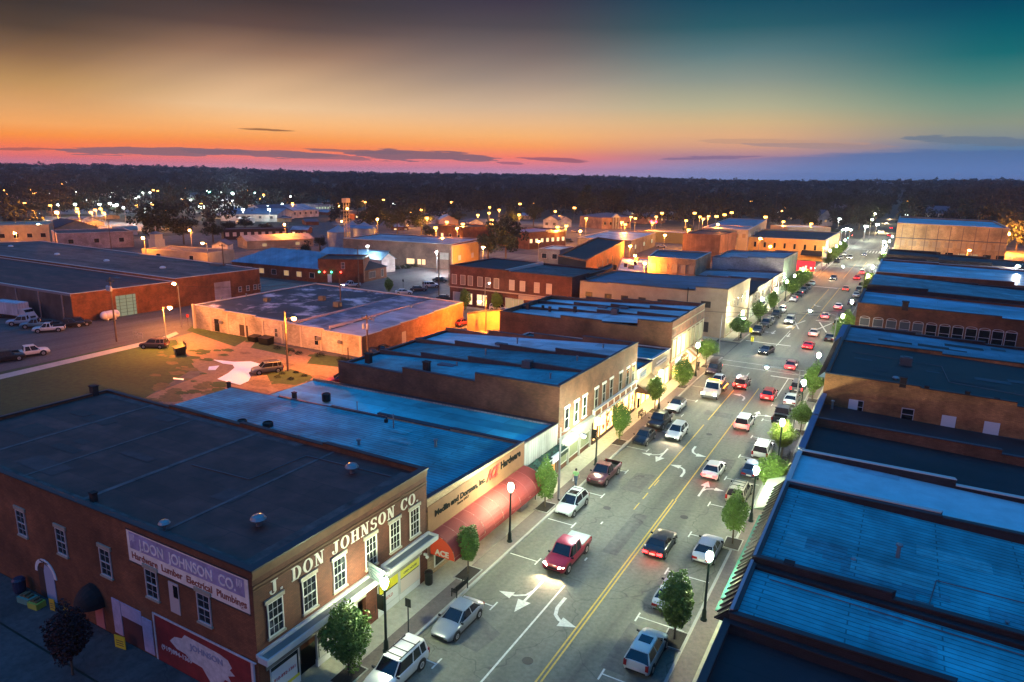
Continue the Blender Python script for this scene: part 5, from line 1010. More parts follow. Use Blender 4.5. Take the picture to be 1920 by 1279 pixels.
# generic far building from its near wall
def nb(name, label, xl, yl, xr, yr, ytop, depth, wall, roof, style='flat', n=0, wm=None, cop=None, cat='building', wz=.45, hmax=16, over=.4, rise=.35):
    A = Vector(G(xl, yl)); B = Vector(G(xr, yr)); h = min(hmax, max(2.4, hz(xl, yl, ytop))); e = (B-A).normalized(); q = Vector((-e.y, e.x))
    if q.dot(A) < 0: q = -q
    C_, D_ = B+q*depth, A+q*depth; base = hgt(*A)
    fr = Fr((*A, 0), e, -q); Lw = (B-A).length
    if style == 'flat': r, _, _ = block(name, label, cat, [tuple(A), tuple(B), tuple(C_), tuple(D_)], [h]*4, wall, roof, cop, par=.3)
    else:
        c = (A+C_)/2; r = empty(name, label, cat, (c.x, c.y, 0)); eh = h*(1-rise)
        mb = MB(); mb.prism([tuple(A), tuple(B), tuple(C_), tuple(D_)], -.1, eh); 
        if style == 'gable_x':   # ridge parallel to the near wall
            M1, M2 = (A+D_)/2, (B+C_)/2
            mb.add([(*A,eh),(*D_,eh),(*M1,h-.08),(*B,eh),(*C_,eh),(*M2,h-.08)], [(0,1,2),(3,4,5)]); mb.build('wall', wall, r)
            o1 = e*over; o2 = q*over; mb = MB(); k = over*(h-eh)/(depth/2)
            for P1, P2, s in ((A, B, -1), (D_, C_, 1)):
                a, b, c1, d1 = (*(P1-o1+o2*s), eh-k), (*(P2+o1+o2*s), eh-k), (*(M2+o1), h), (*(M1-o1), h)
                lo = lambda v: (v[0], v[1], v[2]+.12)
                mb.hexa([a, b, c1, d1, lo(a), lo(b), lo(c1), lo(d1)])
            mb.build('roof', roof, r)
        elif style == 'hip':
            M1, M2 = (A+D_)/2+e*depth*.45, (B+C_)/2-e*depth*.45; o1 = e*over; o2 = q*over; mb.build('wall', wall, r)
            mb = MB(); mb.add([(*(A-o1-o2),eh),(*(B+o1-o2),eh),(*(C_+o1+o2),eh),(*(D_-o1+o2),eh),(*M1,h),(*M2,h)], [(0,1,5,4),(1,2,5),(2,3,4,5),(3,0,4),(3,2,1,0)]); mb.build('roof', roof, r)
        else:                    # ridge runs away from the viewer
            M1, M2 = (A+B)/2, (C_+D_)/2
            mb.add([(*A,eh),(*B,eh),(*M1,h-.08),(*D_,eh),(*C_,eh),(*M2,h-.08)], [(0,1,2),(3,4,5)]); mb.build('wall', wall, r)
            o1 = e*over; o2 = q*over; mb = MB(); k = over*(h-eh)/(Lw/2)
            for P1, P2, s in ((A, D_, -1), (B, C_, 1)):
                a, b, c1, d1 = (*(P1+o1*s-o2), eh-k), (*(P2+o1*s+o2), eh-k), (*(M2+o2), h), (*(M1-o2), h)
                lo = lambda v: (v[0], v[1], v[2]+.12)
                mb.hexa([a, b, c1, d1, lo(a), lo(b), lo(c1), lo(d1)])
            mb.build('roof', roof, r)
        h = eh
    if n:
        ww = min(1.8, Lw/n*.5)
        for i in range(n): window(fr, r, (i+.5)*Lw/n, h*wz-.6, ww, min(1.7, h*.4), 1, 1, frm, wm[i % len(wm)] if isinstance(wm, list) else (wm or glass), mid=False)
    return r, fr, h, Lw
pale = mat('pale_siding', (.6,.58,.56), .7, kind='shiplap', sc=.6, amt=.15); bluer = mat('slate_blue_roof', (.17,.24,.32), .5, kind='roof', sc=.3, amt=.2)
nb('blue_roof_garage', 'long red brick garage under a broad blue metal hip roof', 436, 514, 598, 530, 466, 17, redbr, r_metal, 'hip', 7, [glass,litdim,litdim], rise=.5, hmax=9)
r, fr, h, Lw = nb('red_brick_shop', 'dark red flat roofed shop with a white door and tiny red and green lamps', 598, 530, 682, 531, 486, 12, redbr, r_black, 'flat', 0, cop=copd, hmax=8)
window(fr, r, Lw*.55, h*.6, 1.0, 1.8, 1, 1, frm, glassm); mb = MB(); fr.box(mb, Lw*.2, Lw*.2+1.1, .1, 2.4, 0, .05); mb.build('door', boardw, r)
for i, (u, c_) in enumerate(((.02,'g'),(.14,'r'),(.29,'g'),(.5,'r'))): mb = MB(); mb.ball(fr.p(Lw*u,3.,.25),.22,6); mb.build('wall_lamp', emis('lamp_'+('red' if c_ == 'r' else 'green'), (1,.05,.03) if c_ == 'r' else (.05,1,.5), 14), r)
r, fr, h, Lw = nb('black_mansard_office', 'small brick office with black mansard and white framed windows beside the lit road', 683, 529, 725, 520, 493, 9, brownbr, mat('black_shingle', (.02,.018,.022), .8), 'hip', 0, rise=.4, hmax=6)
window(fr, r, Lw*.35, .7, 3.2, 1.9, 4, 1, white, glassm, mid=False); window(fr, r, Lw*.8, .5, 1.3, 2.2, 1, 1, white, glassm, mid=False)
nb('blue_roof_shed', 'long low shed with pale blue roof behind the red brick shop', 600, 492, 716, 500, 466, 9, pale, r_metal, 'gable_x', 0, hmax=8)
nb('white_gable_shed', 'white gabled shed at the end of the long blue roof shed', 716, 512, 741, 509, 476, 14, pale, r_metal, 'gable', 0, hmax=8, rise=.3)
r, fr, h, Lw = nb('brown_cinema_block', 'big windowless brown brick hall with pale roof and lit office windows', 645, 491, 846, 505, 447, 24, mat('brown_hall_brick', (.20,.12,.09), .85, kind='brick', sc=.6, amt=.25), r_lilac, 'flat', 0, cop=copw, hmax=10)
for a, b in ((.6,.67),(.7,.73),(.74,.77)): mb = MB(); fr.box(mb, Lw*a, Lw*b, .9, 2.6, 0, .05); mb.build('lit_window', litwin, r)
mb = MB(); fr.box(mb, Lw*.9, Lw*.985, 3.0, 5.2, 0, .05); mb.build('louvre', mat('louvre_grey', (.35,.33,.30), .7, kind='shiplap', sc=1, amt=.1), r)
A_, B_ = G(848,506), G(900,493); nb('ochre_end_hall', 'ochre lit wing with white doors at the end of the brown hall', 849, 505, 897, 494, 461, 20, goldw, r_lilac, 'flat', 2, boardw, cop=copw, hmax=9, wz=.4)
# grain silos
for i, (px, py, lb, r_, hh) in enumerate(((637,471,'nearer corrugated silo standing left of the elevator leg',4.3,7.6),(684,462,'farther corrugated silo right of the elevator leg',4.5,7.6),(662,458,'hindmost silo seen between the two front silos',4.0,7.2))):
    x, y = G(px, py); root = empty('grain_silo', lb, 'silo', (x,y,0), group='grain silos'); mb = MB()
    prof = [(r_, 0)]+[(r_+(.06 if k % 2 else 0), hh*k/24) for k in range(25)]; mb.lathe((x,y,0), prof, 32); mb.build('drum', mat('galvanised_silo', (.26,.33,.38), .45, .5, kind='noise', sc=.5, amt=.2), root, smooth=False)
    mb = MB(); mb.lathe((x,y,hh), [(r_+.25,-.02),(.6,2.1),(.5,2.4),(.05,2.5)], 28); mb.build('conical_roof', mat('silo_roof', (.12,.22,.32), .45, .4), root)
x, y = G(652,473); root = empty('elevator_leg', 'tall lattice grain elevator leg lit orange above the silos', 'tower', (x,y,0)); mb = MB(); zt = hz(652,473,380)
for sx in (-.7,.7):
    for sy in (-.7,.7): mb.tube((x+sx,y+sy,0),(x+sx,y+sy,zt),.09,n=5)
for k in range(int(zt/1.5)):
    z = k*1.5
    for s in (-.7,.7): mb.tube((x-.7,y+s,z),(x+.7,y+s,z+1.5),.05,n=4); mb.tube((x+s,y-.7,z+1.5),(x+s,y+.7,z),.05,n=4)
mb.build('lattice', mat('leg_metal', (.55,.42,.25), .5, .3), root)
mb = MB(); mb.box(x-1.1,x+1.1,y-1.1,y+1.1,zt,zt+1.6); mb.box(x+.9,x+3.4,y-.1,y+.1,zt-4.2,zt-4.0); mb.box(x-1.4,x+2.2,y-1.3,y+1.3,zt-3.0,zt-2.9); mb.build('head_house', mat('leg_metal', (.55,.42,.25), .5, .3), root)
mb = MB(); mb.tube((x,y,zt-8),(x+12,y+3,10.5),.2,n=6); mb.tube((x,y,zt-8),(x-6,y-1,10.3),.2,n=6); mb.build('spout', mat('galvanised_silo', (.26,.33,.38), .45, .5), root)
mb = MB(); mb.ball((x+1.6,y-1.2,zt-2.2),.3,6); mb.ball((x-1.2,y-1.4,zt-7),.25,6); mb.build('work_light', emis('sodium', (1.,.42,.08), 120.), root)
# left background cluster
nb('cream_store_row', 'cream walled store lit yellow at the far left edge', -60, 463, 96, 459, 423, 22, creamp, mat('tan_roof', (.35,.26,.2), .8, kind='roof', sc=.4, amt=.2), 'flat', 6, glass, hmax=8)
nb('maroon_roof_hall', 'gabled hall with deep maroon roof between the cream store and the lilac hall', 104, 450, 186, 446, 415, 20, creamp, mat('maroon_roof', (.09,.035,.035), .8), 'gable', 0, rise=.4, hmax=10)
nb('lilac_block_hall', 'long lilac block hall with brown shopfront corner', 110, 469, 252, 463, 438, 18, lilac, r_grey, 'flat', 3, glass, cop=copw, hmax=9)
nb('teal_shed', 'small teal roofed shed behind the lilac hall', 214, 441, 258, 440, 427, 14, pale, mat('teal_sheet', (.04,.14,.14), .6), 'gable_x', 0, hmax=7)
nb('yellow_lit_depot', 'low depot whose wall glows yellow under a street lamp', 268, 490, 392, 499, 466, 12, creamp, r_grey, 'flat', 2, glass, hmax=7)
x, y = G(295,466); root = empty('belfry', 'little white belfry with a cross among the left background roofs', 'belfry', (x,y,0)); mb = MB(); mb.box(x-2.0,x+2.0,y-2.,y+2.,0,3.6); mb.box(x-1.6,x+1.6,y-1.6,y+1.6,3.6,5.6); mb.build('tower', white, root)
mb = MB(); mb.add([(x-2.,y-2.,5.6),(x+2.,y-2.,5.6),(x+2.,y+2.,5.6),(x-2.,y+2.,5.6),(x,y,6.7)], [(0,1,4),(1,2,4),(2,3,4),(3,0,4)]); mb.build('roof', mat('silo_roof', (.12,.22,.32), .45, .4), root)
mb = MB(); mb.box(x-.1,x+.1,y-.1,y+.1,6.5,8.6); mb.box(x-.6,x+.6,y-.08,y+.08,7.7,7.9); mb.build('cross', white, root)
nb('tan_gable_shed', 'long tan gabled shed left of the grain silos', 464, 468, 588, 462, 444, 12, mat('tan_siding', (.45,.32,.2), .8, kind='shiplap', sc=.5, amt=.15), mat('tan_roof', (.35,.26,.2), .8), 'gable_x', 2, litdim, hmax=8)
nb('small_white_gable', 'small white gabled hut before the dark tree line at left', 398, 474, 428, 474, 452, 9, pale, r_shing, 'gable', 0, hmax=7)
nb('carport_row', 'long dark carport with many posts behind the tan gabled shed', 420, 450, 540, 447, 430, 8, darkbr, mat('carport_roof', (.14,.12,.12), .8), 'flat', 9, frm, hmax=6)
for i, (nm, lb, a) in enumerate((
 ('blue_roof_depot','large pale depot with slate blue roof in the lit yard',(414,414,520,416,392,34)),('slate_gable_depot','dark slate gabled depot roof beside the pale depot',(500,412,548,410,386,26)),('lilac_roof_depot','broad lilac roofed depot right of the slate gable',(548,409,598,406,386,30)),
 ('far_blue_hall','teal roofed hall behind the yard lights',(455,394,515,394,376,40)),('lit_strip_shops','strip of lit shops behind the yard',(366,386,452,389,372,25)),('lit_market','white lit market with a triangular gable in the far yard',(338,378,366,379,361,30)),
 ('far_garage','white lit garage with pillared front near the far trees',(592,399,628,398,384,20)),('green_lit_store','green lit store with ochre awning far left',(160,366,252,366,352,30)),('red_lit_store','low store with red and white fronts beneath the green store',(205,377,262,375,364,16)),
 ('far_white_shop','white lit shop left of the big dark tree',(150,386,190,386,374,20)),('dark_flat_house','dark flat roofed house at the extreme left',(0,395,30,396,381,20)),('yard_office','small bright office with car lot at far left',(118,388,150,388,377,12)))):
    lit = i in (4,5,6,7,8,9,11)
    nb(nm, lb, *a, pale if lit or i < 4 else darkbr, [bluer, r_shing, r_lilac, mat('teal_sheet', (.04,.14,.14), .6)][i % 4] if not lit else r_grey, 'gable_x' if i < 4 else ('gable' if i == 5 else 'flat'), 7 if lit else 5, [litcool, litwin, litcool][i % 3] if lit else glassm, hmax=9, rise=.4, wz=.55)
nb('quonset_shed', 'round roofed shed glowing pink among the middle houses', 824, 420, 860, 420, 404, 12, mat('pink_lit_wall', (.6,.42,.4), .7), pale, 'gable', 0, rise=.5, hmax=8)
nb('dark_brick_mill', 'dark red brick mill beyond the brown hall', 822, 456, 868, 462, 422, 18, redbr, r_black, 'flat', 3, [litwin, glass, glass], cop=copd, hmax=9)
for i, a in enumerate(((765,418,808,420,401,12),(806,410,826,411,396,10),(880,428,905,428,411,10),(655,380,680,381,374,10))):
    nb('white_house', ['white cottage under the orange lamp left of the round shed','white gabled house behind the round shed','dim cottage right of the round shed','faint white house in the trees above the silos'][i], *a, pale, r_shing, 'gable_x' if i % 2 else 'gable', 2, litdim, cat='house', hmax=8)
r, fr, h, Lw = nb('lit_window_store', 'brick store with many glowing windows and white stepped parapet', 990, 468, 1060, 462, 432, 18, brownbr, mat('lilac_sheet', (.2,.18,.25), .6), 'flat', 7, litwin, cop=copd, hmax=7)
mb = MB(); fr.box(mb, Lw*.45, Lw*.62, h, h+.7, -.3, .1); fr.box(mb, Lw*.5, Lw*.95, h-.6, h+.3, 0, .12); mb.build('stepped_parapet', white, r)
nb('white_gable_house', 'white house with two front gables beyond the lit crossing', 1018, 427, 1046, 428, 404, 14, pale, r_shing, 'gable', 2, glassm, cat='house', hmax=10); nb('white_gable_wing', 'white gabled house wing right of the two gable house', 1050, 426, 1071, 426, 406, 12, pale, r_shing, 'gable', 2, litdim, cat='house', hmax=9)
r, fr, h, Lw = nb('brick_courthouse', 'pinkish brick civic building with white portico beyond the orange road', 1128, 430, 1182, 428, 401, 20, mat('pink_brick', (.32,.19,.15), .85, kind='brick', sc=.5, amt=.2), r_shing, 'hip', 5, glass, hmax=13, rise=.25)
mb = MB(); [fr.box(mb, Lw*(.33+.09*k), Lw*(.33+.09*k)+.6, 0, h, .8, 1.4) for k in range(3)]; mb.add([fr.p(Lw*.3,h,1.5),fr.p(Lw*.58,h,1.5),fr.p(Lw*.44,h+2.2,1.5),fr.p(Lw*.3,h,0),fr.p(Lw*.58,h,0),fr.p(Lw*.44,h+2.2,0)], [(0,1,2),(0,2,5,3),(1,4,5,2)]); mb.build('portico', white, r)
nb('pink_lit_house', 'pink lit house behind the red railway signal', 1210, 420, 1247, 418, 400, 14, mat('pink_brick', (.32,.19,.15), .85), r_shing, 'gable_x', 3, litdim, cat='house', hmax=10)
nb('white_gable_cottage', 'white gabled cottage right of the pink lit house', 1248, 413, 1268, 413, 396, 12, pale, r_shing, 'gable', 2, glass, cat='house', hmax=10)
nb('station_canopy', 'long low station canopy with lilac roof beside the railway', 1203, 452, 1325, 461, 431, 12, mat('olive_wall', (.16,.15,.08), .8), r_lilac, 'flat', 0, hmax=5)
nb('white_depot', 'white depot with lit end wall and pale blue roof', 1182, 480, 1228, 462, 450, 22, whiteb, r_white, 'flat', 3, litcool, cop=copw, hmax=6)
r, fr, h, Lw = nb('arched_brick_hall', 'brick hall with three white arched windows', 1292, 483, 1350, 488, 441, 16, mat('old_brick', (.30,.13,.08), .85, kind='brick', sc=.6, amt=.3), r_black, 'flat', 0, hmax=10)
for k in range(3): window(fr, r, Lw*(.2+.25*k), h*.5, 1.5, 2.6, 1, 1, white, boardw, mid=False)
nb('ivy_side_hall', 'tall narrow old brick side wall streaked dark beside the arched hall', 1347, 492, 1380, 480, 440, 14, mat('old_brick2', (.25,.13,.07), .85, kind='rib', sc=.3, amt=.3), r_black, 'flat', 0, hmax=10)
r, fr, h, Lw = nb('yellow_three_storey', 'pale three storey block lit yellow with arched side windows', 1330, 478, 1398, 482, 428, 0.1+24, mat('pale_yellow_wall', (.62,.50,.26), .8, kind='noise', sc=.3, amt=.12), bluer, 'flat', 5, mat('amber_pane', (.5,.33,.12), .6), cop=copw, hmax=14, wz=.75)
nb('white_mural_wall', 'white side wing with tall grey windows and a dark painted letter', 1399, 482, 1434, 452, 431, 18, creamp, bluer, 'flat', 5, shut, cop=copw, hmax=13, wz=.7)
nb('small_white_annex', 'small blue lit white annex beside the black roofed brick block', 1010, 502, 1049, 505, 466, 13, whiteb, mat('pale_blue_coating', (.42,.56,.60), .35), 'flat', 2, glass, cop=copw, hmax=8, wz=.6)
kk, _, _ = block('black_roof_brick_block', 'long brick block with stepped black roof and round arched side windows', 'building', [G(1047,478,9), G(1099,488,9), G(1171,453,9), G(1120,446,9)], [9.,9.,9.2,9.2], orbr, r_black, copd, par=.4, nst=[1,6,1,6])
Aq, Bq = Vector(G(1047,478,9)), Vector(G(1099,488,9)); e = Bq-Aq; fq = Fr(Aq, e, (e.y,-e.x)); mb = MB(); fq.box(mb, 0, e.length, 0, 8.6, .0, .06); mb.build('front_wall', darkbr, kk)
for u in (.22,.5,.62,.85): window(fq, kk, e.length*u, 4.8, 1.3, 1.7, 1, 1, white, litdim if .4 < u < .7 else glass, mid=False)
Cq = Vector(G(1171,453,9)); e = Cq-Bq; fq = Fr(Bq, e, (e.y,-e.x)); [window(fq, kk, e.length*(.12+.13*k), 4.6, 1.0, 1.8, 1, 1, white, glassm, mid=False) for k in range(5)]
block('vented_white_roof_shop', 'low building with white roof crowded by dark vents', 'building', [G(1150,521,5.5), G(1205,523,5.5), G(1222,484,5.5), G(1166,482,5.5)], [5.5]*4, orbr, r_white, copb, par=.3, nst=[1,3,1,3])
for i, (px, py) in enumerate(((1173,500),(1183,503),(1191,496),(1194,488),(1153,503))): vent('unit' if i % 2 else 'chimney', *G(px, py, 5.3), 5.2, ['tall dark duct at left on the white vented roof','black cooler at the centre of the white vented roof','dark stub beside the centre cooler of the vented roof','dark cooler at the far end of the white vented roof','flat dark unit at the left rim of the white vented roof'][i], 1.1)
sq, _, _ = block('square_tan_brick', 'square two storey tan brick building with dark roof and orange lit side', 'building', [G(1216,481,9.5), G(1305,487,9.5), G(1334,473,9.5), G(1232,469,9.5)], [9.5]*4, tanbr, mat('teal_roof', (.05,.11,.17), .5), copw, par=.3)
Aq, Bq = Vector(G(1216,481,9.5)), Vector(G(1305,487,9.5)); e = Bq-Aq; fq = Fr(Aq, e, (e.y,-e.x)); [window(fq, sq, e.length*u, 5.6, 1.6, 2.4, 1, 1, tanbr, mat('tan_board', (.42,.33,.22), .8), mid=False) for u in (.12,.36,.57,.74,.92)]
nb('brown_gable_barn', 'brown gabled barn with yellow lit end below the tan brick building', 1188, 530, 1248, 531, 505, 9, creamp, mat('brown_sheet', (.10,.065,.05), .8), 'gable', 0, hmax=6, rise=.45)
block('brown_party_wall', 'stepped brown brick building end behind the cream corner block', 'building', [G(1102,523,8.5), G(1149,505,8.5), G(1147,498,8.5), G(1090,512,8.5)], [8.3,8.9,8.9,8.3], brownbr, r_grey, copb, par=.3, nst=[3,1,1,1])
nb('blue_flat_roof_store', 'long store with pale blue flat roof behind the ochre building', 1475, 452, 1555, 452, 424, 16, creamp, mat('pale_blue_coating', (.42,.56,.60), .35), 'flat', 3, litdim, hmax=7)
nb('orange_lit_shed', 'low shed lit orange left of the pale blue roof', 1432, 455, 1472, 455, 432, 10, goldw, r_grey, 'flat', 3, litwin, hmax=6)
for i, a in enumerate(((1534,424,1560,424,394,12),(1572,418,1602,418,384,14),(1732,423,1772,425,386,16),(1772,425,1800,426,396,12),(1450,408,1470,408,396,12),(1355,400,1378,400,391,12))):
    nb('tall_house', ['tall narrow white gabled house left of the far street','dark two storey house with white trim beside the far street','large white house with porch on the right hillside','porch wing of the large white hillside house','small dim house under the pole line','pale cottage roof among the trees right of centre'][i], *a, pale if i != 1 else darkbr, r_shing, 'gable' if i != 2 else 'gable_x', 3, [glass, litdim, glassm], cat='house', hmax=14)
# ============================================================ lamps
poleM = darkgreen; LAMPC = (.92, 1., .62); SOD = (1., .29, .03)
def globe_lamp_proto():
    r = empty('street_lamp', None, 'street lamp')
    mb = MB(); mb.lathe((0,0,0), [(.24,0),(.24,.12),(.17,.2),(.15,.75),(.09,.9),(.075,4.35),(.12,4.4),(.13,4.5),(.06,4.55)], 10); mb.build('post', poleM, r, local=True)
    mb = MB(); prof = [(.10,4.55),(.2,4.72),(.25,4.95),(.2,5.18),(.08,5.3)]; mb.lathe((0,0,0), prof, 8); mb.build('globe', emis('globe_light', LAMPC, 1120.), r, local=True)
    mb = MB(); mb.lathe((0,0,0), [(.09,5.31),(.1,5.35),(.02,5.5)], 8); mb.build('finial', poleM, r, local=True)
    return r
LP = globe_lamp_proto(); first = True
def glamp(x, y, label, banner=False):
    global first
    r = LP if first else link_copy(LP); first = False
    r.location = (x, y, .13); r['label'] = label; r['group'] = 'globe street lamps along the pavements'
    if label.startswith('lit globe lamp before the corner'):
        for o in r.children:
            if o.name.startswith('globe'): o.material_slots[0].link = 'OBJECT'; o.material_slots[0].material = emis('globe_light_soft', LAMPC, 620.)
    if y > 100:
        for o in r.children:
            if o.name.startswith('globe'): o.material_slots[0].link = 'OBJECT'; o.material_slots[0].material = emis('globe_light_warm', (1., .86, .50), 1200.)
    if banner:
        mb = MB(); mb.box(-.62,-.1,-.025,.025,2.9,3.9); mb.box(-.65,-.05,-.02,.02,3.92,3.96); mb.build('banner', blackm, r, local=True)
lab = lambda side, y, s: '%s' % s
for y, lb, bn in ((46.3,'lit globe lamp in front of the red barrel awning',False),(30.2,'lit globe lamp before the corner brick store beside the parked wagon',True),(64.9,'lit globe lamp by the white shopfront with a black banner',True),(86.5,'lit globe lamp before the dark sign shop and brown awning',False),(105,'lit globe lamp by the striped orange awning',False),
   (136.5,'lit globe lamp at the cream corner block',False),(155.2,'lit globe lamp before the white shop row with slate awning',False),(171.6,'lit globe lamp at the far half of the white shop row',False),(187,'lit globe lamp before the pink shops',False),(199.5,'lit globe lamp before the grey block hall',False),(215,'lit globe lamp under the red corner sign',False),
   (281.5,'lit globe lamp nearest the ochre corner building',False),(304,'lit globe lamp midway along the ochre building street front',False),(319,'lit globe lamp at the far part of the ochre building street front',False),(338,'lit globe lamp at the far end of the ochre building street front',False)):
    glamp(-25.55+bx(y), y, lb, bn)
for y, lb in ((44,'lit globe lamp over the silver sedan opposite the red awning'),(60.6,'lit globe lamp between the beige wagon and the leafy tree, right pavement'),(75.1,'lit globe lamp inside the yellow lit tree, right pavement'),(92.3,'lit globe lamp over the grey wagon before the first crossing'),(108.8,'lit globe lamp above the lone round tree near the stop line'),
   (144.3,'lit globe lamp beside the dark awning past the first crossing'),(163.5,'lit globe lamp beside the small white canopy, right pavement'),(212.8,'lit globe lamp in the bright green tree at the second crossing'),(234.5,'lit globe lamp just past the second crossing, right pavement'),(290,'first of the tight far row of globe lamps before the long tan building'),(304.5,'second of the tight far row of globe lamps'),(318.5,'third of the tight far row of globe lamps'),(346,'fourth of the tight far row of globe lamps'),(378,'last globe lamp at the third crossing, right side')):
    glamp(-8.75+bx(y), y, lb)
def arm_lamp(x, y, h, L_, ang, label, col=(.85,1.,.9), power=2000, cat='street light', pole=greym, r_=.16, wood=False, name='arm_street_light', group=None, head=.0, tilt=0):
    r = empty(name, label, cat, (x, y, 0), rz=ang, group=group); mb = MB()
    mb.tube((0,0,-.05),(tilt,0,h+(.9 if wood else 0)), .16 if wood else .12, .11 if wood else .07, 8); mb.build('pole', woodm if wood else pole, r, local=True)
    mb = MB(); mb.path([(0,0,h-.5),(L_*.4,0,h-.05),(L_,0,h)], .045, 6); mb.build('arm', greym, r, local=True)
    mb = MB(); mb.add([(L_-.1,-.14,h-.02),(L_+.6,-.17,h-.02),(L_+.6,.17,h-.02),(L_-.1,.14,h-.02),(L_-.1,-.09,h+.12),(L_+.5,-.09,h+.1),(L_+.5,.09,h+.1),(L_-.1,.09,h+.12)], [(4,5,6,7),(0,1,5,4),(1,2,6,5),(2,3,7,6),(3,0,4,7),(3,2,1,0)]); o = mb.build('lamp_head', greym, r, local=True)
    mb = MB(); mb.lathe((L_+.28,0,h-.03), [(.05,-.26-head),(.17+head,-.16-head),(.2+head,0),(.1,.0)], 7); c_ = emis('lens_%d_%d_%d_%d' % (*[int(v*99) for v in col], power), col, power); mb.build('lens', c_, o, local=True)
    return r
arm_lamp(-25.5, 55.6, 7.3, 2.3, R_(-12), 'tall arm street light leaning out between the planter shop and the white shopfront')
arm_lamp(-9.0, 88.6, 7.4, 3.6, R_(178), 'tall arm street light reaching left over the red coupe')
arm_lamp(-25.9, 121.6, 7.0, 3.4, R_(0), 'tall arm street light at the mouth of the first cross street')
arm_lamp(-8.6, 133.4, 7.4, 4.2, R_(178), 'tall arm street light over the white sedan past the first crossing')
arm_lamp(-8.0, 205, 8.0, 5, R_(178), 'tall arm street light over the red cars at the second crossing', power=300)
arm_lamp(-24.4, 172.5, 8.0, .9, R_(0), 'slender tall street pole beside the trimmed tree before the pink shops', power=120)
# sodium lamps on the back lots
x, y = G(540,697); arm_lamp(x, y, 8.5, 1.1, R_(25), 'lit sodium lamp on a bare pole in the middle of the gravel lot', SOD, 6500, wood=True, name='sodium_pole_lamp', tilt=.0, head=.1)
x, y = G(313,652); arm_lamp(x, y, 7.2, 1.0, R_(20), 'lit sodium lamp on the pole at the grass corner beside the parked wagon', SOD, 6500, name='sodium_pole_lamp', head=.1)
x, y = G(341,614); arm_lamp(x, y, 8.6, 1.0, R_(175), 'lit sodium lamp on the pole against the brick warehouse', SOD, 6500, name='sodium_pole_lamp', head=.1)
x, y = G(911,622); arm_lamp(x, y, 6.0, 1.2, R_(185), 'lit sodium lamp on the utility pole in front of the orange shed', SOD, 6500, wood=True, name='sodium_pole_lamp', head=.1)
x, y = G(400,505); arm_lamp(x-2, y, 8, 1.2, R_(200), 'sodium lamp lighting the yellow depot wall', SOD, 2400, name='sodium_pole_lamp', head=.15)
x, y = G(1158,545); arm_lamp(-78, 128, 7, 1.5, R_(90), 'lamp under the eaves of the shuttered brick block', (1,.75,.4), 300, name='sodium_pole_lamp')
for q, (px, py, z, pw, lb) in enumerate(((906,462,8,900,'sodium lamp lighting the ochre end wing of the brown hall'),(1190,478,7,260,'sodium lamp lighting the stepped side of the black roofed block'),(960,578,5,500,'sodium lamp low before the shuttered block doors'),(1208,492,8,700,'sodium lamp above the brown gabled barn'),(1181,460,8,700,'sodium lamp beside the white depot'),(1246,440,9,800,'sodium lamp before the station canopy'),(1424,446,10,700,'sodium lamp on the roof edge of the ochre building'),(1443,461,6.,420,'lower lamp on the ochre building wall'),(857,427,10,600,'sodium lamp beside the dark brick mill'),(1088,432,10,800,'sodium lamp at the lit crossing above the window store'),(534,420,9,800,'sodium lamp above the carport row'),(708,410,9,800,'sodium lamp left of the mill trees'),(637,385,9,700,'sodium lamp just left of the elevator leg'),(108,397,9,2600,'large dazzling sodium lamp over the cream store row'),(270,445,8,700,'sodium lamp left of the belfry'),(357,430,9,700,'sodium lamp at the foot of the big dark tree'))):
    x, y = G(px, py, z); arm_lamp(x, y, z, .6, R_(-60), lb, SOD, pw*7.5, name='sodium_pole_lamp', head=.35 if pw > 2000 else .12)
for q, (px, py, z, pw, col, lb) in enumerate(((1905,497,10,1500,(.9,1,.95),'dazzling white floodlight at the right edge behind the blue roofs'),(1634,411,11,900,(1,.9,.5),'large yellow white lamp at the far end of the street on the left'),(819,471,7,1100,(.85,.95,1),'white lamp on the brown hall wall'),(690,460,8,420,(.8,.95,1),'white lamp left on the brown hall front'),(437,362,12,2600,(.85,1,1),'brilliant white yard floodlight among the far shops'),(545,368,11,700,(.95,1,.8),'white yard lamp right of the brilliant floodlight'),(478,361,10,500,(.25,1,.7),'green tinted yard lamp right of the brilliant floodlight'),(393,360,10,420,(.1,1,.6),'green yard lamp left of the brilliant floodlight'),(110,383,9,500,(.8,1,.95),'white lamp above the dazzling sodium lamp'),(74,420,8,400,(.75,1,.9),'white lamp on the cream store roof'),(233,389,9,600,(.9,.95,1),'white lamp left of the big dark tree'),(163,375,9,500,(.8,1,.95),'white lamp at the left of the lit store strip'),(1640,400,9,300,(1,.9,.6),'small lamp behind the yellow white street-end lamp'),(1797,391,9,250,(.9,1,.3),'yellow green porch lamp right of the large hillside house'),(1656,452,9,1600,(.9,1,.95),'dazzling white lamp at the corner of the long tan building'),(1579,430,8,500,(.85,1,.9),'white lamp left of the far third crossing'),(1594,430,8,500,(.9,1,.9),'white lamp right of the lamp at the far third crossing'),(1888,437,9,3800,SOD,'orange lamp at the right end of the long tan building'),(1815,468,8,900,SOD,'orange lamp added in the lot to light the long tan building'))):  # the lamp in the tan building's lot is added to make its wall amber
    x, y = G(px, py, z); arm_lamp(x, y, z, .6, R_(-60), lb, col, pw*4, name='yard_lamp', head=.45 if pw > 2000 else .12)
_q = random.Random(8)
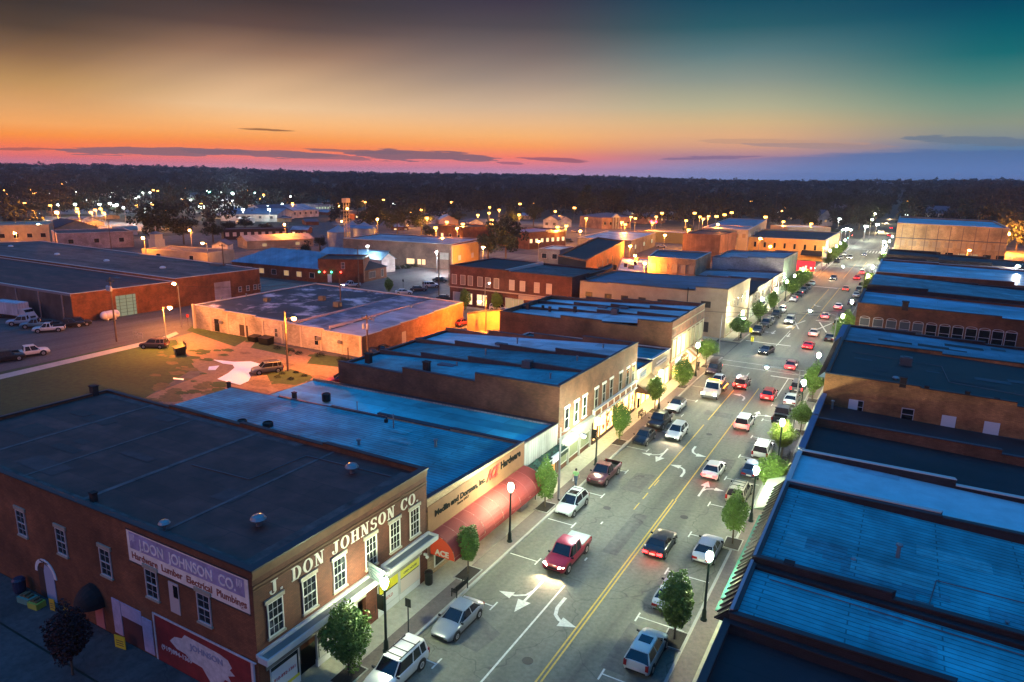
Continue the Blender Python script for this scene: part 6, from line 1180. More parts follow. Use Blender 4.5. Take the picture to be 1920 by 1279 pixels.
FARO = [(27,348),(92,345),(67,352),(218,350),(297,357),(347,352),(466,356),(495,364),(549,380),(801,407),(847,378),(917,398),(922,411),(975,381),(1041,395),(1099,408),(1172,419),(1191,408),(1241,398),(1286,412),(1302,398),(1312,405),(1328,404),(1343,404),(1358,401),(1408,377),(1468,414),(190,390),(180,392),(790,392),(1435,366),(680,376),(1318,409),(1230,405),(1545,462),(8,356),(60,355),(118,344),(1520,418),(1700,377)]
FARO += [(_q.uniform(0,760), _q.uniform(350,398)) for _ in range(20)]+[(_q.uniform(760,1560), _q.uniform(380,430)) for _ in range(22)]
for px, py in FARO:
    x, y = G(px, py, 9)
    for _ in range(3): z0 = hgt(x, y); x, y = G(px, py, min(9+z0, 26))
    r = arm_lamp(x, y, min(9+z0, 26), .6, R_(-60), 'small orange street lamp glowing far off among roofs and trees', (1., .45, .09), 9, name='distant_street_lamp', group='distant orange street lamps', head=.6 if y < 420 else .9)
    pt_light('lamp_light', (.88, 0, min(9+z0, 26)-1.1), 16000 if py > 392 else 5000, (1., .34, .04), r, .3)
_r = random.Random(31)
for px, py in [(_r.uniform(130,520), _r.uniform(352,392)) for _ in range(30)]+[(_r.uniform(1560,1700), _r.uniform(395,430)) for _ in range(8)]+[(143,359),(282,360),(310,359),(323,359),(207,380),(255,371),(376,386),(529,381),(1378,375),(1421,376),(1424,361),(1458,397),(739,381),(1705,380),(1549,376),(793,380),(169,336),(124,340)]:
    x, y = G(px, py, 8); r = arm_lamp(x, y, 8, .5, R_(-60), 'small white lamp twinkling far off beyond the town', (.85,1.,.9), 9, name='distant_white_lamp', group='distant white lamps', head=.7)
    pt_light('lamp_light', (.78, 0, 6.6), 2600, (.85,1,.9), r, .3)
for i, (px, py, z, pw, lb) in enumerate(((1010,452,8,1500,'sodium lamp at the corner of the window store'),(30,436,6.5,9000,'sodium lamp added to light the cream store front'),(1345,420,12,5000,'sodium lamp over the roof of the yellow block'),(700,425,8,1500,'sodium lamp behind the silos'),(830,445,8,1500,'sodium lamp by the brick mill wall'))):  # the cream store lamp is an extra, added to turn that wall orange
    x, y = G(px, py, z); arm_lamp(x, y, z, .6, R_(-60), lb, SOD, pw, name='sodium_pole_lamp', head=.1)
# far street headlamp chain is made by the cars themselves
# ---- poles without light, transformers, wires
def util_pole(px, py, ptop, label, cross=True, trans=0, h=None):
    x, y = G(px, py); h = h or min(14, hz(px, py, ptop)); r = empty('utility_pole', label, 'utility pole', (x, y, 0)); mb = MB(); mb.tube((x,y,0),(x,y,h),.17,.11,8); mb.build('pole', woodm, r)
    if cross: mb = MB(); mb.box(x-1.1,x+1.1,y-.06,y+.06,h-.75,h-.6); [mb.lathe((x+s,y,h-.6),[(.05,0),(.07,.1),(.03,.2)],6) for s in (-1,-.35,.35,1)]; mb.build('crossarm', woodm, r)
    for k in range(trans): mb = MB(); s = (-.42,.42,0)[k]; mb.lathe((x+s,y-.3,h-2.3),[(.24,0),(.26,.1),(.26,.75),(.2,.85),(.08,.95)],12); mb.build('transformer', mat('transformer_grey', (.45,.45,.47), .5), r)
    return (x, y, h)
p1 = util_pole(219,641,520,'leaning pole with grey transformers in front of the lit loading bay',trans=2)
p2 = util_pole(640,600,548,'short pole rising left of the gravel lot lamp, against the cream workshop',cross=False,h=8.5)
p3 = util_pole(690,676,590,'pole with two grey transformers at the corner of the cream workshop',trans=2)
p4 = util_pole(423,545,450,'tall pole in front of the blue roofed garage',h=12); p5 = util_pole(1453,409,345,'very tall pole on the ridge right of centre',h=24)
p6 = util_pole(823,560,470,'thin lamp pole by the dark parked cars',cross=False); p7 = util_pole(842,535,430,'thin pole before the ochre end hall',cross=False,h=11); p8 = util_pole(673,540,445,'thin pole before the red brick shop',h=11)
p9 = util_pole(35,458,414,'left one of the three poles before the cream store row',cross=False,h=9); util_pole(22+12,458,414,'second pole before the cream store row',cross=False,h=8) if 0 else None
util_pole(52,458,412,'second of the poles before the cream store row',cross=False,h=9); util_pole(107,472,422,'pole at the left corner of the lilac block hall',cross=False,h=10); util_pole(209,468,415,'pole rising over the lilac block hall',h=11)
util_pole(1022,570,495,'thin pole before the shuttered brick block',cross=False,h=8); util_pole(1078,578,505,'pole at the right corner of the shuttered brick block',cross=False,h=8)
def wire(a, b, sag, label, r=.025, n=10):
    mb = MB(); pts = []
    for i in range(n+1):
        t = i/n; pts.append((a[0]+(b[0]-a[0])*t, a[1]+(b[1]-a[1])*t, a[2]+(b[2]-a[2])*t-sag*4*t*(1-t)))
    mb.path(pts, r, 4); single('overhead_wire', label, 'wire', mb, blackm, loc=a)
wire((-28.2,118.2,8.0),(-5.8,131.5,8.6),.5,'black wire over the first crossing from the brick hall to the red hall',.045); wire((-28.1,134.6,6.6),(-9.5,131,7.2),.4,'lower black wire over the first crossing',.04)
wire((p1[0],p1[1],p1[2]-.6),(p2[0],p2[1],8.2),1.2,'wire from the transformer pole to the pole at the cream workshop'); wire((p2[0],p2[1],8.0),(p3[0],p3[1],p3[2]-.7),.8,'wire along the cream workshop wall')
# ============================================================ traffic lights, signs, benches, bins
def signal_head(x, y, z, on, ang, label):
    r = empty('traffic_light', label, 'traffic light', (x, y, z), rz=ang); mb = MB(); mb.box(-.18,.18,-.14,.14,-1.0,0); mb.build('housing', mat('signal_yellow', (.25,.18,.02), .5), r, local=True)
    for k, c_ in enumerate(('red','amber','green')):
        mb = MB(); mb.tube((0,-.15,-.2-.3*k),(0,-.19,-.2-.3*k),.11,n=10); lit = c_ == on
        mb.build('lens', emis('signal_'+c_, {'red':(1,.03,.02),'amber':(1,.5,.03),'green':(.05,1,.35)}[c_], 60.) if lit else mat('lens_off_'+c_, (.03,.03,.02), .3), r, local=True)
signal_head(-21.6, 219, 6.2, 'green', 0, 'green traffic light hanging by the red corner sign'); signal_head(-21.2, 360, 6, 'red', 0, 'red traffic light at the far third crossing'); signal_head(-22.4, 352, 6, 'green', 0, 'green traffic light near the ochre building')
wire((-24.4,218.6,7.0),(-6.6,222,7.0),.6,'span wire carrying the green traffic light')
for i, (px, py) in enumerate(((1219,432),(1227,432))): pass
x, y = G(1225,430); r = empty('railway_signal', 'pair of round red railway crossing lamps on a post', 'railway signal', (x,y,0)); mb = MB(); mb.tube((x,y,0),(x,y,5.5),.12); mb.box(x-1.6,x+1.6,y-.05,y+.05,4.4,4.6); mb.build('post', greym, r)
for s in (-1.4,1.4): mb = MB(); mb.ball((x+s,y-.2,4.5),.75,7); mb.build('red_lamp', emis('rail_red', (1,.03,.08), 12), r)
def bench(x, y, ang, label):
    r = empty('bench', label, 'bench', (x, y, .135), rz=ang); mb = MB(); [mb.box(-.8,.8,-.05+.11*k,.03+.11*k,.42,.46) for k in range(4)]; mb.build('seat', blackm, r, local=True)
    mb = MB(); [mb.box(-.8,.8,.40,.43,.52+.11*k,.59+.11*k) for k in range(4)]; mb.build('backrest', blackm, r, local=True)
    for s in (-.72,.72): mb = MB(); mb.box(s-.03,s+.03,-.05,.0,.0,.66); mb.box(s-.03,s+.03,.38,.44,.0,.95); mb.box(s-.03,s+.03,-.05,.42,.62,.66); mb.build('leg', blackm, r, local=True)
bench(*G(858,1112), R_(-90), 'black slatted bench beside the silver sedan'); bench(*G(1003,932), R_(-90), 'black bench under the far end of the red awning'); bench(-26.2, 82.2, R_(90), 'dark bench near the lit toy shop window'); bench(-7.6, 77.5, R_(90), 'black bench on the right pavement past the yellow tree'); bench(*G(1243,690), R_(0), 'dark bench in the doorway of the brick hall')
def bin_(x, y, label, m_=blackm, s=1.):
    r = empty('litter_bin', label, 'trash bin', (x, y, .135)); mb = MB(); mb.lathe((0,0,0), [(.26*s,0),(.3*s,.1),(.31*s,.9*s),(.33*s,.95*s)], 12); mb.build('body', m_, r, local=True); mb = MB(); mb.lathe((0,0,.95*s), [(.34*s,.0),(.3*s,.12),(.12*s,.2)], 12); mb.build('lid', m_, r, local=True)
bin_(*G(804,1098), 'black litter bin at the end of the corner store'); bin_(*G(1000,930), 'dark litter bin beside the planter shop bench', s=1.1); bin_(*G(1194,765), 'square litter bin under the brown awning', s=1.1)
x, y = G(800,1078); mb = MB(); mb.lathe((x,y,.13), [(.2,0),(.2,.03),(.14,.04),(.03,.65)], 10); single('traffic_cone', 'orange cone beside the black litter bin', 'cone', mb, mat('cone_orange', (.8,.12,.02), .5), loc=(x,y,.13))
def sign_post(x, y, h, label, kind='plate'):
    r = empty('sign_post', label, 'sign', (x, y, .13)); mb = MB(); mb.tube((0,0,0),(0,0,h),.04,n=6); mb.build('post', blackm, r, local=True); mb = MB()
    if kind == 'stop': mb.lathe((0,0,h-.4), [(.01,0)], 8); mb = MB(); mb.tube((0,-.03,h-.35),(0,.03,h-.35),.4,n=8); m_ = mat('stop_red', (.5,.03,.02), .5)
    elif kind == 'yellow': mb.box(-.25,.25,-.02,.02,h-.9,h); m_ = mat('sign_yellow', (.8,.7,.03), .5, emit=.25, ecol=(1,.9,.05))
    else: mb.box(-.22,.22,-.02,.02,h-.6,h); m_ = blackm
    mb.build('plate', m_, r, local=True)
sign_post(*G(766,1191), 2.6, 'dark street sign post between the globe lamp and silver sedan'); sign_post(*G(55*1+0,1200), 2.4, 'x') if 0 else None
sign_post(*G(353,612), 2.3, 'orange lit octagonal stop sign left of the cream workshop', 'stop'); sign_post(*G(756,541), 2.3, 'round headed sign post on the grass by the lit road'); sign_post(-23.6,137.6,2.,'yellow warning sign leaning by the dark pickup past the first crossing','yellow'); sign_post(-22.2,131.9,1.5,'small yellow cone sign standing in the road at the first crossing','yellow')
sign_post(*G(700,1165),1.2,'low black board sign on the pavement under the hanging trade sign')
# dumpster, white tarp, railing
x, y = G(338,664); r = empty('dumpster', 'black dumpster with open lid at the edge of the lawn', 'dumpster', (x,y,0), rz=R_(-25)); mb = MB(); mb.hexa([(-1.1,-.7,.1),(1.1,-.7,.1),(1.1,.6,.1),(-1.1,.6,.1),(-1.1,-.9,1.2),(1.1,-.9,1.2),(1.1,.75,1.5),(-1.1,.75,1.5)]); mb.build('body', blackm, r, local=True); mb = MB(); mb.box(-1.1,1.1,.76,.85,.9,2.0); mb.box(.5,.8,-.93,-.9,.6,.9,1); mb.build('lid', [blackm, boardw], r, local=True)
for i, (px, py, s, lb) in enumerate(((500,645,1.,'small black dumpster against the cream workshop'),(478,640,.8,'low pile of bins left of the workshop dumpster'))): x, y = G(px, py); mb = MB(); mb.hexa([(x-1.1*s,y-.7,0),(x+1.1*s,y-.7,0),(x+1.1*s,y+.6,0),(x-1.1*s,y+.6,0),(x-1.2*s,y-.9,1.2*s),(x+1.2*s,y-.9,1.2*s),(x+1.2*s,y+.75,1.4*s),(x-1.2*s,y+.75,1.4*s)]); single('dumpster', lb, 'dumpster', mb, blackm, loc=(x,y,0))
def cloth(name, label, pts, m_, zz=.06):
    mb = MB(); P_ = [G(*p) for p in pts]; rr = random.Random(4); bm_ = [(*p, zz) for p in P_]; nn = len(P_); mb.add(bm_+[(*p, .004) for p in P_], [tuple(range(nn))]+[(i,(i+1)%nn,nn+(i+1)%nn,nn+i) for i in range(nn)]); c0 = (sum(p[0] for p in P_)/nn, sum(p[1] for p in P_)/nn); single(name, label, 'tarp', mb, m_, loc=(*c0, 0)); return; c0 = (sum(p[0] for p in P_)/len(P_), sum(p[1] for p in P_)/len(P_)); n = len(P_)
    top = [(*p, zz+rr.uniform(0,.12)) for p in P_]; midp = [(c0[0]+(p[0]-c0[0])*.5+rr.uniform(-.2,.2), c0[1]+(p[1]-c0[1])*.5+rr.uniform(-.2,.2), zz+rr.uniform(.02,.3)) for p in P_]
    bot = [(*p, .005) for p in P_]; mb.add(top+midp+[(*c0, zz+.2)]+bot, [(i,(i+1)%n,n+(i+1)%n,n+i) for i in range(n)]+[(n+i,n+(i+1)%n,2*n) for i in range(n)]+[(2*n+1+i,2*n+1+(i+1)%n,(i+1)%n,i) for i in range(n)])
    single(name, label, 'tarp', mb, m_, loc=(*c0, 0))
tarp = mat('white_tarp', (.75,.78,.85), .5)
cloth('white_tarp', 'large white plastic sheet spread on the lawn beside the grey wagon', [(400,675),(440,679),(470,678),(492,684),(483,690),(466,699),(470,707),(466,715),(450,722),(425,716),(408,711),(428,700),(440,690),(436,684),(418,682)], tarp)
cloth('white_tarp_scrap', 'small scrap of white sheet left of the large one', [(392,688),(411,686),(404,694),(390,694)], tarp); cloth('white_board_scrap', 'thin pale board lying on the lawn left of the sheet', [(325,709),(345,711),(344,713),(325,711)], tarp)
mb = MB(); A, B = G(250,633), G(268,636)
for p in (A, B, lp(A,B,.5)): mb.tube((*p,0),(*p,1.1),.04,n=5)
for z in (.55,1.1): mb.tube((*A,z),(*B,z),.04,n=5)
single('railing', 'short pipe railing at the corner of the lawn path', 'railing', mb, greym, loc=(*A,0))
# tree pits
def pit(x, y, label, ww=1.25, ll=1.9):
    r = empty('tree_pit', label, 'planter', (x, y, .14), group='tree pits in the pavement'); mb = MB(); mb.box(-ww/2,ww/2,-ll/2,ll/2,-.06,.025); mb.build('mulch', soil, r, local=True)
    mb = MB()
    for q in ((-ww/2-.08,-ww/2,-ll/2-.08,ll/2+.08),(ww/2,ww/2+.08,-ll/2-.08,ll/2+.08),(-ww/2,ww/2,-ll/2-.08,-ll/2),(-ww/2,ww/2,ll/2,ll/2+.08)): mb.box(*q,-.06,.05)
    mb.build('edging', curbm, r, local=True)
# ============================================================ vehicles
tyre = mat('tyre', (.012,.012,.013), .85); rimm = mat('rim', (.5,.5,.5), .35, .7); cglass = mat('car_glass', (.008,.01,.013), .06, spec=.8)
chrome = mat('chrome', (.45,.45,.46), .25, .8); trimm = mat('black_trim', (.012,.012,.013), .5); platem = mat('plate', (.6,.6,.58), .6)
HL_ON = emis('headlight_on', (1., .86, .62), 70.); TL_ON = emis('taillight_on', (1., .015, .015), 22.); TL_DIM = emis('taillight_dim', (1., .02, .02), 5.)
HL_OFF = mat('headlight_off', (.35,.36,.36), .12); TL_OFF = mat('taillight_off', (.25,.01,.01), .25)
PAINT = {}
def paint(c, r=.28):
    k = tuple(c)
    if k not in PAINT:
        m = mat('paint_%d_%d_%d' % tuple(int(v*255) for v in c), c, r, .25); m.node_tree.nodes['Principled BSDF'].inputs['Coat Weight'].default_value = .5; PAINT[k] = m
    return PAINT[k]
def interp(tab, x):
    for (a, *va), (b, *vb) in zip(tab, tab[1:]):
        if a <= x <= b:
            t = (x-a)/(b-a) if b > a else 0; return [p+(q-p)*t for p, q in zip(va, vb)]
    return list(tab[-1][1:]) if x > tab[-1][0] else list(tab[0][1:])
# per type: L, W, stations (x from rear 0..1 front): half-width scale, top z, bottom z ; cabin: rear base, rear top, front top, front base, belt z, roof z
CT = {
 'sedan': dict(L=4.45, W=1.74, st=[(0,.78,.62,.38),(.02,.88,.80,.28),(.07,.95,.93,.22),(.2,1,.97,.18),(.34,1,.96,.17),(.62,1,.93,.17),(.74,1,.90,.18),(.88,.97,.80,.2),(.96,.9,.68,.24),(1,.74,.55,.34)], cab=(.09,.25,.54,.72,.93,1.38), wb=(.19,.81), wr=.31),
 'coupe': dict(L=4.5, W=1.8, st=[(0,.82,.66,.36),(.03,.92,.86,.26),(.1,1,.95,.2),(.22,1,.97,.17),(.4,.98,.93,.16),(.6,.98,.90,.16),(.75,1,.86,.17),(.9,.97,.76,.2),(.97,.88,.62,.25),(1,.72,.5,.34)], cab=(.1,.3,.48,.64,.9,1.28), wb=(.19,.81), wr=.33),
 'hatch': dict(L=4.3, W=1.76, st=[(0,.8,.75,.4),(.02,.92,1.0,.3),(.06,.98,1.05,.24),(.3,1,1.03,.2),(.62,1,1.0,.2),(.74,1,.96,.2),(.88,.97,.86,.22),(.96,.9,.72,.26),(1,.74,.58,.36)], cab=(.02,.12,.56,.74,1.02,1.55), wb=(.18,.82), wr=.33),
 'suv': dict(L=4.5, W=1.82, st=[(0,.84,.8,.45),(.015,.95,1.06,.36),(.05,1,1.1,.3),(.3,1,1.1,.28),(.66,1,1.08,.28),(.76,1,1.06,.28),(.9,.97,.99,.3),(.97,.92,.85,.34),(1,.8,.68,.42)], cab=(.01,.05,.60,.74,1.08,1.72), wb=(.19,.81), wr=.37),
 'pickup': dict(L=5.2, W=1.9, st=[(0,.9,.98,.46),(.01,.97,1.02,.42),(.04,1,1.04,.38),(.4,1,1.04,.34),(.72,1,1.06,.34),(.8,1,1.05,.34),(.92,.98,1.0,.36),(.98,.93,.88,.4),(1,.84,.7,.46)], cab=(.40,.44,.62,.74,1.04,1.74), wb=(.2,.82), wr=.39),
 'crew': dict(L=5.5, W=1.95, st=[(0,.9,.98,.48),(.01,.97,1.04,.44),(.04,1,1.06,.4),(.36,1,1.06,.36),(.72,1,1.1,.36),(.8,1,1.08,.36),(.92,.98,1.04,.38),(.98,.93,.92,.42),(1,.84,.72,.48)], cab=(.34,.37,.64,.75,1.07,1.8), wb=(.19,.82), wr=.41),
 'van': dict(L=4.75, W=1.86, st=[(0,.84,.8,.42),(.015,.95,1.05,.32),(.05,1,1.1,.26),(.4,1,1.1,.24),(.72,1,1.06,.24),(.82,1,1.0,.24),(.93,.96,.9,.27),(.98,.9,.76,.32),(1,.78,.6,.4)], cab=(.01,.06,.60,.82,1.06,1.7), wb=(.17,.81), wr=.33)}
MESH = {}
def car_meshes(ty):
    if ty in MESH: return MESH[ty]
    c = CT[ty]; L_, W_ = c['L'], c['W']; hw = W_/2; out = {}
    xs = sorted(set([s[0] for s in c['st']]+[.13,.26,.45,.52,.68,.84]))
    rb_, rt, ft, fb, bz, rz_ = c['cab']; bed = ty in ('pickup', 'crew'); mb = MB()
    ring_ = []
    for x in xs:
        k, zt, zb = interp(c['st'], x); w = hw*k; X = (x-.5)*L_; cr = .03
        half = [(0, zt+cr), (w*.55, zt+cr*.8), (w*.86, zt), (w*.965, zt-.07), (w, zt-.2*(zt-zb)-.04), (w*1.0, zb+.45*(zt-zb)), (w*.975, zb+.12), (w*.9, zb), (0, zb)]
        full = [(y, z) for y, z in half]+[(-y, z) for y, z in half[-2:0:-1]]; ring_.append([(X, y, z) for y, z in full])
    n = len(ring_[0]); vs = [v for r in ring_ for v in r]; fs = []
    for j in range(len(ring_)-1):
        x0 = xs[j]; x1 = xs[j+1]
        for i in range(n):
            if bed and x1 <= rb_+.001 and i in (0, 1, n-1, n-2) and x0 >= .0: continue   # open bed
            fs.append((j*n+i, (j+1)*n+i, (j+1)*n+(i+1)%n, j*n+(i+1)%n))
    fs.append(tuple(range(n))); k = (len(ring_)-1)*n; fs.append(tuple(range(k+n-1, k-1, -1))); mb.add(vs, fs, 0)
    # wheel-arch shadow discs and sills
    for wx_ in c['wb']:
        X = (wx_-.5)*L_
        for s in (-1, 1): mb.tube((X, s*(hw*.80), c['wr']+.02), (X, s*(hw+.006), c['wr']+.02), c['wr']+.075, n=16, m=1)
    mb.box(-.3*L_, .3*L_, -hw*.985, hw*.985, interp(c['st'], .5)[2]-.03, interp(c['st'], .5)[2]+.09, 1)
    # grille, bumpers
    F = L_/2; k, zt, zb = interp(c['st'], .985); mb.box(F-.12, F+.012, -hw*.42, hw*.42, zt-.26, zt-.1, 1); mb.box(F-.1, F+.02, -hw*.7, hw*.7, zb+.02, zb+.13, 1)
    mb.box(-F-.015, -F+.1, -hw*.72, hw*.72, zb+.03, zb+.13, 1)
    if bed:
        x0, x1 = -F+.08, (rb_-.5)*L_-.03; zt = c['st'][3][2]; w = hw*.84
        mb.quad((x0,-w,zt-.42),(x1,-w,zt-.42),(x1,w,zt-.42),(x0,w,zt-.42), 1)
        for s in (-1, 1): mb.quad((x0,s*w,zt-.42),(x1,s*w,zt-.42),(x1,s*w,zt+.01),(x0,s*w,zt+.01), 1)
        mb.quad((x0,-w,zt-.42),(x0,w,zt-.42),(x0,w,zt+.01),(x0,-w,zt+.01), 1); mb.quad((x1+.03,-w,zt-.42),(x1+.03,w,zt-.42),(x1+.03,w,zt+.01),(x1+.03,-w,zt+.01), 1)
        mb.box(-F+.0, -F+.08, -w, w, zt-.2, zt+.02); mb.box(x1-.02, x1+.05, -w, w, zt-.2, zt+.03)
    out['body'] = mb
    # greenhouse glass (8-gon frustum) and painted roof with pillars
    g = MB(); X = lambda f_: (f_-.5)*L_; wb_ = hw*.93; wt = hw*.70 if ty != 'van' else hw*.78
    if ty in ('suv', 'pickup', 'crew'): wt = hw*.76
    b4 = [(X(rb_), wb_*.9), (X(rb_)+.25, wb_), (X(fb)-.35, wb_), (X(fb), wb_*.86)]; t4 = [(X(rt), wt*.9), (X(rt)+.12, wt), (X(ft)-.12, wt), (X(ft), wt*.9)]
    bl = [(x, y, bz-.03) for x, y in b4]+[(x, -y, bz-.03) for x, y in b4[::-1]]; tl = [(x, y, rz_-.05) for x, y in t4]+[(x, -y, rz_-.05) for x, y in t4[::-1]]
    g.add(bl+tl, [(i, (i+1)%8, 8+(i+1)%8, 8+i) for i in range(8)]+[tuple(range(8, 16))]); out['windows'] = g
    r = MB(); t1 = [(x*1.0, y*1.01, rz_-.06) for x, y in t4]+[(x, -y*1.01, rz_-.06) for x, y in t4[::-1]]; t2 = [(x*1., y*.93, rz_) for x, y in t4]+[(x, -y*.93, rz_) for x, y in t4[::-1]]
    r.add(t1+t2, [(i, (i+1)%8, 8+(i+1)%8, 8+i) for i in range(8)]+[tuple(range(8, 16)), tuple(range(7, -1, -1))])
    def pillar(p, q, w):
        for s in (1, -1):
            P, Q = Vector((p[0], p[1]*s, bz-.02)), Vector((q[0], q[1]*s, rz_-.05)); d = Vector((w, 0, 0)); o = Vector((0, s*.015, .0))
            r.hexa([P-d-o*2, P+d-o*2, P+d+o, P-d+o, Q-d*.8-o*2, Q+d*.8-o*2, Q+d*.8+o, Q-d*.8+o])
    pillar(b4[3], t4[3], .035); pillar((X(rb_)+.14, wb_*.98), (t4[0][0]+.08, t4[0][1]*1.05), .09 if ty != 'coupe' else .16)
    mid_ = (X(rb_)+X(fb))/2-.05; pillar((mid_, wb_*1.0), ((X(rt)+X(ft))/2, wt*1.0), .035)
    if ty in ('suv', 'van', 'crew'): pillar((mid_-.85, wb_), (mid_-.8, wt), .045)
    out['roof'] = r
    # lamps: separate meshes, symmetrical
    k, zt, zb = interp(c['st'], .97); y0 = hw*k*.98; m_ = MB(); m_.hexa([(F-.28,y0-.42,zt-.19),(F-.0,y0-.42,zt-.19),(F-.12,y0-.02,zt-.19),(F-.42,y0+.01,zt-.19),(F-.28,y0-.42,zt-.05),(F-.0,y0-.42,zt-.06),(F-.12,y0-.02,zt-.04),(F-.42,y0+.01,zt-.02)]); out['headlight'] = m_
    k, zt, zb = interp(c['st'], .02); y0 = hw*k*.99; tall = ty in ('suv', 'van', 'pickup', 'crew', 'hatch'); m_ = MB(); h_ = (.36 if tall else .17); z1 = zt-.06 if not tall else zt-.02; ww = .2 if tall else .42
    m_.box(-F-.02, -F+.16, y0-ww, y0-.0, z1-h_, z1); out['taillight'] = m_
    m_ = MB(); m_.box(-.22, .22, 0, .12, -.05, .08); out['mirror'] = None
    m_ = MB(); m_.box(-F-.03, -F+.02, -.24, .24, zb+.22, zb+.36); out['plate'] = m_
    w_ = MB(); w_.lathe((0,0,0), [(c['wr']*.6,-.11),(c['wr']*.94,-.11),(c['wr'],-.06),(c['wr'],.06),(c['wr']*.94,.11),(c['wr']*.6,.11)], 18)
    q = MB(); q.lathe((0,0,0), [(c['wr']*.2,-.12),(c['wr']*.64,-.115),(c['wr']*.64,.10),(c['wr']*.55,.125),(c['wr']*.2,.105),(.03,.12)], 10)
    out['tyre'] = w_; out['rim'] = q
    MS = {}
    for kk, v in out.items():
        if v is None: continue
        mats = {'body':[paint((.5,.5,.5)), trimm], 'windows':[cglass], 'roof':[paint((.5,.5,.5))], 'headlight':[HL_OFF], 'taillight':[TL_OFF], 'plate':[platem], 'tyre':[tyre], 'rim':[rimm]}[kk]
        MS[kk] = v.mesh(kk, mats, smooth=kk in ('body', 'tyre'))
    if hasattr(MS['body'], 'set_sharp_from_angle'): MS['body'].set_sharp_from_angle(angle=R_(38)); MS['tyre'].set_sharp_from_angle(angle=R_(40))
    MIR = {k_: bpy.data.meshes.new(k_) for k_ in ('headlight', 'taillight')}
    for k_ in MIR:
        src = out[k_]; MIR[k_].from_pydata([(x, -y, z) for x, y, z in src.v], [], [t[::-1] for t in src.f]); MIR[k_].materials.append(HL_OFF if k_ == 'headlight' else TL_OFF)
    m_ = MB(); m_.hexa([(-.06,0,-.06),(.05,0,-.06),(.03,.2,-.06),(-.04,.2,-.06),(-.06,0,.07),(.05,0,.07),(.03,.2,.08),(-.04,.2,.08)]); mm = m_.mesh('mirror', [trimm])
    MESH[ty] = (MS, MIR, mm, c, (X(fb)-.12, bz, hw*.93)); return MESH[ty]
def ob(name, me, parent, mat_=None, loc=None, rot=None, slot=0, scale=None):
    o = bpy.data.objects.new(name, me); COL.objects.link(o); o.parent = parent
    if loc is not None: o.location = loc
    if rot is not None: o.rotation_euler = rot
    if scale is not None: o.scale = scale
    if mat_ is not None: o.material_slots[slot].link = 'OBJECT'; o.material_slots[slot].material = mat_
    return o
def car(ty, label, x, y, face, col, hl=False, tl=0, cat='car', group=None, far=False, glow=True, roofcol=None, z=0., sc=1., name=None, rack=False, sun=False, power=None, pitch=0):
    """face: heading in degrees, 0 = +X, 90 = +Y (away), -90 = towards the camera"""
    MS, MIR, mm, c, mp = car_meshes(ty); nm = name or {'sedan':'sedan_car','coupe':'coupe_car','hatch':'hatchback_car','suv':'sport_utility_car','pickup':'pickup_truck','crew':'pickup_truck','van':'minivan'}[ty]
    r = empty(nm, label, cat, (x, y, z+.002), R_(face), group or 'cars in the town streets'); r.scale = (sc, sc, sc); p = paint(col)
    if pitch: r.rotation_euler = (0, R_(pitch), R_(face))
    ob('body', MS['body'], r, p); ob('windows', MS['windows'], r); rf = ob('roof', MS['roof'], r, roofcol or p)
    for s, me in ((1, MS['headlight']), (-1, MIR['headlight'])):
        o = ob('headlight', me, r, HL_ON if hl else HL_OFF)
    for s, me in ((1, MS['taillight']), (-1, MIR['taillight'])): ob('taillight', me, r, (TL_ON if tl == 2 else TL_DIM) if tl else TL_OFF)
    hw = c['W']/2
    if not far:
        ob('number_plate', MS['plate'], r)
        for s in (1, -1): ob('mirror', mm, r, loc=(mp[0], s*mp[2], mp[1]+.03), scale=(1, s, 1))
    for wx_ in c['wb']:
        for s in (1, -1):
            w = ob('wheel', MS['tyre'], r, loc=((wx_-.5)*c['L'], s*(hw-.09), c['wr']), rot=(R_(-90*s), 0, 0)); 
            if not far: ob('rim', MS['rim'], w)
    F = c['L']/2
    if rack:
        mb = MB(); rz_ = c['cab'][5]
        for s in (-1, 1): mb.box(-F*.75, F*.15, s*hw*.62-.02, s*hw*.62+.02, rz_+.03, rz_+.07)
        for x_ in (-F*.55, -F*.2, F*.05): mb.box(x_-.02, x_+.02, -hw*.62, hw*.62, rz_+.05, rz_+.08)
        for s in (-1, 1): mb.box(-F*.72, -F*.68, s*hw*.62-.02, s*hw*.62+.02, rz_-.02, rz_+.05); mb.box(F*.08, F*.12, s*hw*.62-.02, s*hw*.62+.02, rz_-.02, rz_+.05)
        mb.build('roof_rack', trimm, r, local=True)
    if sun: mb = MB(); rz_ = c['cab'][5]; X = lambda f_: (f_-.5)*c['L']; mb.box(X(c['cab'][2])-1.0, X(c['cab'][2])-.25, -hw*.45, hw*.45, rz_-.01, rz_+.012); mb.build('sunroof', cglass, r, local=True)
    if hl and glow:
        for s in (1, -1): pt_light('headlight_beam', (F+.12, s*hw*.62, .68), (power or 260)*1.1, (1, .78, .5), r, .08, 'SPOT', 110, (1, 0, -.75))
    if tl == 2 and glow: pt_light('brake_glow', (-F-.35, 0, .75), 70, (1, .03, .02), r, .3)
    return r
def gp(px, py, z=.6): return G(px, py, z)
WHT, SIL, BLK, RED, MAR, DBL, GRY, TAN = (.62,.62,.62), (.26,.28,.31), (.012,.013,.016), (.42,.012,.015), (.12,.025,.035), (.02,.045,.10), (.12,.125,.13), (.40,.36,.27)
UP, DN = 90, -90
LX, RXX = -23.65, -10.75
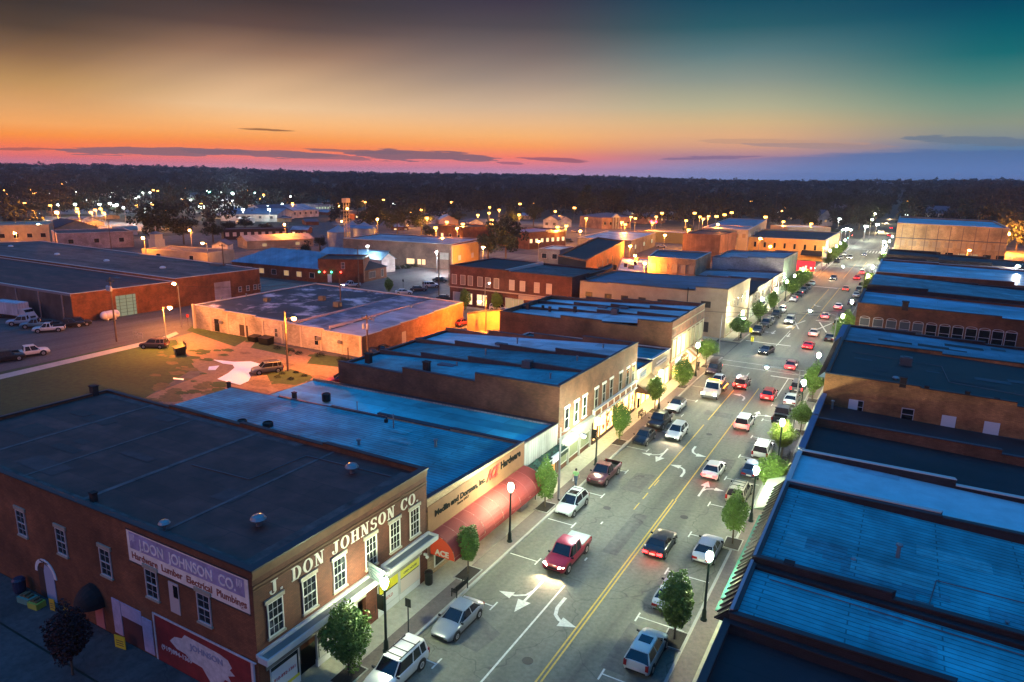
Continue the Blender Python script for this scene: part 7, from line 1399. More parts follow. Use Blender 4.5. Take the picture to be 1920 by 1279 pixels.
# left kerb, nearest first (all face the viewer)
car('suv', 'white wagon with black roof rails parked nearest before the corner store', LX+.1, gp(752,1250,1)[1], DN, WHT, rack=True)
car('sedan', 'silver sedan parked between the white wagon and the leafy pit by the bench', -23.2, gp(860,1158)[1], DN, SIL)
car('hatch', 'small white off-road wagon with sunroof parked past the red awning', LX, gp(1079,943,.7)[1], DN, (.62,.66,.62), rack=True, sun=True, name='sport_utility_car')
car('pickup', 'maroon pickup with empty bed parked by the banner lamp', LX, gp(1143,887,.7)[1], DN, MAR)
car('sedan', 'black sedan parked under the trimmed tree before the lit toy shop', LX+.1, gp(1218,820)[1], DN, BLK); car('crew', 'black crew cab pickup parked directly behind the black sedan', LX, gp(1247,787,.8)[1], DN, (.015,.012,.014))
car('sedan', 'silver convertible with black soft top parked behind the black pickup', LX, gp(1278,760)[1], DN, (.5,.51,.5), roofcol=trimm)
car('suv', 'dark wine red wagon parked before the striped awning', LX, gp(1343,693,.7)[1], DN, (.03,.012,.016), tl=1)
for ty, px, py, col, lb in (('pickup',1425,620,(.03,.03,.035),'dark pickup behind the yellow warning sign past the first crossing'),('suv',1437,607,(.05,.055,.06),'dark grey wagon second in the kerb row at the cream block'),('sedan',1451,601,SIL,'silver sedan third in the kerb row at the cream block'),('suv',1460,590,BLK,'black wagon fourth in the kerb row at the cream block'),('sedan',1468,580,WHT,'white sedan at the far end of the cream block row'),
   ('sedan',1493,561,WHT,'bright white sedan leading the kerb row at the white shops'),('sedan',1503,552,BLK,'black sedan second in the kerb row at the white shops'),('suv',1509,545,(.02,.025,.03),'dark wagon third in the kerb row at the white shops'),('sedan',1518,538,GRY,'grey sedan fourth in the kerb row at the white shops'),('sedan',1525,531,(.45,.65,.62),'pale teal sedan at the far end of the white shops row')):
    x, y = gp(px, py); car(ty, lb, LX+bx(y), y, DN, col)
for ty, px, py, col, lb in (('suv',1573,490,BLK,'dark wagon leading the far kerb row at the ochre building'),('sedan',1581,484,(.3,.3,.3),'grey sedan second at the ochre building kerb'),('sedan',1588,477,WHT,'white sedan third at the ochre building kerb')):
    x, y = gp(px, py); car(ty, lb, LX+bx(y), y, DN, col, far=True)
# right kerb (all face away)
car('hatch', 'grey green hatchback with glass roof parked nearest on the right kerb', -11.0, gp(1200,1207,.8)[1], UP, (.55,.62,.58), sun=True)
car('sedan', 'dark silver sedan half hidden behind the nearest round tree', RXX-.75, gp(1250,1108)[1], UP, (.34,.37,.42)); car('sedan', 'silver sedan parked under the right hand globe lamp', RXX, gp(1311,1022)[1], UP, (.36,.38,.44))
car('suv', 'beige wagon with roof rails parked past the second right tree', RXX, gp(1369,915,.8)[1], UP, TAN, rack=True); car('sedan', 'dark blue sedan parked behind the beige wagon', RXX, gp(1394,873)[1], UP, DBL)
car('suv', 'white wagon parked beside the yellow lit tree', RXX, gp(1421,838,.8)[1], UP, WHT, rack=True); car('crew', 'dark pickup parked beyond the yellow lit tree', RXX, gp(1462,775,.8)[1], UP, (.03,.035,.06)); car('sedan', 'white sedan parked in front of the small round tree on the right', RXX, gp(1480,747)[1], UP, WHT)
car('suv', 'charcoal wagon parked last before the first crossing on the right', RXX, gp(1499,723,.8)[1], UP, (.10,.10,.11), tl=1)
for ty, px, py, col, lb in (('sedan',1550,631,(.04,.04,.05),'black sedan beside the bright green tree past the first crossing'),('suv',1560,606,(.2,.2,.2),'grey wagon behind the bright green tree past the first crossing'),('sedan',1589,566,DBL,'blue sedan parked beside the white lit canopy'),('sedan',1602,552,WHT,'white sedan parked beyond the white lit canopy'),('suv',1608,543,DBL,'blue wagon parked before the second crossing on the right'),('suv',1613,535,BLK,'black wagon parked last before the second crossing on the right')):
    x, y = gp(px, py); car(ty, lb, RXX+bx(y)+.2, y, UP, col)
# traffic
def mv(ty, px, py, face, col, lb, X=None, z=.7, **k):
    x, y = gp(px, py, z); return car(ty, lb, (X+bx(y)) if X is not None else x, y, face, col, **k)
r = mv('crew', 1080, 1040, DN, (.30,.012,.03), 'crimson pickup with grey bed cover driving towards the viewer with headlights on', X=-20.3, hl=True, power=420)
mb = MB(); mb.box(-2.7,-.88,-.86,.86,1.05,1.13); mb.build('bed_cover', mat('bed_cover', (.35,.42,.38), .5), r, local=True)
r = mv('coupe', 1233, 1012, UP, (.014,.015,.02), 'black coupe with glowing red tail lights driving away in the near lane', X=-14.4, tl=2)
mv('sedan', 1335, 876, UP, WHT, 'white sedan with red lights driving away beside the white turn arrows', X=-14.2, tl=2)
mv('suv', 1395, 790, UP, WHT, 'white wagon braking with red glow beyond the white sedan', X=-14.4, tl=2)
mv('hatch', 1282, 810, DN, (.75,.75,.72), 'white hatchback with headlights on driving towards the viewer in the turn lane', X=-20.7, hl=True)
mv('hatch', 1433, 736, UP, (.45,.01,.02), 'red hatchback braking before the first crossing', X=-13.8, tl=2)
mv('sedan', 1481, 682, UP, (.42,.12,.13), 'pinkish red sedan braking in the middle of the first crossing', X=-13.6, tl=2)
mv('coupe', 1506, 644, UP, (.55,.008,.015), 'bright red coupe waiting just past the first crossing', X=-13.2, tl=2)
mv('sedan', 1523, 622, UP, WHT, 'white sedan ahead of the bright red coupe', X=-13.8, tl=2)
mv('sedan', 1543, 590, UP, WHT, 'white sedan third ahead past the first crossing', X=-14, tl=2); mv('sedan', 1562, 572, UP, (.7,.66,.66), 'white car standing on the painted railway cross', X=-12.8, tl=2)
mv('sedan', 1584, 540, UP, (.65,.22,.12), 'coral orange sedan driving away before the second crossing', X=-14, tl=1)
mv('sedan', 1437, 655, -100, (.03,.035,.05), 'dark sedan with headlights on entering the first crossing towards the viewer', hl=True, power=180)
mv('suv', 1488, 601, DN, (.7,.7,.66), 'white wagon with amber front glow driving towards the viewer past the first crossing', X=-19.9, hl=True, power=200)
mv('sedan', 1561, 520, DN, (.2,.18,.16), 'car with dazzling headlights coming through the second crossing', X=-19.5, hl=True, power=200)
mv('sedan', 1600, 519, UP, (.4,.01,.01), 'red sedan braking at the second crossing', X=-13.2, tl=2, far=True); mv('sedan', 1611, 509, UP, (.55,.2,.2), 'pinkish sedan ahead of the red one in the second crossing', X=-12.8, tl=2, far=True)
mv('sedan', 1608, 476, DN, (.3,.35,.45), 'pale blue car with white headlights beyond the second crossing', X=-16.5, hl=True, far=True, power=150); mv('suv', 1599, 483, DN, (.3,.25,.2), 'car with amber headlights beside the pale blue one', X=-20.5, hl=True, far=True, power=150)
for px, py, k_, lb in ((1667,441,2,'red tail lit car leaving the third crossing'),(1671,427,2,'red tail lit car beyond the third crossing'),(1649,434,0,'car with headlights waiting at the third crossing'),(1661,419,0,'headlit car far up the street past the third crossing'),(1676,402,0,'headlit car highest up the far street'),(1672,408,0,'second headlit car high up the far street'),(1668,413,0,'third headlit car up the far street'),(1655,434,0,'headlit car beside the waiting one at the third crossing')):
    x, y = gp(px, py, .7); r = car('sedan', lb, x, y, UP if k_ else DN, (.2,.2,.2) if not k_ else (.3,.03,.03), hl=not k_, tl=k_, far=True, glow=False)
    if not k_: pt_light('headlight_beam', (3.2,0,1.6), 9000, (1,.72,.35), r, .3); [setattr(o_.material_slots[0], 'material', emis('far_headlight', (1,.85,.55), 1500.)) for o_ in r.children if o_.name.startswith('headlight') and o_.type == 'MESH']
# tow truck carrying a silver sedan
x, y = gp(1357,733,.8); tx = -20.9; root = empty('tow_truck', 'white flatbed tow truck with amber lights carrying a silver sedan towards the viewer', 'tow truck', (tx, y, 0), R_(DN)); wpt = paint(WHT)
mb = MB(); mb.hexa([(1.6,-1.05,.5),(3.1,-.95,.5),(3.1,.95,.5),(1.6,1.05,.5),(1.6,-1.05,1.35),(3.05,-.85,1.2),(3.05,.85,1.2),(1.6,1.05,1.35)]); mb.hexa([(.2,-1.05,.5),(1.599,-1.05,.5),(1.599,1.05,.5),(.2,1.05,.5),(.2,-1.02,2.25),(1.05,-.95,2.25),(1.05,.95,2.25),(.2,1.02,2.25)]); mb.build('cab', wpt, root, local=True)
mb = MB(); mb.hexa([(1.12,-.9,1.36),(1.66,-.9,1.36),(1.66,.9,1.36),(1.12,.9,1.36),(.95,-.82,2.1),(1.13,-.82,2.1),(1.13,.82,2.1),(.95,.82,2.1)]); mb.box(.4,1.0,-1.075,1.075,1.4,2.0); mb.build('windscreen', cglass, root, local=True)
mb = MB(); mb.box(-4.2,.1,-1.15,1.15,1.0,1.15); mb.box(-4.2,3.,-.4,.4,.5,.8); mb.box(0,.12,-1.1,1.1,1.15,1.9); mb.box(2.95,3.2,-1.05,1.05,.4,.7); mb.build('flatbed', mat('bed_grey', (.10,.10,.11), .5, .4), root, local=True)
mb = MB(); mb.box(.35,.65,-.7,.7,2.26,2.4); mb.build('beacon_bar', emis('amber_beacon', (1,.35,.02), 14), root, local=True)
for s in (-.85,.85): mb = MB(); mb.box(3.06,3.14,s-.16,s+.16,.85,1.05); mb.build('headlight', HL_ON, root, local=True)
for s in (-1.1,1.1): mb = MB(); mb.box(-3.6,-1,s-.03,s+.03,.9,.98); mb.build('marker_lamp', emis('amber_marker', (1,.3,.02), 30), root, local=True)
car_meshes('crew')
for wx_ in (2.1,-2.4,-3.2):
    for s in (1,-1): w = ob('wheel', MESH['crew'][0]['tyre'], root, loc=(wx_, s*.95, .41), rot=(R_(-90*s),0,0)); ob('rim', MESH['crew'][0]['rim'], w)
for s in (-.7,.7): pt_light('headlight_beam', (3.3,s,.8), 260, (1,.85,.6), root, .08, 'SPOT', 95, (1,0,-.42))
pt_light('beacon_glow', (.5,0,2.9), 160, (1,.3,.03), root, .2); [pt_light('marker_glow', (-2.3,s,1.3), 130, (1,.28,.02), root, .2) for s in (-1.7,1.7)]
car('sedan', 'silver sedan riding on the bed of the tow truck', tx, y+2.05, DN, (.42,.5,.6), z=1.15, sc=.92)
car('suv', 'dark red wagon with tail lights just behind the tow truck', -18.2, y+6.2, UP, (.12,.01,.012), tl=2)
# back lots
def lot(ty, px, py, face, col, lb, **k):
    x, y = G(px, py, .5); return car(ty, lb, x, y, face, col, **k)
lot('crew', 55, 662, 72, (.78,.72,.68), 'white crew cab pickup parked by the lawn path at the left'); lot('crew', 8, 672, 75, (.02,.02,.025), 'dark vehicle cut by the left frame edge behind the white pickup')
lot('pickup', 92, 617, -125, WHT, 'white single cab pickup in the row before the warehouse'); lot('pickup', 68, 609, -125, (.10,.22,.30), 'blue grey pickup left of the white single cab'); lot('crew', 44, 604, -125, (.25,.35,.45), 'pale blue crew pickup at the left of the warehouse row'); lot('crew', 128, 609, 60, BLK, 'black pickup right of the white single cab'); lot('suv', 147, 606, 60, (.02,.02,.02), 'black wagon at the right end of the warehouse row')
lot('suv', 289, 647, -150, (.10,.07,.08), 'dark wagon parked on the lawn corner beside the sodium pole', rack=True); lot('suv', 501, 693, -118, (.13,.13,.14), 'grey wagon beside the large white sheet', rack=True)
lot('hatch', 640, 713, -130, (.30,.02,.03), 'small red car half hidden behind the brown brick store'); lot('pickup', 612, 740, -140, (.02,.05,.06), 'dark teal pickup behind the hardware store roof'); lot('coupe', 722, 655, 20, BLK, 'black car in the shade of the cream workshop end wall'); lot('sedan', 704, 662, 20, (.02,.02,.03), 'second black car in front of the shaded one at the workshop')
lot('sedan', 757, 548, 40, WHT, 'white sedan nearest in the small blue lit lot'); lot('sedan', 785, 542, 40, (.03,.03,.05), 'dark sedan in the small blue lit lot'); lot('suv', 808, 536, 50, (.55,.6,.62), 'white wagon in the small blue lit lot'); lot('sedan', 826, 525, 15, (.02,.05,.04), 'dark green sedan at the kerb of the lit road'); lot('sedan', 835, 559, 30, BLK, 'black car at the foot of the shuttered block lot')
lot('pickup', 658, 535, -110, (.6,.62,.62), 'white pickup with headlights on driving on the back street', hl=True, power=300); lot('suv', 936, 580, -5, (.7,.7,.7), 'white wagon seen above the orange shed'); lot('sedan', 1004, 563, 0, BLK, 'dark car in shadow before the shuttered block'); lot('sedan', 866, 605, 90, (.3,.03,.03), 'reddish car squeezed between workshop and orange shed')
lot('sedan', 1240, 462, 20, (.5,.5,.5), 'pale car in the depot yard beside the station canopy', far=True); lot('suv', 1067, 452, 0, (.04,.05,.06), 'dark wagon at the lit crossing by the window store', far=True); lot('sedan', 1078, 434, 0, (.5,.4,.3), 'sedan waiting on the orange lit road', far=True); lot('sedan', 150, 395, 0, (.6,.6,.6), 'pale car in the far lit yard', far=True)
for i, (px, py) in enumerate(((385,384),(398,386),(410,388),(422,390),(436,388),(452,384))): lot('sedan', px, py, 10, ((.7,.7,.7),(.3,.03,.03),(.1,.1,.12),(.6,.6,.6),(.1,.15,.3),(.5,.5,.5))[i], ['white car at the left of the far yard row','red car second in the far yard row','dark car third in the far yard row','white car fourth in the far yard row','blue car fifth in the far yard row','silver car at the right end of the far yard row'][i], far=True)
x, y = G(40,598,.5); root = empty('box_truck', 'white box truck parked against the ribbed warehouse side', 'truck', (x-3, y+1, 0), R_(8)); mb = MB(); mb.box(-6,1.6,-1.2,1.2,.95,3.4); mb.build('cargo_box', mat('box_white', (.55,.52,.58), .5, kind='rib', sc=1, amt=.05), root, local=True)
mb = MB(); mb.hexa([(1.75,-1.05,.5),(4.4,-.95,.5),(4.4,.95,.5),(1.75,1.05,.5),(1.75,-1.05,2.3),(2.9,-.9,2.3),(2.9,.9,2.3),(1.75,1.05,2.3)]); mb.build('cab', paint((.5,.5,.55)), root, local=True); mb = MB(); mb.box(-6,4.3,-.5,.5,.5,.94); mb.build('chassis', trimm, root, local=True)
mb = MB(); mb.hexa([(3.02,-.85,1.85),(3.55,-.85,1.45),(3.55,.85,1.45),(3.02,.85,1.85),(2.9,-.85,2.2),(3.1,-.85,2.2),(3.1,.85,2.2),(2.9,.85,2.2)]); mb.build('windscreen', cglass, root, local=True)
for wx_ in (3.3,-4.2):
    for s in (1,-1): w = ob('wheel', MESH['crew'][0]['tyre'], root, loc=(wx_, s*.95, .41), rot=(R_(-90*s),0,0)); ob('rim', MESH['crew'][0]['rim'], w)
# ============================================================ people
def person(x, y, face, label, shirt, trousers, pose='walk', bag=False):
    root = empty('person', label, 'person', (x, y, .14), R_(face)); s = 1 if pose == 'walk' else .25
    V, Ed, Rd = [], [], []
    def v(p, r, link=None): V.append(p); Rd.append(r); i = len(V)-1; (Ed.append((link, i)) if link is not None else None); return i
    pel = v((0,0,.94), (.15,.11)); wst = v((0,0,1.08), (.13,.095), pel); ch = v((.01,0,1.28), (.17,.115), wst); ne = v((.02,0,1.46), (.06,.06), ch); he = v((.03,0,1.55), (.07,.085), ne); h2 = v((.04,0,1.66), (.08,.1), he); v((.03,0,1.73), (.055,.07), h2)
    for sd in (1, -1):
        k = s*.22*sd; hp = v((0,.09*sd,.88), (.09,.09), pel); kn = v((k*.6+.04,.1*sd,.5), (.062,.062), hp); an = v((k-.03,.1*sd,.09), (.04,.04), kn); v((k+.12,.11*sd,.03), (.04,.03), an)
        sh = v((0,.19*sd,1.4), (.06,.06), ch); elb = v((-k*.5-.02,.26*sd,1.13), (.043,.043), sh); wr = v((-k*.7+.08,.27*sd,.89), (.028,.028), elb); pm = v((-k*.7+.1,.27*sd,.82), (.034,.02), wr)
        for q in range(4): a = v((-k*.7+.075+.02*q,.275*sd,.77), (.009,.009), pm); v((-k*.7+.08+.02*q,.262*sd,.735+.006*abs(q-1.5)), (.007,.007), a)
        a = v((-k*.7+.135,.25*sd,.82), (.01,.01), wr); v((-k*.7+.145,.24*sd,.785), (.008,.008), a)
    me = bpy.data.meshes.new('body'); me.from_pydata(V, Ed, []); o = bpy.data.objects.new('tmp', me); COL.objects.link(o)
    o.modifiers.new('s', 'SKIN'); me.skin_vertices[0].data[0].use_root = True
    for i, r_ in enumerate(Rd): me.skin_vertices[0].data[i].radius = r_
    o.modifiers.new('u', 'SUBSURF').levels = 1; dg = bpy.context.evaluated_depsgraph_get(); dg.update(); nm = bpy.data.meshes.new_from_object(o.evaluated_get(dg)); bpy.data.objects.remove(o); nm.materials.clear(); nm.materials.append(mat('skin', (.42,.24,.17), .6))
    for p_ in nm.polygons: p_.use_smooth = True; p_.material_index = 0
    nm.name = 'body'; b = bpy.data.objects.new('body', nm); COL.objects.link(b); b.parent = root
    mb = MB(); mb.lathe((.01,0,0), [(.15,.95),(.165,1.05),(.155,1.15),(.19,1.3),(.19,1.38),(.12,1.46),(.07,1.48)], 12)
    mb.v = [(x_*.78, y_*1.12, z_) for x_, y_, z_ in mb.v]
    for sd in (1, -1): k = s*.22*sd; mb.tube((0,.19*sd,1.41), (-k*.4-.01,.25*sd,1.17), .085, .065, 8)
    mb.build('shirt', mat('shirt_%d' % int(shirt[1]*100), shirt, .8), root, smooth=True, local=True)
    mb = MB(); mb.lathe((0,0,0), [(.15,.82),(.17,.92),(.155,1.02)], 12); mb.v = [(x_*.8, y_*1.1, z_) for x_, y_, z_ in mb.v]
    for sd in (1, -1): k = s*.22*sd; mb.tube((0,.09*sd,.9), (k*.6+.04,.1*sd,.5), .105, .08, 8); mb.tube((k*.6+.04,.1*sd,.52), (k-.03,.1*sd,.1), .08, .07, 8)
    mb.build('trousers', mat('trousers_%d' % int(trousers[2]*100), trousers, .85), root, smooth=True, local=True)
    mb = MB(); mb.ball((.025,0,1.68), .105, 8, sz=1.0); mb.ball((-.02,0,1.63), .09, 7); o_ = mb.build('hair', mat('hair_dark', (.02,.014,.01), .8), root, smooth=True, local=True)
    mb = MB(); [mb.ball((.118,.035*sd,1.655), .014, 5) for sd in (1,-1)]; mb.box(.115,.145,-.012,.012,1.6,1.65); mb.box(.108,.122,-.025,.025,1.575,1.585); mb.build('face', mat('face_dark', (.15,.07,.05), .6), root, local=True)
    mb = MB(); [mb.box(s*.22*sd-.08,s*.22*sd+.18,.1*sd-.045,.1*sd+.045,0,.08) for sd in (1,-1)]; mb.build('shoes', blackm, root, local=True)
    if bag: mb = MB(); mb.hexa([(.0,.24,.35),(.14,.24,.35),(.14,.34,.35),(.0,.34,.35),(.02,.26,.76),(.12,.26,.76),(.12,.31,.76),(.02,.31,.76)]); single('carrier_bag', 'white carrier bag held by the walking person', 'bag', mb, boardw, loc=(0,0,0)).matrix_world = root.matrix_basis
    return root
px_, py_ = G(1079,912); person(px_, py_, 97, 'person in a light green shirt and jeans walking away with a white bag', (.25,.55,.22), (.05,.09,.15), bag=True)
person(-26.1, 108.6, -60, 'person in dark clothes standing between the bushy tree and the lamp at the striped awning', (.03,.03,.04), (.02,.02,.03), 'stand'); person(-25.9, 141.5, -80, 'dark clad person on the pavement behind the silver sedan at the cream block', (.02,.02,.025), (.02,.03,.04), 'stand')
# ============================================================ trees
leaf1 = mat('leaf_green', (.05,.11,.014), .7, kind='objnoise', sc=2.2, amt=.4, col2=(.15,.27,.035)); leaf2 = mat('leaf_dark', (.014,.026,.012), .8, kind='objnoise', sc=.8, amt=.5); leafm = mat('leaf_maroon', (.03,.008,.012), .8, kind='objnoise', sc=2, amt=.4)
leafp = mat('leaf_yellowgreen', (.12,.17,.02), .7, kind='objnoise', sc=1.5, amt=.3); barkm = mat('bark', (.10,.075,.05), .9, kind='objnoise', sc=6, amt=.3)
def leafcloud(n, fn, size, rg):
    """n leaf quads, centres and normals from fn(rng, n) -> (P, out)"""
    P, O = fn(rg, n); a = rg.normal(size=(n,3)); a += O*.6; a /= np.linalg.norm(a, axis=1)[:, None]
    b = np.cross(a, rg.normal(size=(n,3))); b /= np.linalg.norm(b, axis=1)[:, None]; c = np.cross(a, b); s = (size*rg.uniform(.6,1.3,n))[:, None]
    V = np.stack([P-b*s, P-c*s*.55, P+b*s, P+c*s*.55], 1).reshape(-1, 3); return V
def np_mesh(name, V, mats):
    n = len(V)//4; me = bpy.data.meshes.new(name); me.vertices.add(4*n); me.vertices.foreach_set('co', V.astype(np.float32).ravel()); me.loops.add(4*n); me.loops.foreach_set('vertex_index', np.arange(4*n, dtype=np.int32))
    me.polygons.add(n); me.polygons.foreach_set('loop_start', np.arange(0, 4*n, 4, dtype=np.int32)); me.polygons.foreach_set('loop_total', np.full(n, 4, np.int32)); me.update(calc_edges=True)
    for q in mats: me.materials.append(q)
    return me
def street_crown(seed, w=1.0, h=1.9, n=4600, pw=2.4):
    rg = np.random.default_rng(seed); lob = [(rg.normal(size=3), rg.uniform(-.18,.42)) for _ in range(26)]; lob = [(l/np.linalg.norm(l), a) for l, a in lob]
    def fn(rg, n):
        d = rg.normal(size=(n,3)); d /= np.linalg.norm(d, axis=1)[:, None]; r = rg.uniform(0,1,n)**.3
        k = np.ones(n)*.93
        for l, a in lob: k += a*np.exp(-((1-d@l)/.05))-.003
        t = d[:, 2]; prof = np.where(t > 0, 1-.12*t, 1.05+.28*t); ax = np.stack([d[:,0]*w*prof, d[:,1]*w*prof, d[:,2]*h], 1); return ax*(r*k)[:, None], d
    return np_mesh('crown', leafcloud(n, fn, .085, rg), [leaf1])
SC = [street_crown(s) for s in (1, 2, 3)]
def tree(x, y, label, cz, w, h, mt=None, seed=0, two=False, pit_lb=None, cat='tree', name='street_tree', rz=None):
    w *= 1.12; h *= 1.06
    r = empty(name, label, cat, (x, y, .12), rz=(seed*1.3 if rz is None else rz), group='trimmed street trees'); o = ob('crown', SC[seed%3], r, mt); o.location = (0, 0, cz); o.scale = (w, w*(.9+.06*(seed%4)), h/1.9)
    mb = MB(); rr = random.Random(seed)
    for k in ((-.12,.12) if two else (0,)):
        mb.tube((k,0,-.08),(k*1.2+.03,.02,cz-h*.6),.075,.055,7)
        for i in range(5): a = i*1.26+seed; mb.tube((k*1.2+.03,.02,cz-h*.62), (.45*w*math.cos(a),.45*w*math.sin(a),cz-h*.1+rr.uniform(-.2,.5)), .04, .015, 5)
    mb.build('trunk', barkm, r, local=True)
    if pit_lb: pit(x, y, pit_lb.replace('mulched pit of the','pit of the'))
    return r
# left: name position, crown centre z, half width, half height
TL = [(-26.1,27.3,2.85,1.4,2.0,'dark leafy tree nearest the camera in front of the corner store canopy'),(-25.9,40.4,2.55,.98,1.5,'round headed tree standing before the near end of the red awning'),(-25.8,53.4,2.75,1.0,1.9,'bright green tree at the far end of the red awning'),(-25.7,72.3,3.0,1.05,1.75,'neat egg shaped tree before the lit toy shop'),(-25.7,85.2,3.2,1.1,1.75,'tree in front of the brown cloth awning'),(-25.7,98.3,2.4,1.5,2.0,'wide bushy tree glowing yellow green before the brick hall'),(-25.6,111.5,3.1,1.6,1.4,'round dark green tree beside the striped awning')]
for i, (x, y, cz, w, h, lb) in enumerate(TL): tree(x, y, lb, cz, w, h, seed=i, pit_lb='mulched pit of the '+lb)
for i, (px, py, w, h, lb) in enumerate(((1408,612,1.8,1.6,'dim tree nearest on the cream block pavement'),(1432,583,1.5,1.7,'round tree second on the cream block pavement'),(1455,563,1.3,2.1,'tall trimmed tree before the white shop row'),(1487,535,2.3,2.2,'dark spreading tree before the pink shops'),(1510,520,2.2,2.4,'dark tree under the red corner sign'),(1528,516,1.6,2.0,'tree beside the green traffic light'),(1550,484,2.0,2.0,'tree at the near end of the ochre building front'),(1562,477,2.4,2.0,'bushy tree midway along the ochre front'),(1578,468,2.2,2.0,'tree at the far end of the ochre front'),(1590,462,1.8,1.8,'last small tree on the left before the third crossing'))):
    y = G(px, py, 3)[1]; tree(-25.5+bx(y), y, lb, 3.0, w, h, seed=i+2)
TR = [(-9.9,40.9,2.95,1.15,2.15,'big round headed tree nearest on the right pavement'),(-9.3,55.7,2.95,1.0,1.8,'trimmed tree beside the silver sedan on the right pavement'),(-7.9,66.4,2.6,1.5,1.7,'pale green tree washed by the globe lamp behind the beige wagon'),(-8.7,77.2,2.9,1.35,1.6,'yellow green tree lit from inside by a globe lamp'),(-8.0,87.2,2.5,1.2,1.2,'small round tree before the grey wagon'),(-8.3,101.6,3.3,1.35,2.0,'tall twin stemmed tree before the first crossing on the right')]
for i, (x, y, cz, w, h, lb) in enumerate(TR): tree(x, y, lb, cz, w, h, mt=leafp if i in (3,) else None, seed=i+1, two=i in (3,5), pit_lb='mulched pit of the '+lb)
for i, (px, py, w, h, lb) in enumerate(((1567,619,1.6,2.0,'bright green tree just past the first crossing on the right'),(1574,600,1.7,1.8,'dark tree behind the awning lamp on the right'),(1621,531,1.7,1.9,'bright yellow green tree at the second crossing on the right'),(1632,526,1.9,2.4,'dark conical tree at the second crossing on the right'),(1649,483,1.6,1.9,'small tree before the black stepped row'))):
    y = G(px, py, 3)[1]; tree(-8.3+bx(y), y, lb, 2.9, w, h, mt=leafp if i == 2 else None, seed=i+4)
x, y = G(137,1266); tree(x, y, 'dark maroon leaved tree in the shade beside the corner store', 2.7, 1.2, 1.7, mt=leafm, seed=5)
for px, py, w, h, lb in ((872,582,1.3,2.0,'dark trimmed tree at the left door of the shuttered block'),(931,585,1.3,1.8,'bright green tree before the shuttered block'),(985,582,1.0,1.2,'small bright bush tree right of the bright green one'),(729,551,1.1,1.6,'dark conical shrub beside the lit road')):
    x, y = G(px, py); tree(x, y, lb, h+.6, w, h, seed=3, name='street_tree')
rr = random.Random(11)
def shrub(pxs, pys, label, r0=1.0, mt=leaf2):
    mb_ = []; rg = np.random.default_rng(len(label)); c0 = G(pxs[0], pys[0])
    for px, py in zip(pxs, pys):
        x, y = G(px, py); d = rg.normal(size=(220,3)); d /= np.linalg.norm(d, axis=1)[:, None]; P = d*rg.uniform(.5,1,(220,1))*np.array([r0, r0, r0*.7]); P[:,2] = np.abs(P[:,2]); P += np.array([x-c0[0], y-c0[1], .0]); mb_.append(leafcloud(220, lambda r_, n: (P, d), .12*r0, rg))
    o = bpy.data.objects.new('shrub', np_mesh('shrub', np.concatenate(mb_), [mt])); COL.objects.link(o); o.location = (*c0, 0); tag(o, label, 'shrub')
shrub([392,405,420], [603,606,610], 'weedy clump at the left foot of the cream workshop', .9); shrub([520,545,560], [654,660,664], 'weeds along the middle of the cream workshop wall', .8); shrub([600,640,655], [668,675,678], 'weeds by the right end of the workshop wall', .9); shrub([530,555,570,545,520], [703,700,706,712,708], 'ring of weeds round the gravel lot pole', .6)
shrub([740,760,780], [505,503,500], 'hedge between the white gabled shed and the lit road', 2.0); shrub([975,1000,1015,1030], [590,584,580,577], 'dark bushes right of the bright bush before the shuttered block', 1.8)
# ============================================================ large trees and the far wood
def big_crown(seed, n=3200, R0=1.0, tall=1.0, leaf=.055, nb_=26, mtx=None):
    rg = np.random.default_rng(seed); cs = rg.normal(size=(nb_,3)); cs /= np.linalg.norm(cs, axis=1)[:, None]; cs *= rg.uniform(.25,.78,(nb_,1)); cs[:,2] *= tall; rad = rg.uniform(.2,.38,nb_)
    V = []
    for c_, r_ in zip(cs, rad):
        k = n//nb_; d = rg.normal(size=(k,3)); d /= np.linalg.norm(d, axis=1)[:, None]; P = c_+d*r_*rg.uniform(.55,1.02,(k,1)); V.append(leafcloud(k, lambda g, m_: (P, d), leaf, rg))
    return np_mesh('crown', np.concatenate(V)*R0, [leaf2])
BC = [big_crown(s, tall=t) for s, t in ((21,1.0),(22,.85),(23,1.15))]
def bigtree(px, py, ptop, wpx, label, mt=None, seed=0, name='shade_tree', z0=0.):
    x, y = G(px, py, z0); H_ = hz(px, py, ptop) if z0 == 0 else 14+z0; H_ = min(26, max(5, H_)); D_ = math.hypot(math.hypot(x, y), 28); Rw = wpx/2*D_/FPX
    r = empty(name, label, 'tree', (x, y, z0), rz=seed*.9); o = ob('crown', BC[seed%3], r, mt); ch = H_*.82; o.location = (0, 0, H_-ch/2*1.0); o.scale = (Rw, Rw, ch/2)
    mb = MB(); mb.tube((0,0,-.2),(0,0,H_*.45),.35,.22,7)
    for i in range(5): a = i*1.26; mb.tube((0,0,H_*.35),(Rw*.5*math.cos(a),Rw*.5*math.sin(a),H_*.65),.15,.05,5)
    mb.build('trunk', barkm, r, local=True)
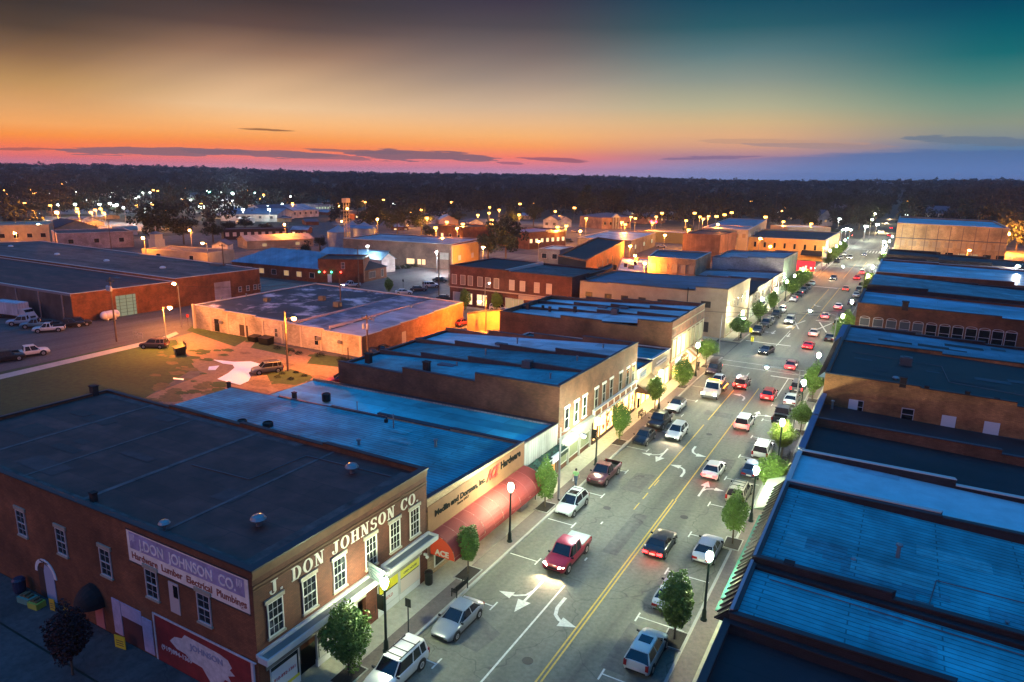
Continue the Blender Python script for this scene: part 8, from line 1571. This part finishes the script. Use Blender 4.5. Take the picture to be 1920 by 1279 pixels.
for i, (px, py, pt, w, lb) in enumerate(((300,462,366,96,'largest dark tree standing over the left background roofs'),(345,458,400,60,'round tree at the right side of the largest dark tree'),(400,455,408,44,'lower tree right of the largest dark tree'),(948,500,392,92,'large black tree in front of the window store'),(915,497,425,50,'lower shoulder tree left of the large black tree'),(700,438,372,60,'dark tree above the silos'),(745,442,378,70,'broad tree right of the silos'),(790,440,392,60,'tree behind the brown hall roof'),(890,455,425,36,'dark round tree right of the brick mill'),(805,452,418,34,'tree right behind the brown hall'),(600,470,440,30,'small tree left of the nearer silo'),(575,480,450,24,'small tree beside the tan gabled shed'),
   (150,402,360,60,'dark tree left of the lit store strip'),(50,408,372,90,'dark tree mass at the far left'),(100,404,374,50,'tree beneath the yellow lamp at far left'),(30,440,400,50,'dim tree above the cream store'),(220,408,384,40,'tree between the white lamps at left'),(460,432,405,40,'tree between depots at left centre'),(500,440,415,36,'tree above the carport row'),(430,440,412,36,'tree beside the pale depot'),(670,400,365,50,'dark tree right above the elevator leg'),
   (960,430,385,50,'dim tree above the large black tree'),(1000,425,380,46,'tree left of the two gable house'),(1100,412,345,60,'tall tree behind the civic building'),(1060,400,345,66,'tall dark tree above the two gable house'),(1150,405,345,60,'tall pine mass behind the portico'),(1195,412,370,44,'tree right of the civic building'),(1285,410,370,50,'tree behind the row of sodium lamps'),(1330,408,360,56,'tree above the yellow three storey block'),(1390,414,378,44,'tree left of the tall ridge pole'),(1440,420,384,44,'tree over the orange lit shed'),(1500,425,380,50,'tree before the narrow white house'),(1520,436,395,34,'small tree behind the blue flat roof'),(1610,432,380,46,'street tree behind the large yellow lamp'),(1640,424,372,50,'leafy tree arching over the far street on the left'),(1590,418,372,34,'tree between the far houses'),
   (1712,420,362,50,'tree right of the far street'),(1740,416,370,40,'tree left of the hillside house'),(1700,408,370,34,'dark tree at the street vanishing point'),(1850,440,372,90,'big dark tree behind the long tan building'),(1905,470,395,70,'dark red lit tree at the right edge'),(1810,425,372,60,'tree right of the hillside house'),(1560,445,425,26,'round small tree before the pale blue roof'),(860,420,396,40,'reddish tree beside the round shed'),(970,450,420,30,'small tree behind the window store'),(1405,432,412,26,'pale tree at the yellow block'),(1468,470,448,20,'small tree by the ochre roof'),(1290,440,420,24,'small tree beside the railway'))):
    bigtree(px, py, pt, w, lb, seed=i)
# lit far roads
sheet('far_road', [[G(1060,424),G(1330,440),G(1330,452),G(1180,436),G(1040,436)], [G(560,384),G(700,398),G(760,410),G(740,413),G(680,402),G(560,388)]], .01, gravel)
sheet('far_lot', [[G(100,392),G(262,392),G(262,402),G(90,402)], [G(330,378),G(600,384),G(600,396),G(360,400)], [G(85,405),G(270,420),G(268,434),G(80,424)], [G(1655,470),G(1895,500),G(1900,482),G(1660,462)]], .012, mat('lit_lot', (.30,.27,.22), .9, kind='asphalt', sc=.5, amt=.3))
hr = random.Random(21); HP = []
for px, py in [(hr.uniform(0,760), hr.uniform(366,440)) for _ in range(46)]+[(hr.uniform(760,1560), hr.uniform(380,412)) for _ in range(22)]:
    if any(abs(px-a)+3*abs(py-b) < 42 for a, b in HP): continue
    if 250 < px < 420 and py > 395: continue
    HP.append((px, py)); i = len(HP); w = hr.uniform(16, 34)*(py-300)/110
    nb('far_house', 'small far house half lost among trees, one of many alike', px, py, px+w, py+hr.uniform(-1,1), py-hr.uniform(7,11)*(py-290)/110, hr.uniform(9,15), hr.choice((pale, creamp, tanbr, lilac, redbr)), hr.choice((bluer, r_shing, r_lilac, r_grey)), hr.choice(('gable_x','gable_x','hip','flat','gable')), 3 if i % 2 else 0, [litwin, glass, litdim], cat='house', hmax=8)
for o in list(bpy.data.objects):
    if o.parent is None and o.name.startswith('far_house'): o['group'] = 'small far houses among the trees'
# far wood: tree crowns built up of leaf clumps, one mass to the horizon
def forest():
    rg = np.random.default_rng(5); pts = []
    base = 0
    def ring_pts(r0, r1, dens, a0=-78, a1=20):
        area = (r1*r1-r0*r0)/2*math.radians(a1-a0); n = int(area*dens); r = np.sqrt(rg.uniform(r0*r0, r1*r1, n)); a = np.radians(rg.uniform(a0, a1, n)); return np.stack([r*np.sin(a), r*np.cos(a)], 1)
    P = np.concatenate([ring_pts(330,560,.0040), ring_pts(560,1000,.0052), ring_pts(1000,1900,.0016), ring_pts(1900,3400,.0006)])
    keep = []
    for x, y in P:
        r = math.hypot(x, y); a = math.degrees(math.atan2(x, y)); ok = True
        if abs(x-(-15.5+bx(y))) < (9 if y < 900 else 0): ok = False
        if a < -2 and r < 430+70*math.sin(a*.35): ok = False
        if -33 < a < -2 and r < 470: ok = False
        if a < -37 and r < 740+40*math.sin(a): ok = rg.uniform() < .5 and r > 420+60*math.sin(a*.5)
        if a >= -2 and y < 385: ok = False
        keep.append(ok)
    P = P[np.array(keep)]; out = []
    T = 8; proto = []
    for t in range(T):
        g = np.random.default_rng(100+t)
        for lod, (nc, k) in enumerate(((8, 26), (5, 13), (3, 7))):
            cs = g.normal(size=(nc,3)); cs /= np.linalg.norm(cs, axis=1)[:, None]; cs *= np.array([.62,.62,.55]); cs[:,2] += .12; V = []
            for c_ in cs:
                d = g.normal(size=(k,3)); d /= np.linalg.norm(d, axis=1)[:, None]; Q = c_+d*.42*g.uniform(.6,1.,(k,1)); V.append(leafcloud(k, lambda r_, n: (Q, d), (.13,.2,.3)[lod], g))
            proto.append(np.concatenate(V))
    for x, y in P:
        r = math.hypot(x, y); lod = 0 if r < 700 else (1 if r < 1500 else 2); V = proto[rg.integers(T)*3+lod]; h = rg.uniform(4.5, 8.5)*(1.25 if rg.uniform() < .12 else 1); w = rg.uniform(4.5, 7.5)*(1 if lod < 2 else 2.0); z = hgt(x, y)
        th = rg.uniform(0, 6.28); c, s = math.cos(th), math.sin(th); X = V[:,0]*w; Y = V[:,1]*w
        out.append(np.stack([x+X*c-Y*s, y+X*s+Y*c, z+h*1.05+V[:,2]*h], 1))
    V = np.concatenate(out); me = np_mesh('far_wood', V, [mat('far_leaf', (.016,.024,.022), .9, kind='noise', sc=.09, amt=.55)])
    o = bpy.data.objects.new('far_wood', me); COL.objects.link(o); tag(o, 'dark wood stretching to the horizon beyond the town', 'wood', kind='stuff'); print('forest quads', len(V)//4, len(P))
forest()
for o in bpy.data.objects:
    if o.type == 'MESH' and o.parent is None and 'kind' not in o and 'label' not in o: print('UNLABELLED', o.name)
# ============================================================ evening haze
HAZE = .00009
mb = MB(); mb.box(-3500, 3500, -300, 4200, -2, 62); hz_ = bpy.data.materials.new('haze_air'); hz_.use_nodes = True; t = hz_.node_tree; t.nodes.clear()
pv = t.nodes.new('ShaderNodeVolumePrincipled'); pv.inputs['Color'].default_value = (.72, .80, .95, 1); pv.inputs['Density'].default_value = HAZE; pv.inputs['Anisotropy'].default_value = .35
t.links.new(pv.outputs[0], t.nodes.new('ShaderNodeOutputMaterial').inputs['Volume'])
single('haze', 'thin evening haze over the whole town', 'haze', mb, hz_, kind='stuff')
